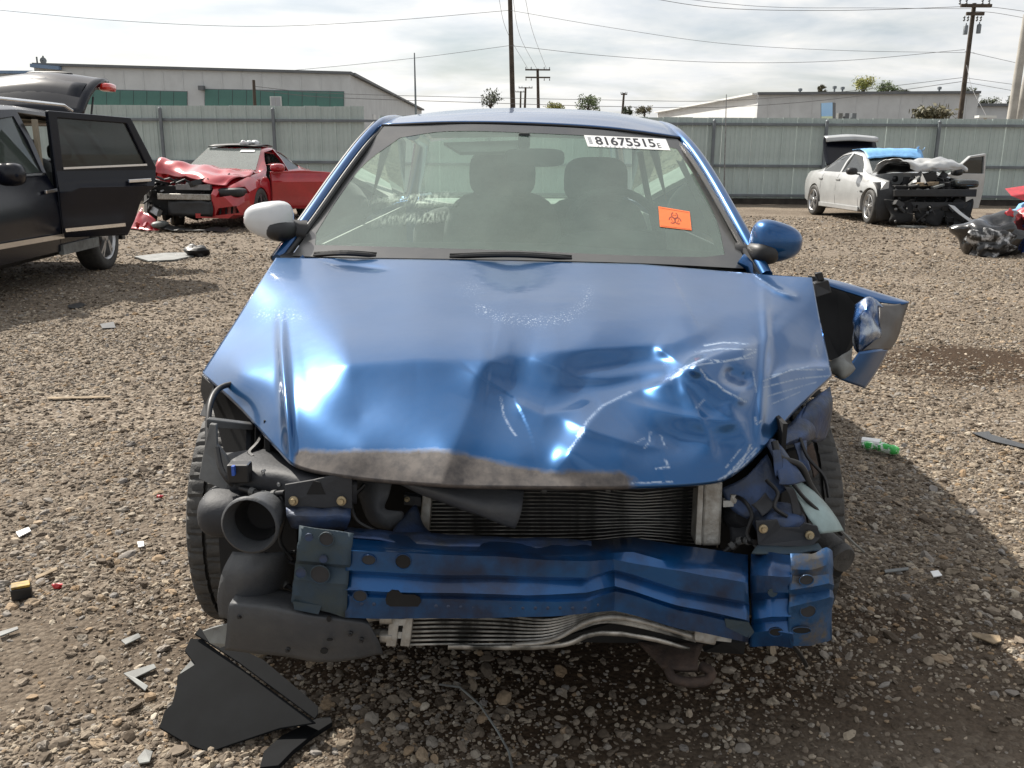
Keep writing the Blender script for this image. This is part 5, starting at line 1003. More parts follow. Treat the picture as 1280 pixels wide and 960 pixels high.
# lower condenser, tubes bent upwards under the kink
cond = slab('condenser', [(508, 764, 1.67), (700, 768, 1.67), (770, 752, 1.70), (872, 782, 1.67), (870, 800, 1.67), (770, 778, 1.70), (690, 800, 1.67), (508, 806, 1.67)], 0.02, 'fin', car)
for k in range(8):
    f = k / 7; pts = [(512, 768 + 38 * f, 1.655), (560, 767 + 38 * f, 1.652), (620, 769 + 36 * f, 1.65), (680, 775 + 27 * f, 1.65), (720, 768 + 20 * f, 1.655), (755, 758 + 20 * f, 1.672), (800, 766 + 18 * f, 1.665), (870, 784 + 18 * f, 1.655)]
    m = MB(); m.tube(cpath(pts, 34), 0.0022, 4); m.build('tube', 'fin_edge', cond)
m = MB(); g = sheet_rows([[(640, 804, 1.645), (690, 797, 1.64), (735, 773, 1.645), (775, 768, 1.655), (820, 778, 1.65), (868, 793, 1.645)], [(640, 808, 1.64), (690, 803, 1.635), (738, 780, 1.64), (775, 776, 1.65), (820, 785, 1.645), (868, 800, 1.64)]], 40, 3); m.grid(g); m.build('side_rail', 'alu', cond, smooth=40, solid=0.004)
m = MB(); g = sheet_rows([[(560, 807, 1.645), (690, 806, 1.64), (735, 792, 1.645), (775, 790, 1.655), (820, 798, 1.65), (862, 810, 1.645)], [(560, 811, 1.65), (690, 810, 1.645), (738, 796, 1.65), (775, 794, 1.66), (820, 802, 1.655), (862, 813, 1.65)]], 40, 3); m.grid(g); m.crumple(0.002, 30); m.build('side_rail', 'fin_edge', cond, smooth=40, solid=0.004)
for a, b in (((486, 766), (500, 768)), ((504, 766), (517, 768))):
    m = MB(); m.prism(px([(a[0] + 2, a[1], 1.625), (b[0], b[1], 1.625), (b[0] - 5, 809, 1.61), (a[0] - 4, 808, 1.61)]), (0, 0.03, 0)); m.build('header_tank', 'alu', cond, bevel=0.002)
for v in (774, 790): slab('header_bridge', [(494, v, 1.622), (508, v, 1.622), (506, v + 8, 1.618), (492, v + 8, 1.618)], 0.02, 'alu', cond)
for v in (771, 791): m = MB(); m.tube(cpath([(456, v + 5, 1.66), (464, v + 1, 1.64), (476, v, 1.63), (488, v, 1.63)], 10), [0.008] * 10, 8); m.build('coolant_pipe', 'alu_bright', cond, smooth=60)
for v in (770, 793): m = MB(); m.lathe([(0.001, -0.012), (0.013, -0.012), (0.013, 0.012), (0.001, 0.012)], PY(483, v + 2, 1.625), (1, 0, 0), 12); m.build('pipe_nut', 'alu', cond, smooth=30)
m = MB(); m.prism(px([(869, 781, 1.64), (899, 788, 1.64), (895, 808, 1.63), (868, 803, 1.63)]), (0, 0.04, 0)); m.build('header_tank', 'alu', cond, bevel=0.005)
slab('header_tab', [(897, 792, 1.64), (915, 797, 1.64), (914, 803, 1.635), (895, 801, 1.635)], 0.015, 'alu', cond)
# towing hook
m = MB(); m.grid(sheet_rows([[(798, 804, 1.80), (840, 806, 1.78), (878, 808, 1.78)], [(815, 822, 1.76), (845, 822, 1.73), (872, 824, 1.73)], [(828, 836, 1.72), (850, 838, 1.70), (872, 838, 1.70)]], 10, 8)); hk = m.build('towing_hook', 'rust', car, smooth=40, solid=0.012)
MB().tube(cpath([(836, 838, 1.71), (842, 848, 1.69), (862, 853, 1.68), (884, 850, 1.69), (889, 840, 1.70), (876, 832, 1.72)], 18), 0.011, 8).build('hook_ring', 'rust', hk, smooth=60)
slab('lower_bracket', [(905, 802, 1.72), (932, 804, 1.72), (930, 818, 1.72), (880, 815, 1.74)], 0.02, 'void', car)
# ---- loose plastic at the lower left
lpn = sheet('lower_valance', [[(302, 733, 1.70), (350, 738, 1.69), (400, 748, 1.67), (446, 756, 1.66)], [(291, 749, 1.62), (350, 757, 1.61), (400, 768, 1.60), (458, 775, 1.60)], [(287, 758, 1.605), (350, 768, 1.595), (410, 778, 1.59), (464, 784, 1.59)], [(285, 785, 1.61), (350, 790, 1.60), (410, 800, 1.595), (472, 800, 1.60)], [(281, 812, 1.63), (345, 819, 1.62), (410, 827, 1.61), (478, 816, 1.62)]], 26, 24, 'grey_plastic', car, crumple=0.004, cf=11, seed=5, solid=0.004)
tag(lpn, 'torn dark grey lower valance panel')
for u, v, a, b in ((405, 814, 5, 4), (411, 774, 3, 4), (412, 800, 4, 1.5)): hole(u, v, 1.583, a, b, lpn, name='tear_hole')
o = slab('valance_shard', [(253, 789, 1.70), (270, 783, 1.69), (289, 779, 1.66), (286, 806, 1.66), (276, 810, 1.68), (262, 804, 1.69)], 0.004, 'lt_plastic', car, bevel=0.001)
sheet('torn_shroud', [[(446, 588, 1.76), (470, 590, 1.74), (492, 594, 1.74)], [(446, 610, 1.75), (470, 615, 1.72), (487, 618, 1.72)], [(452, 632, 1.74), (470, 638, 1.71), (482, 636, 1.72)], [(462, 652, 1.73), (480, 652, 1.71), (505, 640, 1.73)], [(474, 660, 1.73), (487, 662, 1.72), (496, 658, 1.73)]], 14, 22, 'grey_plastic', car, crumple=0.003, cf=20)
sheet('hanging_grille_strip', [[(470, 590, 1.72), (540, 596, 1.70), (600, 604, 1.69), (655, 612, 1.68)], [(480, 596, 1.68), (545, 612, 1.66), (600, 628, 1.65), (652, 636, 1.65)], [(492, 600, 1.68), (545, 622, 1.66), (600, 642, 1.65), (645, 658, 1.65)], [(492, 602, 1.70), (545, 625, 1.68), (600, 645, 1.67), (643, 660, 1.67)]], 26, 16, 'grey_plastic', car, crumple=0.002, cf=20, seed=2)
sheet('shroud_foot', [[(505, 645, 1.74), (520, 632, 1.76), (526, 655, 1.77)], [(490, 665, 1.70), (515, 668, 1.71), (545, 672, 1.73)], [(495, 676, 1.69), (520, 677, 1.69), (548, 680, 1.70)]], 12, 10, 'blue_dirty', car, crumple=0.004, cf=20)
# ---- torn metal at the right front corner
sheet('wing_remnant', [[(958, 560, 1.86), (985, 530, 1.96), (1008, 508, 2.04)], [(972, 560, 1.86), (1000, 545, 1.92), (1020, 530, 2.02)], [(985, 556, 1.90), (1005, 552, 1.95), (1026, 548, 2.05)]], 14, 10, 'blue_dirty', car, crumple=0.006, cf=12)
sheet('wing_flap', [[(1006, 505, 2.06), (1022, 492, 2.10), (1037, 482, 2.14)], [(1002, 520, 2.00), (1022, 512, 2.04), (1040, 505, 2.10)], [(1003, 535, 2.00), (1020, 530, 2.02), (1037, 528, 2.10)], [(1013, 550, 2.02), (1022, 553, 2.04), (1032, 545, 2.10)]], 12, 18, 'blue_dirty', car, crumple=0.008, cf=14, seed=1)
sheet('headlamp_pod_remnant', [[(905, 606, 1.80), (935, 590, 1.80), (958, 566, 1.84)], [(915, 635, 1.78), (945, 612, 1.78), (968, 590, 1.80)], [(932, 650, 1.76), (955, 634, 1.76), (985, 612, 1.78)]], 14, 14, 'blue_dirty', car, crumple=0.012, cf=12, seed=2)
sheet('headlamp_support', [[(955, 552, 1.84), (966, 548, 1.84), (976, 560, 1.84)], [(966, 575, 1.80), (978, 570, 1.80), (988, 578, 1.81)], [(973, 598, 1.76), (985, 594, 1.76), (998, 590, 1.78)], [(974, 606, 1.75), (990, 606, 1.75), (1006, 603, 1.77)]], 10, 18, 'blue_dirty', car, crumple=0.005, cf=16, seed=3)
MB().tube(cpath([(968, 552, 1.82), (975, 572, 1.80), (1000, 582, 1.80), (1012, 606, 1.80), (1030, 635, 1.80), (1042, 660, 1.78)], 26), 0.008, 8).build('hose', 'black', car, smooth=60)
MB().tube(cpath([(988, 600, 1.76), (1005, 622, 1.74), (1030, 645, 1.74), (1052, 668, 1.76)], 16), 0.004, 6).build('cable', 'black', car, smooth=60)
sheet('fender_liner_shard', [[(985, 604, 1.78), (1000, 603, 1.79), (1012, 610, 1.80)], [(1000, 626, 1.74), (1018, 626, 1.75), (1032, 630, 1.77)], [(1014, 650, 1.72), (1035, 648, 1.73), (1048, 650, 1.75)], [(1026, 668, 1.71), (1045, 666, 1.72), (1056, 663, 1.74)]], 10, 18, 'cyan_plastic', car, crumple=0.004, cf=14)
pb = slab('mounting_plate', [(945, 652, 1.69), (972, 650, 1.69), (976, 660, 1.69), (1000, 660, 1.69), (1006, 654, 1.69), (1022, 658, 1.69), (1026, 672, 1.69), (1014, 684, 1.68), (948, 682, 1.68)], 0.006, 'char_plastic', car, bevel=0.001)
bolt(954, 661, 1.684, 0.009, pb); bolt(1012, 669, 1.684, 0.009, pb)
m = superell(PY(972, 650, 1.76), 0.055, 0.06, 0.035, 0.9); m.crumple(0.01, 20, 4); m.build('strut_tower_end', 'blue_dirty', car, smooth=60)
sheet('crash_box_flange', [[(946, 682, 1.68), (985, 684, 1.68), (1022, 680, 1.69)], [(940, 692, 1.65), (985, 694, 1.65), (1030, 688, 1.67)]], 14, 6, 'teal_metal', car, crumple=0.006, cf=20, seed=6)
m = MB(); c = PY(1044, 692, 1.78); m.lathe([(0.001, 0.03), (0.028, 0.03), (0.033, 0.022), (0.033, 0.012), (0.028, 0.008), (0.033, 0.004), (0.033, -0.06), (0.001, -0.06)], c, (0.35, -1, -0.1), 22); m.crumple(0.006, 25); m.build('crushed_canister', 'rubber', car, smooth=40)
slab('splash_shard', [(1030, 708, 1.80), (1052, 700, 1.80), (1054, 715, 1.80), (1048, 722, 1.80), (1034, 716, 1.80)], 0.02, 'void', car)
MB().tube(cpath([(1052, 664, 1.78), (1066, 678, 1.80), (1080, 690, 1.84)], 6), 0.003, 5).build('wire_end', 'lt_plastic', car)
slab('hanging_scrap', [(930, 600, 1.84), (955, 606, 1.82), (945, 640, 1.80), (920, 645, 1.82)], 0.015, 'void', car)
MB().tube(cpath([(985, 800, 1.64), (1000, 818, 1.68), (1008, 832, 1.72)], 6), 0.005, 5).build('hanging_cable', 'black', car)
# ---- right fender folded outwards
fr_ = slab('fender_cavity', [(1012, 345, 2.74), (1046, 352, 2.74), (1108, 372, 2.72), (1078, 392, 2.70), (1064, 440, 2.62), (1052, 452, 2.58), (1036, 450, 2.56), (1024, 400, 2.66)], 0.02, 'void', car)
sheet('fender', [[(1026, 347, 2.70), (1060, 355, 2.70), (1100, 367, 2.68), (1137, 378, 2.66)], [(1030, 352, 2.66), (1064, 362, 2.66), (1102, 374, 2.64), (1134, 379, 2.64)], [(1036, 358, 2.65), (1068, 368, 2.645), (1100, 378, 2.63), (1128, 381, 2.635)]], 24, 8, 'blue', car, solid=0.004)
fo = sheet('fender', [[(1098, 380, 2.60), (1116, 381, 2.62), (1137, 378, 2.65)], [(1100, 396, 2.56), (1115, 398, 2.58), (1130, 396, 2.63)], [(1098, 418, 2.52), (1110, 420, 2.55), (1122, 420, 2.60)], [(1078, 438, 2.47), (1096, 437, 2.50), (1112, 436, 2.56)]], 16, 20, 'scuffed_inner', car, crumple=0.004, cf=10); tag(fo, 'folded bare silver inside of the fender')
sheet('fender', [[(1074, 440, 2.46), (1094, 437, 2.49), (1112, 436, 2.55)], [(1060, 458, 2.44), (1080, 460, 2.47), (1098, 462, 2.53)], [(1042, 471, 2.42), (1062, 479, 2.45), (1081, 486, 2.50)]], 16, 12, 'blue', car, crumple=0.003, cf=8)
sheet('fender_fold', [[(1076, 378, 2.58), (1088, 373, 2.56), (1104, 380, 2.58)], [(1068, 392, 2.54), (1080, 388, 2.50), (1098, 384, 2.56)], [(1064, 412, 2.52), (1080, 408, 2.48), (1101, 402, 2.54)], [(1066, 430, 2.50), (1080, 430, 2.47), (1096, 424, 2.52)], [(1070, 440, 2.48), (1076, 440, 2.47), (1084, 436, 2.50)]], 18, 26, 'bare_metal', car, crumple=0.016, cf=20, seed=3, smooth=20)
sheet('fender_torn_tab', [[(1036, 450, 2.42), (1048, 446, 2.40), (1066, 438, 2.44)], [(1038, 460, 2.40), (1052, 456, 2.38), (1068, 452, 2.42)], [(1042, 470, 2.40), (1055, 473, 2.38), (1066, 464, 2.42)]], 14, 12, 'lt_plastic', car, crumple=0.014, cf=22, seed=4)
slab('hood_hinge', [(1018, 354, 2.62), (1036, 350, 2.62), (1040, 366, 2.62), (1020, 372, 2.60)], 0.03, 'black', car, bevel=0.003)
slab('hinge_stop', [(1020, 342, 2.63), (1028, 340, 2.63), (1031, 350, 2.63), (1023, 352, 2.63)], 0.02, 'black', car, bevel=0.002)

# ---- more torn fragments round the right headlamp opening
RF = [('torn_bracket', [(962, 566, 1.80), (974, 562, 1.80), (980, 590, 1.78), (968, 596, 1.78)], 'blue_dirty'), ('torn_bracket', [(992, 556, 1.90), (1006, 552, 1.92), (1012, 590, 1.88), (1000, 600, 1.86), (995, 580, 1.87)], 'blue_dirty'),
 ('torn_bracket', [(1008, 560, 1.95), (1016, 556, 1.96), (1022, 590, 1.94), (1014, 596, 1.93)], 'rust'), ('torn_bracket', [(936, 632, 1.74), (958, 618, 1.75), (970, 632, 1.74), (952, 648, 1.72)], 'char_plastic'),
 ('torn_bracket', [(905, 640, 1.82), (930, 632, 1.82), (936, 672, 1.78), (914, 690, 1.78)], 'char_plastic'), ('torn_bracket', [(980, 610, 1.74), (992, 612, 1.74), (1004, 640, 1.73), (996, 652, 1.72), (986, 634, 1.73)], 'char_plastic')]
for k_, (nm, pts, mt) in enumerate(RF):
    m = MB(); P4 = [np.array(p, float) for p in pts]; 
    if len(P4) == 5: P4 = [P4[0], P4[1], P4[2], P4[3]]
    g = [[PY(*((P4[0] * (1 - s_) + P4[1] * s_) * (1 - t_) + (P4[3] * (1 - s_) + P4[2] * s_) * t_)) for s_ in np.linspace(0, 1, 8)] for t_ in np.linspace(0, 1, 12)]
    m.grid(g); m.crumple(0.012, 22, k_ + 3); m.build(nm, mt, car, smooth=35, solid=0.003)
for k_, pts in enumerate(([(912, 618, 1.80), (930, 626, 1.76), (940, 645, 1.73), (934, 668, 1.72), (946, 684, 1.70)], [(958, 600, 1.77), (972, 616, 1.74), (968, 634, 1.72), (984, 646, 1.71)], [(1000, 548, 1.92), (1010, 572, 1.88), (1030, 596, 1.86), (1036, 622, 1.84)], [(456, 606, 1.74), (440, 625, 1.72), (446, 650, 1.70), (470, 664, 1.70)], [(345, 600, 1.74), (356, 640, 1.70), (350, 676, 1.70), (366, 700, 1.68)])):
    MB().tube(cpath(pts, 16), 0.0045, 6).build('loose_wire', 'black', car, smooth=60)
m = MB(); m.lathe([(0.001, 0.0), (0.03, 0.0), (0.036, 0.01), (0.036, 0.03), (0.02, 0.05), (0.001, 0.05)], PY(918, 640, 1.84), (0.2, -1, 0.2), 18); m.build('lamp_socket', 'char_plastic', car, smooth=40)

for k_ in range(20):   # spot welds along the bumper beam
    u_ = 452 + k_ * 15.5
    if 480 < u_ < 530: continue
    j_ = min(range(len(WV)), key=lambda q: abs(WV[q][0] - u_)); 
    va = float(np.interp(u_, [q[0] for q in WV], [q[1] for q in WV])); ya = float(np.interp(u_, [q[0] for q in WV], [q[2] for q in WV]))
    m = MB(); m.lathe([(0.0005, 0.0012), (0.0028, 0.0010), (0.0038, 0.0)], PY(u_, va, ya - 0.003), (0, -1, 0.1), 10); m.build('spot_weld', 'blue_dirty', beam, smooth=50)
for pts in ([(534, 606, 1.80), (600, 609, 1.78), (680, 612, 1.77), (760, 610, 1.77), (870, 606, 1.76)], [(300, 610, 1.73), (330, 618, 1.71), (356, 616, 1.68)], [(372, 690, 1.70), (350, 702, 1.72), (352, 726, 1.72), (372, 740, 1.70)], [(905, 690, 1.74), (925, 676, 1.74), (944, 678, 1.70)]):
    m = MB(); m.tube(cpath(pts, 22), 0.006, 7); lo_ = m.build('wiring_loom', 'black', car, smooth=60)
    P_ = cpath(pts, 9)
    for q in (2, 4, 6): m = MB(); m.lathe([(0.0068, -0.006), (0.0085, -0.005), (0.0085, 0.005), (0.0068, 0.006)], P_[q], (P_[q + 1] - P_[q - 1]), 10); m.build('loom_clip', 'mid_plastic', lo_)
for u_, v_, y_ in ((330, 590, 1.742), (415, 606, 1.672), (300, 600, 1.738), (350, 605, 1.716)): bolt(u_, v_, y_, 0.006, car, 'steel')
for k_, (u_, v_) in enumerate(((452, 800), (300, 770), (438, 792), (360, 812))): bolt(u_, v_, 1.588 + 0.012 * (u_ < 320), 0.005, lpn, 'black')

# stub of the right fender still joined to the door front
g = [[Vector((CX + 0.80, 2.93, z_)), Vector((CX + 0.85, 2.84, z_)), Vector((0.915, 2.745, z_))] for z_ in (0.90, 0.80, 0.66)]
MB().grid(g).build('fender', 'blue', car, smooth=50, solid=0.004)
MB().grid([[Vector((CX + 0.70, y_, z_)) for y_ in (2.35, 2.7, 3.0)] for z_ in (0.62, 0.76, 0.84)]).build('inner_wing', 'void', car, solid=0.01)
# ------------------------------------------------------------------ the other wrecks: shared shell builder (local x forward, y left)
def mesh_from(mb):
    me = bpy.data.meshes.new('tmp'); me.from_pydata([tuple(p) for p in mb.v], [], mb.f); bm = bmesh.new(); bm.from_mesh(me); bmesh.ops.remove_doubles(bm, verts=bm.verts, dist=1e-5); bmesh.ops.recalc_face_normals(bm, faces=bm.faces); bm.to_mesh(me); bm.free(); return me
def boolean(base, cutters):
    o = bpy.data.objects.new('tmp_base', mesh_from(base)); COL.objects.link(o); cs = []
    for c in cutters:
        k = bpy.data.objects.new('tmp_cut', mesh_from(c)); COL.objects.link(k); cs.append(k); md = o.modifiers.new('b', 'BOOLEAN'); md.object = k; md.operation = 'DIFFERENCE'; md.solver = 'EXACT'
    bpy.context.view_layer.update(); me = bpy.data.meshes.new_from_object(o.evaluated_get(bpy.context.evaluated_depsgraph_get()))
    r_ = MB(); r_.v = [v.co.copy() for v in me.vertices]; r_.f = [tuple(p.vertices) for p in me.polygons]
    for k in cs + [o]: bpy.data.objects.remove(k)
    return r_
def section(zb, zs, zt, hm, hs, ht, ins=0.0):
    i = ins; return [(0.001, zb + i), (hm * .85 - i, zb + i), (hm * .97 - i, zb + .06 + i), (hm - i, (zb + zs) * .5), (hm * .985 - i, zs - .14), (hs - i * .8, zs), ((hs + ht) / 2 + .012 - i, (zs + zt) / 2), (ht - i * .8, zt - .05 - i * .6), (ht * .86 - i * .6, zt - .012 - i), (ht * .45, zt + .006 - i), (0.001, zt + .012 - i)]
def loft(st, n, ins=0.0, x0=None, x1=None):
    A = np.array(st, float); xs = np.linspace(A[0, 0] if x0 is None else x0, A[-1, 0] if x1 is None else x1, n); m = MB(); rows_ = []
    for x in xs:
        q = [np.interp(x, A[:, 0], A[:, j]) for j in range(1, 7)]; h = section(*q, ins=ins); ring = [(x, y, z) for y, z in h] + [(x, -y, z) for y, z in reversed(h)]; rows_.append([Vector(p) for p in ring])
    k = len(rows_[0]); vs = [p for r_ in rows_ for p in r_]; fs = [(i * k + j, i * k + (j + 1) % k, (i + 1) * k + (j + 1) % k, (i + 1) * k + j) for i in range(n - 1) for j in range(k)]
    fs += [tuple(range(k)), tuple(reversed(range((n - 1) * k, n * k)))]; m.add(vs, fs); return m
def dense(st, n=60):
    A = np.array(st, float); xs = np.linspace(A[0, 0], A[-1, 0], n); out_ = []
    w_ = (A[-1, 0] - A[0, 0]) * 0.022
    for x in xs: out_.append([x] + [np.mean([np.interp(x + d, A[:, 0], A[:, j]) for d in (-w_, -w_ / 2, 0, w_ / 2, w_)]) for j in range(1, 7)])
    return out_
def side_poly(poly, y0, y1): m = MB(); m.prism([(x, y0, z) for x, z in poly], (0, y1 - y0, 0)); return m
def wheel_cut(x, r_, y0, y1): m = MB(); m.prism([(x + math.cos(a) * r_, y0, 0.33 + math.sin(a) * r_) for a in np.linspace(0, 2 * math.pi, 25)[:-1]], (0, y1 - y0, 0)); return m
def alloy(root, x, y, s, rad, wd, mat='rim', steer=0.0, spokes=5, twin=True):
    """s = +1 for the left side: outer face towards +y"""
    rot = Matrix.Translation((x, y, rad)) @ Matrix.Rotation(steer, 4, 'Z')
    m = MB(); k = rad; m.lathe([(k * .66, -wd / 2 * .8), (k * .84, -wd / 2), (k * .96, -wd * .44), (k, -wd * .3), (k, wd * .3), (k * .96, wd * .44), (k * .84, wd / 2), (k * .70, wd / 2 * .94)], (0, 0, 0), (0, 1, 0), 36); m.xform(rot); w_ = m.build('wheel', 'rubber', root, world=False, smooth=50)
    m = MB(); m.lathe([(k * .60, -s * wd * .4), (k * .655, s * wd * .30), (k * .70, s * wd * .44), (k * .675, s * wd * .46), (k * .62, s * wd * .36)], (0, 0, 0), (0, 1, 0), 36)
    for i in range(spokes):
        for d in ((-.13, .13) if twin else (0,)):
            a = 2 * math.pi * i / spokes + 0.3; c0 = Vector((math.cos(a + d * .6) * k * .16, s * wd * .40, math.sin(a + d * .6) * k * .16)); c1 = Vector((math.cos(a + d) * k * .64, s * wd * .36, math.sin(a + d) * k * .64)); m.beam(c0, c1, k * (.09 if twin else .17), 0.03, (0, 1, 0))
    m.lathe([(0.001, s * wd * .46), (k * .12, s * wd * .46), (k * .2, s * wd * .36), (k * .2, s * wd * .25)], (0, 0, 0), (0, 1, 0), 20); m.xform(rot); m.build('rim', mat, w_, world=False, smooth=35)
    m = MB(); m.lathe([(0.001, -s * wd * .05), (k * .52, -s * wd * .05), (k * .52, -s * wd * .12), (0.001, -s * wd * .12)], (0, 0, 0), (0, 1, 0), 24); m.xform(rot); m.build('brake_disc', 'rust', w_, world=False)
    return w_
def pane(root, pts, mat, name='window', th=(0, 0.004, 0)): m = MB(); m.prism(pts, th); return m.build(name, mat, root, world=False)
def ysurf(st, x, z, ins=0.0):
    A = np.array(st, float); q = [np.interp(x, A[:, 0], A[:, j]) for j in range(1, 7)]; h = section(*q); zs_ = [p[1] for p in h]; return float(np.interp(z, zs_, [p[0] for p in h])) - ins
def side_panes(root, st, poly, s, mat, name='window', ins=0.012): return pane(root, [(x, s * ysurf(st, x, z, ins), z) for x, z in poly], mat, name, (0, -s * 0.004, 0))
def junk(name, root, box_, n, mat, seed, size=(0.05, 0.22), world=False):
    rn = random.Random(seed); m = MB(); (x0, x1), (y0, y1), (z0, z1) = box_
    for k in range(n):
        c = Vector((rn.uniform(x0, x1), rn.uniform(y0, y1), rn.uniform(z0, z1))); s = rn.uniform(*size); t = rn.random(); rot = Matrix.Rotation(rn.uniform(-.7, .7), 3, 'X') @ Matrix.Rotation(rn.uniform(-3, 3), 3, 'Z') @ Matrix.Rotation(rn.uniform(-.6, .6), 3, 'Y')
        if t < .5: m.box(c, (s * rn.uniform(.6, 2.0), s * rn.uniform(.4, 1.2), s * rn.uniform(.2, .9)), rot)
        elif t < .8: d = rot @ Vector((s * 1.6, 0, 0)); e = rot @ Vector((0, s * .5, s * .3)); m.tube([c - d, c - d * .3 + e, c + d * .4 - e * .4, c + d], s * rn.uniform(.06, .16), 7)
        else: m.lathe([(0.001, 0), (s * .4, 0), (s * .45, s * .1), (s * .45, s * .5), (0.001, s * .55)], c, rot @ Vector((1, 0, 0)), 12)
    return m.build(name, mat, root, world=world, smooth=30)
def lsheet(name, root, rows_, nu_, nv_, mat, crumple=0.0, cf=4, seed=0, solid=0.006, smooth=35, curved=True):
    f = catmull if curved else lin; rr = [f(r_, nu_) for r_ in rows_]; cols = [f([r_[j] for r_ in rr], nv_) for j in range(nu_)]
    m = MB(); m.grid([[Vector(cols[j][i]) for j in range(nu_)] for i in range(nv_)])
    if crumple: m.crumple(crumple, cf, seed)
    return m.build(name, mat, root, world=False, smooth=smooth, solid=solid)
def door(root, hinge, s, ang, outer, glass, mat, handle=None, strip=None, glassmat_='darkglass', framew=0.03, trim='int_dark', z_belt=None, name='door'):
    """outer: (d, z) outline along the door from the hinge; swings out by ang"""
    hx, hy = hinge; bx = Vector((-math.cos(ang), s * math.sin(ang), 0)); nrm = Vector((math.sin(ang), s * math.cos(ang), 0))
    def P(d, z, o=0.0): return Vector((hx, hy, 0)) + bx * d + Vector((0, 0, z)) + nrm * o
    base = MB(); lower = [(d, z) for d, z in outer]
    m = MB(); m.prism([P(d, z) for d, z in lower], -nrm * 0.07)
    if glass:
        cut = MB(); cut.prism([P(d, z, 0.3) for d, z in glass], -nrm * 0.6); m = boolean(m, [cut])
    dd = m.build(name, mat, root, world=False, bevel=0.012)
    if glass: m = MB(); m.prism([P(d, z, -0.03) for d, z in glass], -nrm * 0.005); m.build('door_glass', glassmat_, dd, world=False)
    zb = z_belt or 0.9
    m = MB(); m.prism([P(d, min(z, zb), -0.072) for d, z in lower], -nrm * 0.04); m.build('door_trim', trim, dd, world=False)
    if handle: d, z = handle; m = MB(); m.beam(P(d - .13, z, .05), P(d + .13, z + .01, .05), 0.02, 0.035); m.build('door_handle', 'chrome', dd, world=False, bevel=0.006)
    if strip: d0, z0, d1, z1 = strip; m = MB(); m.beam(P(d0, z0, .026), P(d1, z1, .026), 0.02, 0.035); m.build('chrome_strip', 'chrome', dd, world=False)
    return dd, P
def place(wheel_local, u, v, heading):
    g = PZ(u, v); rz = math.atan2(heading[1], heading[0]); q = Matrix.Rotation(rz, 3, 'Z') @ Vector((wheel_local[0], wheel_local[1], 0)); return (g.x - q.x, g.y - q.y, 0), rz
def seat_local(root, x, y, w_=0.5, z=0.45, h=0.62, mat='seat'):
    m = superell((x, y, z + h / 2), 0.09, w_ / 2, h / 2, 0.55); a = m.build('seat', mat, root, world=False, smooth=60); m = superell((x - .03, y, z + h + .09), 0.05, .13, .09, 0.6); m.build('headrest', mat, a, world=False, smooth=60)
    m = superell((x + .28, y, z), 0.28, w_ / 2, 0.08, 0.5); m.build('cushion', mat, a, world=False, smooth=60)

# ---------------- white sedan
hd = Vector((0.06, -1)).normalized(); loc, rz = place((1.40, -0.88), 1083, 280, hd)
sed = thing('wrecked_sedan', 'white four door sedan with its front end torn off by the right fence', 'car', loc, rz)
ST = dense([(-2.36, .42, .82, .88, .68, .64, .5), (-2.26, .30, .90, .99, .80, .74, .62), (-1.75, .22, .93, 1.03, .885, .80, .66), (-1.45, .2, .94, 1.06, .905, .82, .62), (-.78, .2, .94, 1.37, .91, .83, .56), (-.2, .2, .935, 1.425, .91, .835, .57), (.25, .2, .93, 1.40, .91, .83, .555), (.98, .2, .92, .98, .91, .81, .67), (1.4, .22, .87, .92, .90, .79, .64), (1.78, .3, .81, .86, .86, .75, .6)])
wf = [(.78, .975), (.30, 1.29), (-.16, 1.35), (-.16, .965)]; wr2 = [(-.23, .965), (-.23, 1.35), (-.70, 1.30), (-1.22, 1.03), (-1.14, .97)]
cab = loft(ST, 30, 0.045, -1.25, .80); cab = loft([r_ for r_ in ST], 24, 0.05, -1.35, 0.95)
def ws_cut(x0, x1, z0, z1, hw0, hw1): m = MB(); m.prism([(x0, -hw0, z0), (x0, hw0, z0), (x1, hw1, z1), (x1, -hw1, z1)], (0.35 if x0 > 0 else -0.35, 0, 0.30)); k_ = Vector((-0.12 if x0 > 0 else 0.12, 0, -0.12)); m.v = [p + k_ if i < 4 else p for i, p in enumerate(m.v)]; return m
bay = MB(); bay.box((1.55, 0, .85), (.95, 1.38, .9))
fdoor = side_poly([(.92, .28), (.92, .9), (.78, .98), (.30, 1.30), (-.16, 1.36), (-.19, .25)], 0.3, 1.3)
nose = MB(); nose.box((1.78, .55, .6), (.75, 1.0, 1.0))
trk = MB(); trk.box((-1.92, 0, .95), (.62, 1.2, .5))
shell = boolean(loft(ST, 70), [cab, side_poly(wf, -1.3, 1.3), side_poly(wr2, -1.3, 1.3), wheel_cut(1.40, .37, -1.2, 1.2), wheel_cut(-1.38, .37, -1.2, 1.2), bay, fdoor, nose, trk, ws_cut(.93, .28, .985, 1.375, .62, .50), ws_cut(-1.42, -.80, 1.06, 1.345, .54, .48)])
body = shell.build('body', 'silver_white', sed, world=False, smooth=32)
for s in (-1,): side_panes(sed, ST, wf, s, 'darkglass'); side_panes(sed, ST, wr2, s, 'darkglass')
side_panes(sed, ST, wr2, 1, 'darkglass')
pane(sed, [(.93, -.64, .985), (.93, .64, .985), (.28, .52, 1.375), (.28, -.52, 1.375)], 'sideglass', 'windscreen', (-.004, 0, -.004))
pane(sed, [(-1.42, -.56, 1.06), (-1.42, .56, 1.06), (-.80, .49, 1.345), (-.80, -.49, 1.345)], 'darkglass', 'rear_window', (.004, 0, -.004))
m = MB(); m.box((-.15, 0, .24), (2.3, 1.6, .05)); m.build('floor', 'int_dark', sed, world=False); m = MB(); m.box((.84, 0, .80), (.3, 1.5, .26)); m.build('dashboard', 'int_dark', sed, world=False, bevel=.04)
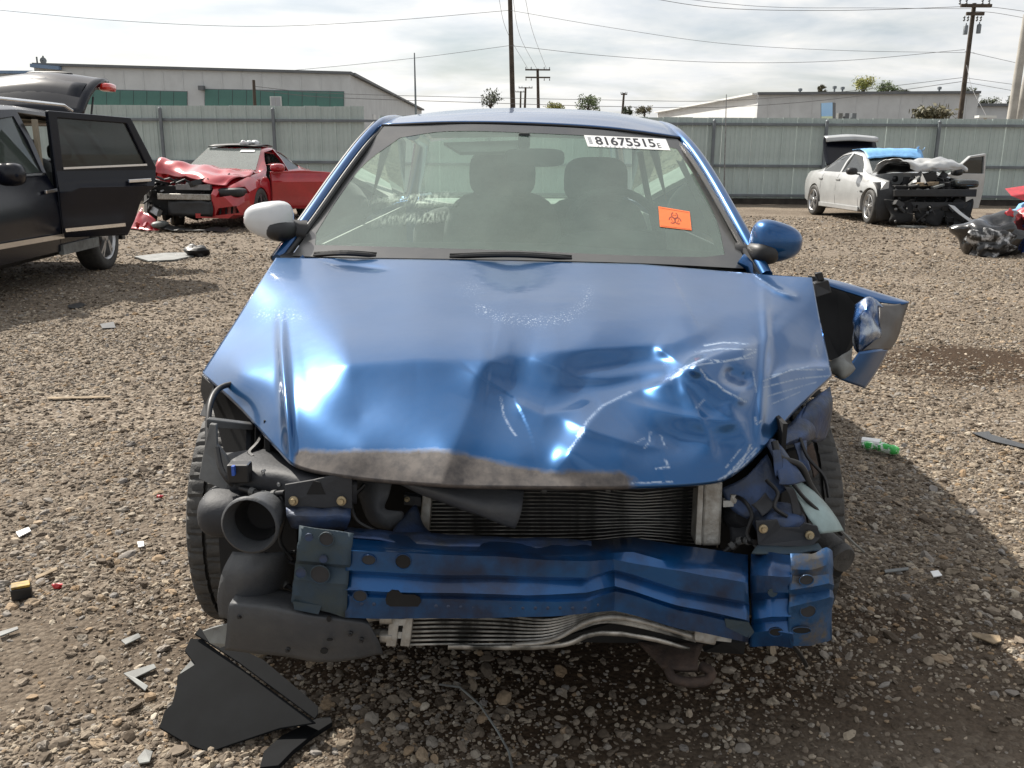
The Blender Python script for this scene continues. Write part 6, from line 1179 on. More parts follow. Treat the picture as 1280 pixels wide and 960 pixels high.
seat_local(sed, -.25, -.38); seat_local(sed, -.25, .38); m = superell((-1.15, 0, .75), .1, .62, .33, .5); m.build('rear_seat', 'seat', sed, world=False, smooth=60)
alloy(sed, 1.40, -.78, -1, .335, .225, steer=-0.10); alloy(sed, -1.38, -.80, -1, .335, .23); alloy(sed, 1.40, .78, 1, .335, .225); alloy(sed, -1.38, .80, 1, .335, .23)
for x0, x1, z in ((-.19, -.185, .6),): pass
for x in (-.195, .93, -1.02): m = MB(); m.prism([(x, -ysurf(ST, x, z) - .002, z) for z in (.28, .45, .6, .8, .93)] + [(x - .008, -ysurf(ST, x, z) - .002, z) for z in (.93, .8, .6, .45, .28)], (0, .01, 0)); m.build('door_gap', 'black', body, world=False)
for x in (-.02, -.95): m = MB(); m.beam((x, -ysurf(ST, x, .82) - .02, .82), (x - .2, -ysurf(ST, x - .2, .82) - .02, .825), .025, .03); m.build('door_handle', 'silver_white', body, world=False, bevel=.006)
m = MB(); m.beam((1.0, -.905, .27), (-1.0, -.905, .27), .03, .09); m.build('sill', 'silver_white', body, world=False, bevel=.01)
m = superell((.72, -.98, 1.0), .09, .11, .075, .75); a = m.build('door_mirror', 'black', sed, world=False, smooth=60); m = MB(); m.beam((.74, -.90, .95), (.72, -.82, .94), .05, .03); m.build('mirror_arm', 'black', a, world=False)
m = MB(); m.box((1.08, -.915, .62), (.10, .008, .03)); m.build('side_marker', 'black', body, world=False)
m = MB(); m.box((-.2, 0, 1.43), (.8, 1.0, .012)); m.grid([]) if False else None
lsheet('roof_tarp', sed, [[(.55, -.60, 1.24), (.5, 0, 1.285), (.55, .58, 1.25)], [(.30, -.58, 1.395), (.28, 0, 1.43), (.30, .62, 1.42)], [(-.1, -.56, 1.435), (-.1, 0, 1.452), (-.1, .60, 1.45)], [(-.45, -.52, 1.42), (-.45, 0, 1.44), (-.45, .6, 1.44)]], 20, 14, 'lightblue', crumple=.02, cf=5, solid=.004)
for k, yy in enumerate((.62, .50)): lsheet('tarp_flap', sed, [[(.30 + .1 * k, yy, 1.40), (.2, yy + .1, 1.40)], [(.34, yy + .03, 1.47), (.22, yy + .1, 1.49 + .03 * k)]], 5, 5, 'lightblue', crumple=.03, cf=8, seed=k)
# crumpled hood pushed up and back
hdm = lsheet('hood', sed, [[(1.02, -.70, .97), (1.05, -.2, 1.02), (1.05, .3, 1.05), (1.0, .80, 1.04)], [(1.22, -.62, 1.20), (1.25, -.1, 1.20), (1.28, .3, 1.24), (1.25, .84, 1.18)], [(1.42, -.44, 1.26), (1.5, 0, 1.17), (1.48, .4, 1.27), (1.4, .90, 1.15)], [(1.62, -.30, 1.20), (1.72, .05, 1.12), (1.68, .45, 1.16), (1.5, .96, 1.10)], [(1.66, -.26, 1.08), (1.74, .06, 1.0), (1.70, .46, 1.05), (1.52, .96, 1.02)]], 44, 36, 'silver_white', crumple=.055, cf=6, seed=5, solid=.008, smooth=18); tag(hdm, 'crumpled white hood pushed up against the windscreen')
lsheet('hood_frame', sed, [[(1.05, -.62, .97), (1.08, 0, 1.0), (1.05, .72, 1.0)], [(1.28, -.56, 1.15), (1.3, 0, 1.10), (1.3, .74, 1.10)], [(1.5, -.38, 1.17), (1.58, 0, 1.11), (1.45, .8, 1.10)]], 12, 10, 'black', crumple=.03, cf=5, seed=6)
# stripped front
m = MB(); m.box((1.40, 0.05, .50), (.75, 1.25, .5)); m.crumple(.05, 3, 1); m.build('engine', 'void', sed, world=False, bevel=.03)
junk('engine_debris', sed, ((1.35, 2.0), (-.62, .72), (.35, .92)), 60, 'black', 11)
junk('engine_debris', sed, ((1.5, 2.05), (-.5, .6), (.5, .86)), 14, 'steel', 12, (.04, .12))
m = MB(); m.beam((1.95, -.25, .78), (1.85, .2, .80), .14, .07); m.build('broken_duct', 'wood', sed, world=False, bevel=.01); m = MB(); m.beam((1.92, -.36, .76), (1.80, -.12, .92), .06, .05); m.build('broken_bracket', 'lt_plastic', sed, world=False, bevel=.01); m = MB(); m.beam((2.0, .05, .72), (1.92, .30, .78), .10, .05); m.build('broken_bracket', 'lt_plastic', sed, world=False, bevel=.01)
m = MB(); m.beam((2.08, -.72, .62), (2.12, .82, .64), .10, .13); m.crumple(.03, 3, 4); m.build('bumper_beam', 'black', sed, world=False, bevel=.01); m = MB(); m.beam((2.02, -.65, .36), (2.05, .80, .36), .06, .16); m.crumple(.04, 4, 7); m.build('lower_grille', 'black', sed, world=False)
for k_, (ya, yb, zz_) in enumerate(((-.80, -.30, .50), (-.25, .30, .40), (.28, .85, .48))): lsheet('bumper_remnant', sed, [[(1.98, ya, zz_), (2.06, (ya + yb) / 2, zz_ - .04), (2.02, yb, zz_ + .02)], [(2.02, ya, zz_ - .16), (2.12, (ya + yb) / 2, zz_ - .2), (2.06, yb, zz_ - .14)], [(2.1, ya + .05, .06), (2.2, (ya + yb) / 2, .04), (2.12, yb - .04, .08)]], 12, 12, 'void', crumple=.09, cf=4, seed=3 + k_)
junk('bumper_debris', sed, ((1.9, 2.25), (-.75, .85), (.04, .45)), 26, 'black', 15, (.05, .16)); junk('bumper_debris', sed, ((2.0, 2.2), (-.6, .7), (.1, .6)), 7, 'grey_plastic', 16, (.05, .12))
lsheet('wheel_liner', sed, [[(1.62, -.93, .80), (1.78, -.92, .66), (1.82, -.90, .4), (1.80, -.9, .1)], [(1.64, -.6, .82), (1.82, -.6, .66), (1.9, -.6, .4), (1.88, -.6, .08)]], 16, 5, 'black', crumple=.03, cf=4, seed=2)
m = superell((1.92, .72, .80), .20, .22, .085, .6); a = m.build('headlamp', 'darkglass', sed, world=False, smooth=60); m = superell((1.88, .72, .80), .15, .17, .06, .7); m.build('headlamp_bowl', 'bare_metal', a, world=False, smooth=60)
m = MB(); m.lathe([(.001, .0), (.20, .0), (.30, .04), (.30, .16), (.001, .2)], (1.72, .68, .40), (.5, 1, 0), 20); m.build('bare_hub', 'void', sed, world=False)
lsheet('hanging_trim', sed, [[(2.18, .30, .42), (2.2, .42, .40)], [(2.26, .50, .24), (2.28, .62, .22)], [(2.40, .78, .03), (2.42, .92, .03)]], 5, 12, 'white_paint', crumple=.01)
m = MB(); m.prism([(2.3, -.7, .01), (2.5, -.5, .01), (2.45, -.2, .012), (2.3, -.35, .01)], (0, 0, .03)); m.build('fallen_trim', 'lt_plastic', sed, world=False)
# trunk lid up, far front door open
lsheet('trunk_lid', sed, [[(-1.5, -.60, 1.08), (-1.5, 0, 1.10), (-1.5, .60, 1.08)], [(-1.70, -.62, 1.40), (-1.72, 0, 1.42), (-1.70, .62, 1.40)], [(-1.82, -.60, 1.66), (-1.84, 0, 1.69), (-1.82, .60, 1.66)], [(-1.74, -.58, 1.70), (-1.72, 0, 1.74), (-1.74, .58, 1.70)]], 12, 16, 'suv', solid=.03)
lsheet('trunk_lip', sed, [[(-1.66, -.60, 1.60), (-1.64, 0, 1.63), (-1.66, .60, 1.60)], [(-1.68, -.61, 1.69), (-1.66, 0, 1.73), (-1.68, .61, 1.69)], [(-1.84, -.60, 1.73), (-1.86, 0, 1.77), (-1.84, .60, 1.73)]], 12, 8, 'silver_white', solid=.01)
door(sed, (.92, .90), 1, R(68), [(0, .28), (1.05, .26), (1.12, .6), (1.12, .93), (1.06, 1.36), (.62, 1.31), (.14, .98), (0, .93)], [(.16, .97), (.60, 1.27), (1.02, 1.31), (1.06, .96)], 'silver_white', glassmat_='darkglass', trim='silver_white', handle=None, z_belt=.93)
m = superell((1.05, 1.02, 1.0), .10, .11, .075, .75); m.build('door_mirror', 'black', sed, world=False, smooth=60)

# ---------------- red coupe
hd = Vector((-0.09, -1)).normalized(); loc, rz = place((1.42, 0.86), 326, 284, hd)
cp = thing('wrecked_coupe', 'red coupe with crushed front corner and open door by the left fence', 'car', loc, rz)
ST = dense([(-2.28, .38, .80, .88, .72, .68, .55), (-2.12, .28, .90, .99, .86, .76, .62), (-1.55, .2, .94, 1.05, .92, .82, .60), (-.85, .2, .94, 1.32, .925, .83, .55), (-.2, .2, .93, 1.42, .925, .835, .57), (.2, .2, .925, 1.39, .925, .83, .56), (1.02, .2, .92, .98, .92, .82, .70), (1.5, .2, .86, .93, .92, .80, .67), (2.0, .2, .76, .83, .89, .76, .6), (2.22, .2, .66, .72, .82, .68, .5), (2.32, .22, .5, .58, .74, .6, .45)])
wf = [(.72, .985), (.26, 1.29), (-.25, 1.35), (-.30, .97)]; wr2 = [(-.36, .97), (-.31, 1.345), (-.75, 1.27), (-1.25, 1.04), (-1.15, .99)]
cab = loft(ST, 24, 0.05, -1.35, 0.95)
fdoor = side_poly([(.94, .30), (.94, .9), (.72, .985), (.26, 1.30), (-.25, 1.36), (-.36, .9), (-.36, .28)], 0.3, 1.3)
crush = MB(); crush.box((2.1, -.62, .75), (1.35, 1.15, 1.3), Matrix.Rotation(.35, 3, 'Z')); mouth = MB(); mouth.box((2.3, -.1, .50), (.55, .95, .42)); lampc = MB(); lampc.prism([(2.5, .42, .55), (2.5, .78, .60), (2.5, .80, .72), (2.5, .42, .68)], (-.6, .12, .02)); vent = MB(); vent.prism([(2.6, .42, .26), (2.6, .80, .30), (2.6, .78, .42), (2.6, .48, .38)], (-.5, 0, 0))
shell = boolean(loft(ST, 76), [cab, side_poly(wf, -1.3, 1.3), side_poly(wr2, -1.3, 1.3), wheel_cut(1.42, .37, -1.2, 1.2), wheel_cut(-1.34, .37, -1.2, 1.2), fdoor, crush, mouth, lampc, vent, ws_cut(.97, .24, .99, 1.375, .64, .50), ws_cut(-1.5, -.88, 1.07, 1.30, .54, .48)])
body = shell.build('body', 'red', cp, world=False, smooth=32)
side_panes(cp, ST, wf, -1, 'sideglass'); side_panes(cp, ST, wr2, -1, 'darkglass'); side_panes(cp, ST, wr2, 1, 'darkglass')
wsp = pane(cp, [(.97, -.66, .99), (.97, .66, .99), (.24, .52, 1.375), (.24, -.52, 1.375)], 'glareglass', 'windscreen', (-.004, 0, -.004))
pane(cp, [(-1.5, -.56, 1.07), (-1.5, .56, 1.07), (-.88, .49, 1.30), (-.88, -.49, 1.30)], 'darkglass', 'rear_window', (.004, 0, -.004))
m = MB(); m.prism([(.385, .16, 1.305), (.385, .44, 1.305), (.335, .43, 1.335), (.335, .17, 1.335)], (.006, 0, .006)); m.build('lot_sticker', 'label_white', wsp, world=False)
m = MB(); m.box((-.15, 0, .24), (2.3, 1.6, .05)); m.build('floor', 'int_dark', cp, world=False); m = MB(); m.box((.86, 0, .82), (.3, 1.5, .24)); m.build('dashboard', 'int_dark', cp, world=False, bevel=.04)
seat_local(cp, -.2, -.38, mat='black'); seat_local(cp, -.2, .38, mat='black'); m = superell((-1.1, 0, .75), .1, .6, .3, .5); m.build('rear_seat', 'black', cp, world=False, smooth=60)
alloy(cp, 1.42, .80, 1, .345, .24, 'rim_dk'); alloy(cp, -1.34, .80, 1, .345, .24, 'rim_dk'); alloy(cp, -1.34, -.80, -1, .345, .24, 'rim_dk'); alloy(cp, 1.30, -.74, -1, .345, .24, 'rim_dk', steer=.5)
lsheet('roof_panel', cp, [[(.27, -.5, 1.40), (.27, 0, 1.425), (.27, .5, 1.40)], [(-.1, -.5, 1.44), (-.1, 0, 1.46), (-.1, .5, 1.44)], [(-.55, -.46, 1.41), (-.55, 0, 1.435), (-.55, .46, 1.41)]], 10, 8, 'black', solid=.015)
m = MB(); [m.blob((.15 - .1 * k, .16 + .07 * k, 1.47), .07, 2, .5, k, (1, 1.2, .7)) for k in range(3)]; m.build('burst_airbag_cloth', 'white_paint', cp, world=False, smooth=60)
lsheet('hood', cp, [[(1.02, -.78, 1.02), (1.03, -.3, 1.03), (1.03, .2, 1.02), (1.03, .74, .96)], [(1.25, -.85, 1.14), (1.3, -.35, 1.10), (1.35, .2, 1.02), (1.35, .74, .95)], [(1.45, -.90, 1.18), (1.5, -.45, 1.12), (1.65, .1, .98), (1.7, .70, .89)], [(1.60, -.92, 1.06), (1.72, -.5, 1.0), (2.0, .1, .90), (2.0, .62, .83)], [(1.66, -.9, .96), (1.80, -.5, .90), (2.12, .1, .84), (2.20, .58, .75)]], 34, 28, 'red', crumple=.055, cf=3.4, seed=3, solid=.008, smooth=14)
lsheet('wing', cp, [[(1.1, -.80, 1.0), (1.4, -.92, 1.05), (1.65, -1.0, .98)], [(1.1, -.92, .85), (1.4, -1.0, .88), (1.7, -1.05, .80)], [(1.1, -.93, .6), (1.42, -1.02, .72), (1.75, -1.02, .62)]], 14, 12, 'red', crumple=.06, cf=4, seed=8)
m = MB(); m.box((1.65, -.25, .48), (.8, 1.1, .5)); m.crumple(.06, 3, 2); m.build('engine', 'void', cp, world=False, bevel=.03)
junk('engine_debris', cp, ((1.6, 2.2), (-.85, .3), (.22, .85)), 55, 'black', 21); junk('engine_debris', cp, ((1.75, 2.25), (-.8, .2), (.3, .8)), 16, 'steel', 22, (.04, .13))
m = MB(); m.beam((2.18, -.62, .56), (2.30, .36, .56), .08, .10); m.build('bumper_beam', 'alu', cp, world=False, bevel=.012); m = MB(); m.beam((2.14, -.3, .72), (2.22, .34, .72), .06, .09); m.build('radiator_support', 'rim_dk', cp, world=False)
lsheet('lower_grille', cp, [[(2.2, -.45, .50), (2.34, .40, .50)], [(2.22, -.45, .24), (2.36, .40, .24)]], 12, 6, 'black', crumple=.02, cf=6)
m = superell((2.04, .62, .63), .2, .24, .085, .55); m.build('headlamp', 'black', cp, world=False, smooth=60)
for k in range(4): m = MB(); m.beam((2.26 - .03 * k, .48 + .09 * k, .28), (2.24 - .03 * k, .49 + .09 * k, .41), .02, .03); m.build('vent_bar', 'black', body, world=False)
m = MB(); m.lathe([(.001, 0), (.26, 0), (.34, .05), (.34, .18), (.001, .2)], (1.72, -.90, .36), (.6, -1, .1), 22); m.build('exposed_tyre', 'rubber', cp, world=False, smooth=50)
lsheet('hanging_bumper', cp, [[(2.0, -1.02, .40), (2.25, -.9, .30), (2.4, -.6, .2)], [(2.1, -1.15, .18), (2.35, -.95, .12), (2.5, -.55, .08)], [(2.25, -1.25, .04), (2.45, -1.0, .03), (2.55, -.45, .03)]], 14, 12, 'red', crumple=.06, cf=5, seed=4)
m = superell((2.35, -.55, .10), .22, .10, .06, .8); m.build('fallen_duct', 'lt_plastic', cp, world=False, smooth=60)
lsheet('splash_tray', cp, [[(2.2, -.5, .10), (2.45, 0, .05), (2.4, .7, .08)], [(2.45, -.5, .04), (2.7, 0, .03), (2.6, .7, .04)]], 14, 8, 'black', crumple=.03, cf=5)
dd, P = door(cp, (.94, .92), 1, R(62), [(0, .30), (1.22, .28), (1.32, .5), (1.34, .93), (.6, .985), (0, .96)], None, 'red', trim='int_dark', z_belt=.9)
m = superell(P(.12, 1.03, .10), .09, .13, .075, .7); m.build('door_mirror', 'red', dd, world=False, smooth=60)
m = MB(); m.grid([[P(.015 + (d1 - .015) * k / 9, z, o) for k in range(10)] for z, d1, o in ((.31, 1.2, .002), (.36, 1.24, .02), (.42, 1.27, .012), (.6, 1.31, .03), (.78, 1.32, .045), (.80, 1.32, .03), (.93, 1.32, .004))]); m.build('door_skin', 'red', dd, world=False, smooth=40)
junk('roadside_scrap', cp, ((2.3, 2.7), (-1.3, -.7), (.01, .12)), 8, 'red', 31, (.04, .10))

# ---------------- dark SUV
an = R(-3); hd = Vector((-math.sin(an), -math.cos(an))); loc, rz = place((-1.45, 0.95), 135, 337, hd)
sv = thing('wrecked_suv', 'midnight dark SUV with raised tailgate and open rear door at the left edge', 'car', loc, rz)
ST = dense([(-2.45, .52, 1.0, 1.2, .80, .78, .62), (-2.36, .42, 1.08, 1.42, .90, .84, .64), (-2.1, .34, 1.12, 1.64, .95, .87, .65), (-1.4, .27, 1.10, 1.72, .98, .90, .67), (-.4, .27, 1.07, 1.74, .985, .905, .69), (.4, .27, 1.04, 1.70, .985, .90, .66), (.7, .27, 1.03, 1.60, .985, .90, .64), (1.45, .27, 1.02, 1.10, .98, .88, .72), (2.0, .3, .95, 1.02, .95, .83, .66), (2.4, .38, .75, .85, .8, .7, .55)])
wf = [(1.10, 1.08), (.55, 1.54), (-.20, 1.62), (-.24, 1.10)]; wq = [(-1.42, 1.15), (-1.30, 1.60), (-1.85, 1.52), (-2.1, 1.20)]; wr2 = [(-.36, 1.10), (-.34, 1.63), (-1.22, 1.61), (-1.34, 1.14)]
cab = loft(ST, 26, 0.06, -2.2, 1.35)
rdoor = side_poly([(-.31, .46), (-.31, 1.66), (-1.14, 1.64), (-1.38, 1.12), (-1.30, .92), (-1.15, .85), (-1.02, .62), (-.98, .46)], .3, 1.4); tg = MB(); tg.box((-2.42, 0, 1.24), (.7, 1.26, .88))
shell = boolean(loft(ST, 76), [cab, side_poly(wf, -1.4, 1.4), side_poly(wq, -1.4, 1.4), side_poly(wr2, -1.4, 0), wheel_cut(1.45, .44, -1.3, 1.3), wheel_cut(-1.45, .44, -1.3, 1.3), rdoor, tg, ws_cut(1.40, .62, 1.11, 1.60, .68, .56)])
body = shell.build('body', 'suv', sv, world=False, smooth=32)
for s in (-1, 1): side_panes(sv, ST, wf, s, 'sideglass'); side_panes(sv, ST, wq, s, 'darkglass')
side_panes(sv, ST, wr2, -1, 'darkglass')
pane(sv, [(1.40, -.70, 1.11), (1.40, .70, 1.11), (.62, .58, 1.60), (.62, -.58, 1.60)], 'sideglass', 'windscreen', (-.004, 0, -.004))
m = MB(); m.box((-.4, 0, .36), (3.2, 1.7, .06)); m.build('floor', 'int_dark', sv, world=False); m = MB(); m.box((1.15, 0, .95), (.4, 1.6, .28)); m.build('dashboard', 'int_dark', sv, world=False, bevel=.05)
lsheet('headliner', sv, [[(.4, -.55, 1.62), (.4, .55, 1.62)], [(-1.9, -.55, 1.60), (-1.9, .55, 1.60)]], 6, 6, 'beige'); m = MB(); m.box((-.42, .80, 1.35), (.05, .04, .5)); m.build('seat_belt', 'beige', sv, world=False)
for y in (-.42, .42): seat_local(sv, .0, y, .52, .62, .66); seat_local(sv, -1.0, y, .52, .62, .62); seat_local(sv, -1.75, y, .45, .7, .5)
for x in (1.45, -1.45):
    for s in (-1, 1): alloy(sv, x, s * .86, s, .375, .25)
for s in (-1, 1): m = MB(); m.tube([(.55, s * .64, 1.73), (.35, s * .64, 1.77), (-1.5, s * .64, 1.785), (-1.75, s * .62, 1.74)], .02, 8); m.build('roof_rail', 'chrome', sv, world=False, smooth=60)
m = MB(); m.prism([(-.30, ysurf(ST, -.3, z) + .002, z) for z in (.40, .6, .8, 1.04)] + [(-.312, ysurf(ST, -.3, z) + .002, z) for z in (1.04, .8, .6, .40)], (0, -.01, 0)); m.build('door_gap', 'black', body, world=False)
m = MB(); m.beam((-.02, ysurf(ST, -.1, .92) + .03, .92), (-.26, ysurf(ST, -.2, .92) + .03, .93), .025, .035); m.build('door_handle', 'chrome', body, world=False, bevel=.006)
m = MB(); m.beam((1.0, .998, .50), (-.30, .998, .48), .02, .045); m.build('chrome_strip', 'chrome', body, world=False); m = MB(); m.beam((1.15, .925, 1.075), (-.24, .92, 1.085), .015, .02); m.build('window_trim', 'chrome', body, world=False)
m = superell((.72, 1.05, 1.10), .10, .12, .10, .7); m.build('door_mirror', 'suv', sv, world=False, smooth=60)
m = MB(); m.prism([(-2.02, .97, .78), (-1.90, .98, .60), (-1.93, .97, .30), (-2.10, .94, .28), (-2.14, .93, .7)], (0, -.06, 0)); m.build('rear_bumper_flap', 'black', sv, world=False, bevel=.01)
m = MB(); m.box((-.75, .96, .34), (.9, .05, .10)); m.build('sill', 'lt_plastic', sv, world=False)
dd, P = door(sv, (-.31, .985), 1, R(40), [(0, .46), (.70, .44), (.80, .60), (.90, .82), (1.06, .93), (1.10, 1.14), (.86, 1.64), (.0, 1.68)], [(.09, 1.14), (.98, 1.17), (.80, 1.58), (.09, 1.61)], 'suv', handle=(.86, 1.0), strip=(.02, .535, .66, .555), glassmat_='darkglass', z_belt=1.1)
m = MB(); m.beam(P(.08, 1.135, .012), P(.98, 1.165, .012), .015, .02); m.build('window_trim', 'chrome', dd, world=False)
def door_skin(dd, P, rows_, mat):
    m = MB(); m.grid([[P(d0 + (d1 - d0) * k / 9, z, o * (1 if 0 < k < 9 else .4)) for k in range(10)] for z, d0, d1, o in rows_]); m.build('door_skin', mat, dd, world=False, smooth=40)
door_skin(dd, P, [(.465, .015, .69, .002), (.50, .015, .71, .014), (.58, .015, .77, .020), (.64, .015, .80, .012), (.78, .015, .87, .022), (.90, .015, .96, .036), (.945, .015, 1.04, .040), (.96, .015, 1.05, .024), (1.05, .015, 1.08, .012), (1.11, .015, 1.085, .002)], 'suv')
tgp = lsheet('tailgate', sv, [[(-2.02, -.62, 1.70), (-2.02, 0, 1.74), (-2.02, .62, 1.70)], [(-2.3, -.64, 1.96), (-2.3, 0, 2.02), (-2.3, .64, 1.96)], [(-2.6, -.66, 2.10), (-2.6, 0, 2.17), (-2.6, .66, 2.10)], [(-2.85, -.64, 2.12), (-2.88, 0, 2.18), (-2.85, .64, 2.12)], [(-3.0, -.58, 2.05), (-3.04, 0, 2.10), (-3.0, .58, 2.05)]], 16, 20, 'suv', solid=.06)
lsheet('tailgate_glass', sv, [[(-2.05, -.54, 1.765), (-2.05, 0, 1.80), (-2.05, .54, 1.765)], [(-2.29, -.56, 2.01), (-2.29, 0, 2.06), (-2.29, .56, 2.01)], [(-2.46, -.56, 2.085), (-2.46, 0, 2.145), (-2.46, .56, 2.085)]], 8, 8, 'suv')
m = superell((-2.74, 0, 2.20), .05, .28, .03, .7); m.build('tailgate_latch', 'black', tgp, world=False, smooth=60)
for s in (-1, 1): m = superell((-2.72, s * .68, 2.05), .16, .07, .05, .6); m.build('tail_lamp', 'taillight', tgp, world=False, smooth=60)
for s in (-1, 1): m = MB(); m.tube([(-2.12, s * .62, 1.40), (-2.4, s * .62, 1.92)], .012, 8); m.build('gas_strut', 'black', tgp, world=False)
# ------------------------------------------------------------------ things lying on the ground
def gpt(u, v, h=0.0): p = PZ(u, v); return Vector((p.x, p.y, float(gz(np.array(p.x), np.array(p.y))) + h))
def flat_scrap(name, pts, th, mat, label, cat, lift=0.01, heights=None, bevel=0.001, group=None, crumple=0):
    m = MB(); P = [gpt(u, v, lift + (heights[i] if heights else 0)) for i, (u, v) in enumerate(pts)]; m.prism(P, (0, 0, th))
    if crumple: m.crumple(crumple, 9)
    o = m.build(name, mat, bevel=bevel); tag(o, label, cat, group); return o
def at_h(u, v, h): d = ray(u, v); return CAM + d * ((h - CAMH) / d.z)
# big black undertray panel resting against the bumper plastic
root = thing('undertray_panel', 'large torn black plastic panel lying below the left bumper corner', 'panel', gpt(300, 900))
def on_plane(u, v, a, b, c, lift=0.0):
    n = (b - a).cross(c - a).normalized(); d = ray(u, v); return CAM + d * ((a - CAM).dot(n) / d.dot(n)) + Vector((0, 0, lift))
pa, pb, pc = at_h(240, 800, .13), at_h(395, 905, .05), at_h(205, 905, .025)
pts = [(238, 800, .13), (252, 800, .14), (395, 905, .05), (350, 912, .02), (290, 932, .015), (262, 942, .015), (235, 932, .015), (199, 911, .02), (206, 890, .03), (215, 882, .04), (221, 860, .06), (222, 846, .07), (244, 832, .09), (231, 815, .11)]
MB().prism([on_plane(p[0], p[1], pa, pb, pc) for p in pts], (0, 0, .004)).build('sheet', 'panel_black', root, bevel=.001)
MB().prism([on_plane(p[0], p[1], pa, pb, pc, 0.012) for p in [(250, 792, .165), (262, 800, .16), (330, 832, .11), (398, 890, .065), (398, 900, .055), (394, 906, .052), (300, 836, .11), (244, 799, .145)]], (0, 0, .004)).build('flange', 'panel_black', root, bevel=.001)
MB().prism([at_h(*p) for p in [(225, 843, .08), (240, 826, .1), (247, 833, .095), (228, 846, .078)]], (0, 0, .004)).build('edge_scuff', 'lt_plastic', root)
flat_scrap('plastic_strip', [(330, 950), (352, 930), (395, 908), (412, 905), (415, 914), (392, 930), (368, 950), (350, 968), (325, 970)], .012, 'panel_black', 'black plastic strip lying at the lower corner of the torn black panel', 'strip', .008, crumple=.006)
m = MB(); m.tube([gpt(550, 863, .02)] + [gpt(u, v, h) for u, v, h in ((575, 880, .05), (600, 902, .05), (622, 925, .03), (636, 945, .02), (641, 968, .015))], .0028, 6); tag(m.build('string', 'lt_plastic'), 'thin pale curved cord lying in the shade in front of the car', 'cord')
# green and white bottle label / crushed bottle
a, b = gpt(1078, 563, .035), gpt(1122, 571, .035); t = thing('crushed_bottle', 'green and white crushed plastic bottle on the gravel right of the car', 'bottle', gpt(1100, 572))
d = (b - a); m = MB(); n_ = 12; m.tube([a + d * f for f in np.linspace(0, 1, n_)], [.016, .026, .03, .027, .02, .026, .03, .03, .026, .03, .028, .018], 12, flat=.75); m.crumple(.008, 30); MT['bottle_green'] = pmat('green_label_film', (0.05, 0.42, 0.08), .35, 0, .3, 40, col2=(0.75, 0.8, 0.75), lo=.42, hi=.5); m.build('body', 'bottle_green', t, smooth=40)
m = MB(); m.tube([a - d * .02 + Vector((0, .01, .012)), a + d * .5 + Vector((0, .012, .014))], [.022, .026], 10, flat=.7); m.crumple(.006, 30, 2); m.build('label_wrap', 'label_white', t, smooth=40)
m = MB(); c = gpt(29, 755, .02); rot = Matrix.Rotation(.5, 3, 'Z'); m.box(c + Vector((0, 0, .006)), (.055, .04, .035), rot); m.crumple(.004, 40); t = m.build('broken_lamp_block', 'black', bevel=.003); tag(t, 'small black block with yellow top on the gravel at the left edge', 'block')
MT['amber'] = pmat('dirty_yellow', (0.42, 0.27, 0.04), .6, 0, .3, 60, col2=(.12, .08, .02)); m = MB(); m.box(c + Vector((0, 0, .027)), (.05, .036, .008), rot); m.build('yellow_top', 'amber', t, bevel=.002)
sc = [([(155, 848), (193, 835), (196, 840), (170, 853), (186, 862), (182, 868)], 'lt_plastic', 'grey L shaped plastic bracket left of the black panel', 'bracket'),
 ([(152, 808), (174, 799), (177, 803), (158, 813)], 'lt_plastic', 'small grey plastic clip above the L shaped bracket', 'clip'),
 ([(0, 803), (24, 796), (25, 799), (2, 808)], 'lt_plastic', 'grey plastic splinter at the left photo edge', 'splinter'),
 ([(172, 955), (182, 943), (192, 946), (188, 960), (175, 962)], 'lt_plastic', 'grey plastic scrap at the bottom edge below the black panel', 'scrap'),
 ([(20, 667), (36, 661), (39, 665), (24, 673)], 'label_white', 'white plastic chip on the gravel at the left', 'chip'),
 ([(172, 683), (180, 682), (181, 689), (174, 691)], 'label_white', 'small white chip beside the left front tyre', 'chip'),
 ([(60, 500), (138, 497), (138, 499), (60, 502)], 'wood', 'thin straw stick on the gravel left of the car', 'stick'),
 ([(1162, 720), (1172, 719), (1177, 725), (1166, 727)], 'label_white', 'white paper bit in the shade right of the car', 'paper'),
 ([(1213, 801), (1248, 806), (1250, 814), (1240, 816), (1214, 805)], 'wood', 'flat brown wood chip in the shade at the right', 'wood chip'),
 ([(1105, 716), (1135, 714), (1135, 717), (1106, 720)], 'lt_plastic', 'thin grey plastic sliver in the shade right of the torn beam', 'sliver'),
 ([(1215, 545), (1236, 543), (1238, 547), (1262, 556), (1285, 563), (1285, 568), (1240, 556)], 'grey_plastic', 'long dark plastic strip on the gravel at the right edge', 'strip'),
 ([(84, 382), (100, 378), (108, 381), (96, 387), (86, 386)], 'black', 'small black rag on the gravel below the SUV', 'rag'),
 ([(125, 405), (142, 402), (145, 411), (128, 412)], 'grey_plastic', 'dark plastic scrap on the gravel left of the hood', 'scrap'),
 ([(250, 838), (250, 838.5), (251, 838)], 'wood', None, None),
 ([(306, 820), (334, 814), (335, 819), (320, 825), (308, 826)], 'wood', 'small tan wood piece between black panel and grey valance', 'wood piece'),
 ([(45, 728), (72, 716), (73, 719), (46, 732)], 'wood', 'thin wooden splinter on the gravel above the yellow block', 'splinter')]
for pts, mt, lb, ct in sc:
    if lb: flat_scrap(ct.replace(' ', '_'), pts, .004, mt, lb, ct, .008, [random.uniform(0, .003) for _ in pts])
m = MB(); m.blob(gpt(73, 741, .010), .012, 2, .9, 3, (1.3, .8, .7), 2.5); tag(m.build('red_fragment', 'tarp_red', smooth=60), 'small red plastic fragment on the gravel at the left', 'fragment')
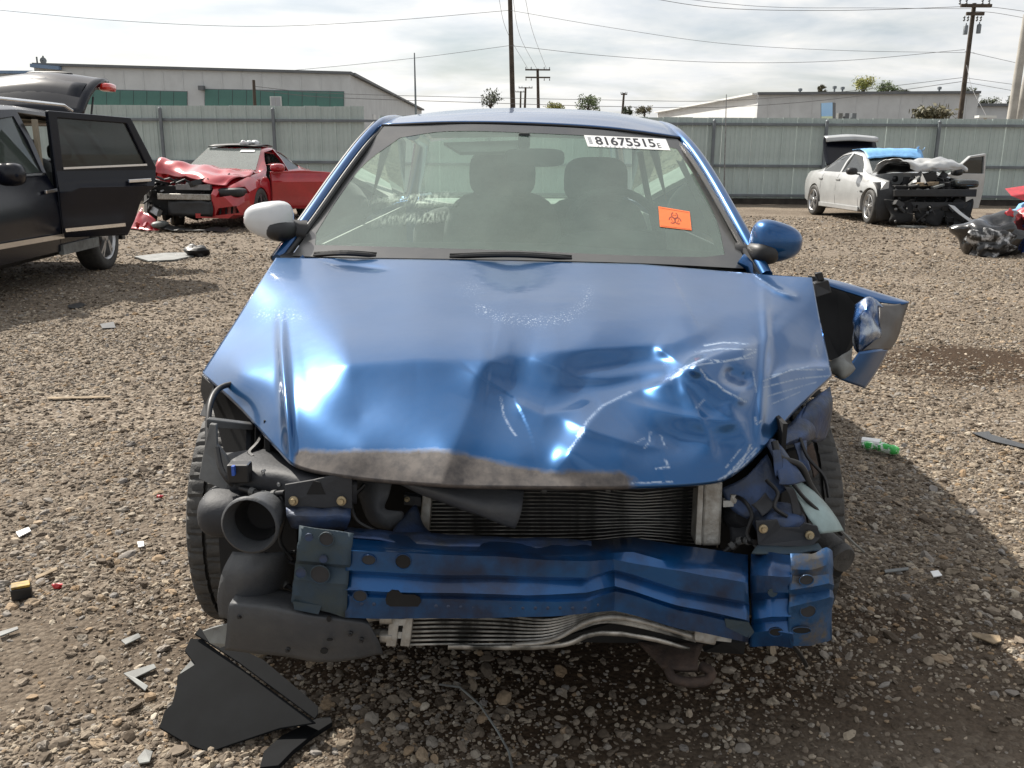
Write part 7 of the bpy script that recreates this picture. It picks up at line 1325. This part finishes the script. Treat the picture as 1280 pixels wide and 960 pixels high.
m = MB(); m.blob(gpt(200, 620, .010), .009, 2, .9, 4, (1.3, .8, .6), 2.5); tag(m.build('red_pebble_of_plastic', 'tarp_red', smooth=60), 'tiny red cap on the gravel beside the left front tyre', 'cap')
# flattened sheet and black lump behind the SUV
flat_scrap('flattened_carton', [(168, 322), (205, 318), (240, 317), (246, 320), (218, 326), (186, 327)], .02, 'lt_plastic', 'pale flattened sheet on the gravel right of the SUV wheel', 'sheet', .005)
m = MB(); m.blob(gpt(246, 320, .06), .13, 3, .5, 5, (1.1, .8, .75)); tag(m.build('black_lump', 'black', smooth=50), 'small black rubber lump beside the pale flattened sheet', 'lump')
# bin bag and coloured debris at the right edge
c = gpt(1243, 318); m = MB(); m.blob(c + Vector((0, .1, .24)), .42, 4, .45, 9, (1.15, .8, .72), 1.8); m.crumple(.03, 6); t = m.build('bin_bag', 'bag', smooth=50); tag(t, 'crumpled black and clear plastic bin bag at the right photo edge', 'bag')
m = MB(); m.blob(c + Vector((-.16, -.16, .16)), .30, 4, .5, 4, (1.0, .6, .7), 2.0); m.crumple(.03, 8, 2); m.build('clear_film', 'mesh_grey', t, smooth=50)
m = MB(); m.blob(c + Vector((.12, .0, .52)), .08, 2, .7, 7, (.7, .6, 1.2)); m.build('red_tie', 'tarp_red', t, smooth=50)
c = gpt(1285, 318); m = MB(); m.blob(c + Vector((.25, .3, .22)), .5, 3, .3, 12, (1, .8, .8)); m.crumple(.05, 4); tag(m.build('blue_tub', 'tarp_blue', smooth=50), 'dark blue plastic heap at the right photo edge beside the bag', 'tub')
m = MB(); m.blob(c + Vector((.22, .1, .52)), .36, 3, .4, 13, (1.1, .7, .45)); m.crumple(.05, 5); tag(m.build('red_plastic_cover', 'tarp_red', smooth=50), 'glossy red plastic cover on the dark blue heap', 'cover')
c = gpt(1275, 290); m = MB(); m.blob(c + Vector((.25, .2, .30)), .36, 3, .3, 15, (1, .7, .6)); tag(m.build('light_blue_box', 'lightblue', smooth=50), 'light blue plastic box at the right edge under the red panel', 'box')
m = MB(); m.prism([c + Vector(p) for p in ((-.2, .1, .62), (.5, .2, .72), (.6, .1, .40), (.1, 0, .50))], (.05, .35, .12)); tag(m.build('car_scrap', 'tarp_red', bevel=.02), 'pointed red panel on the light blue box at the right edge', 'panel')
flat_scrap('dark_bar', [(1232, 270), (1282, 270), (1282, 272.5), (1232, 272.5)], .05, 'rust', 'dark rusty bar on the gravel near the right fence', 'bar', .005)
# scattered larger stones
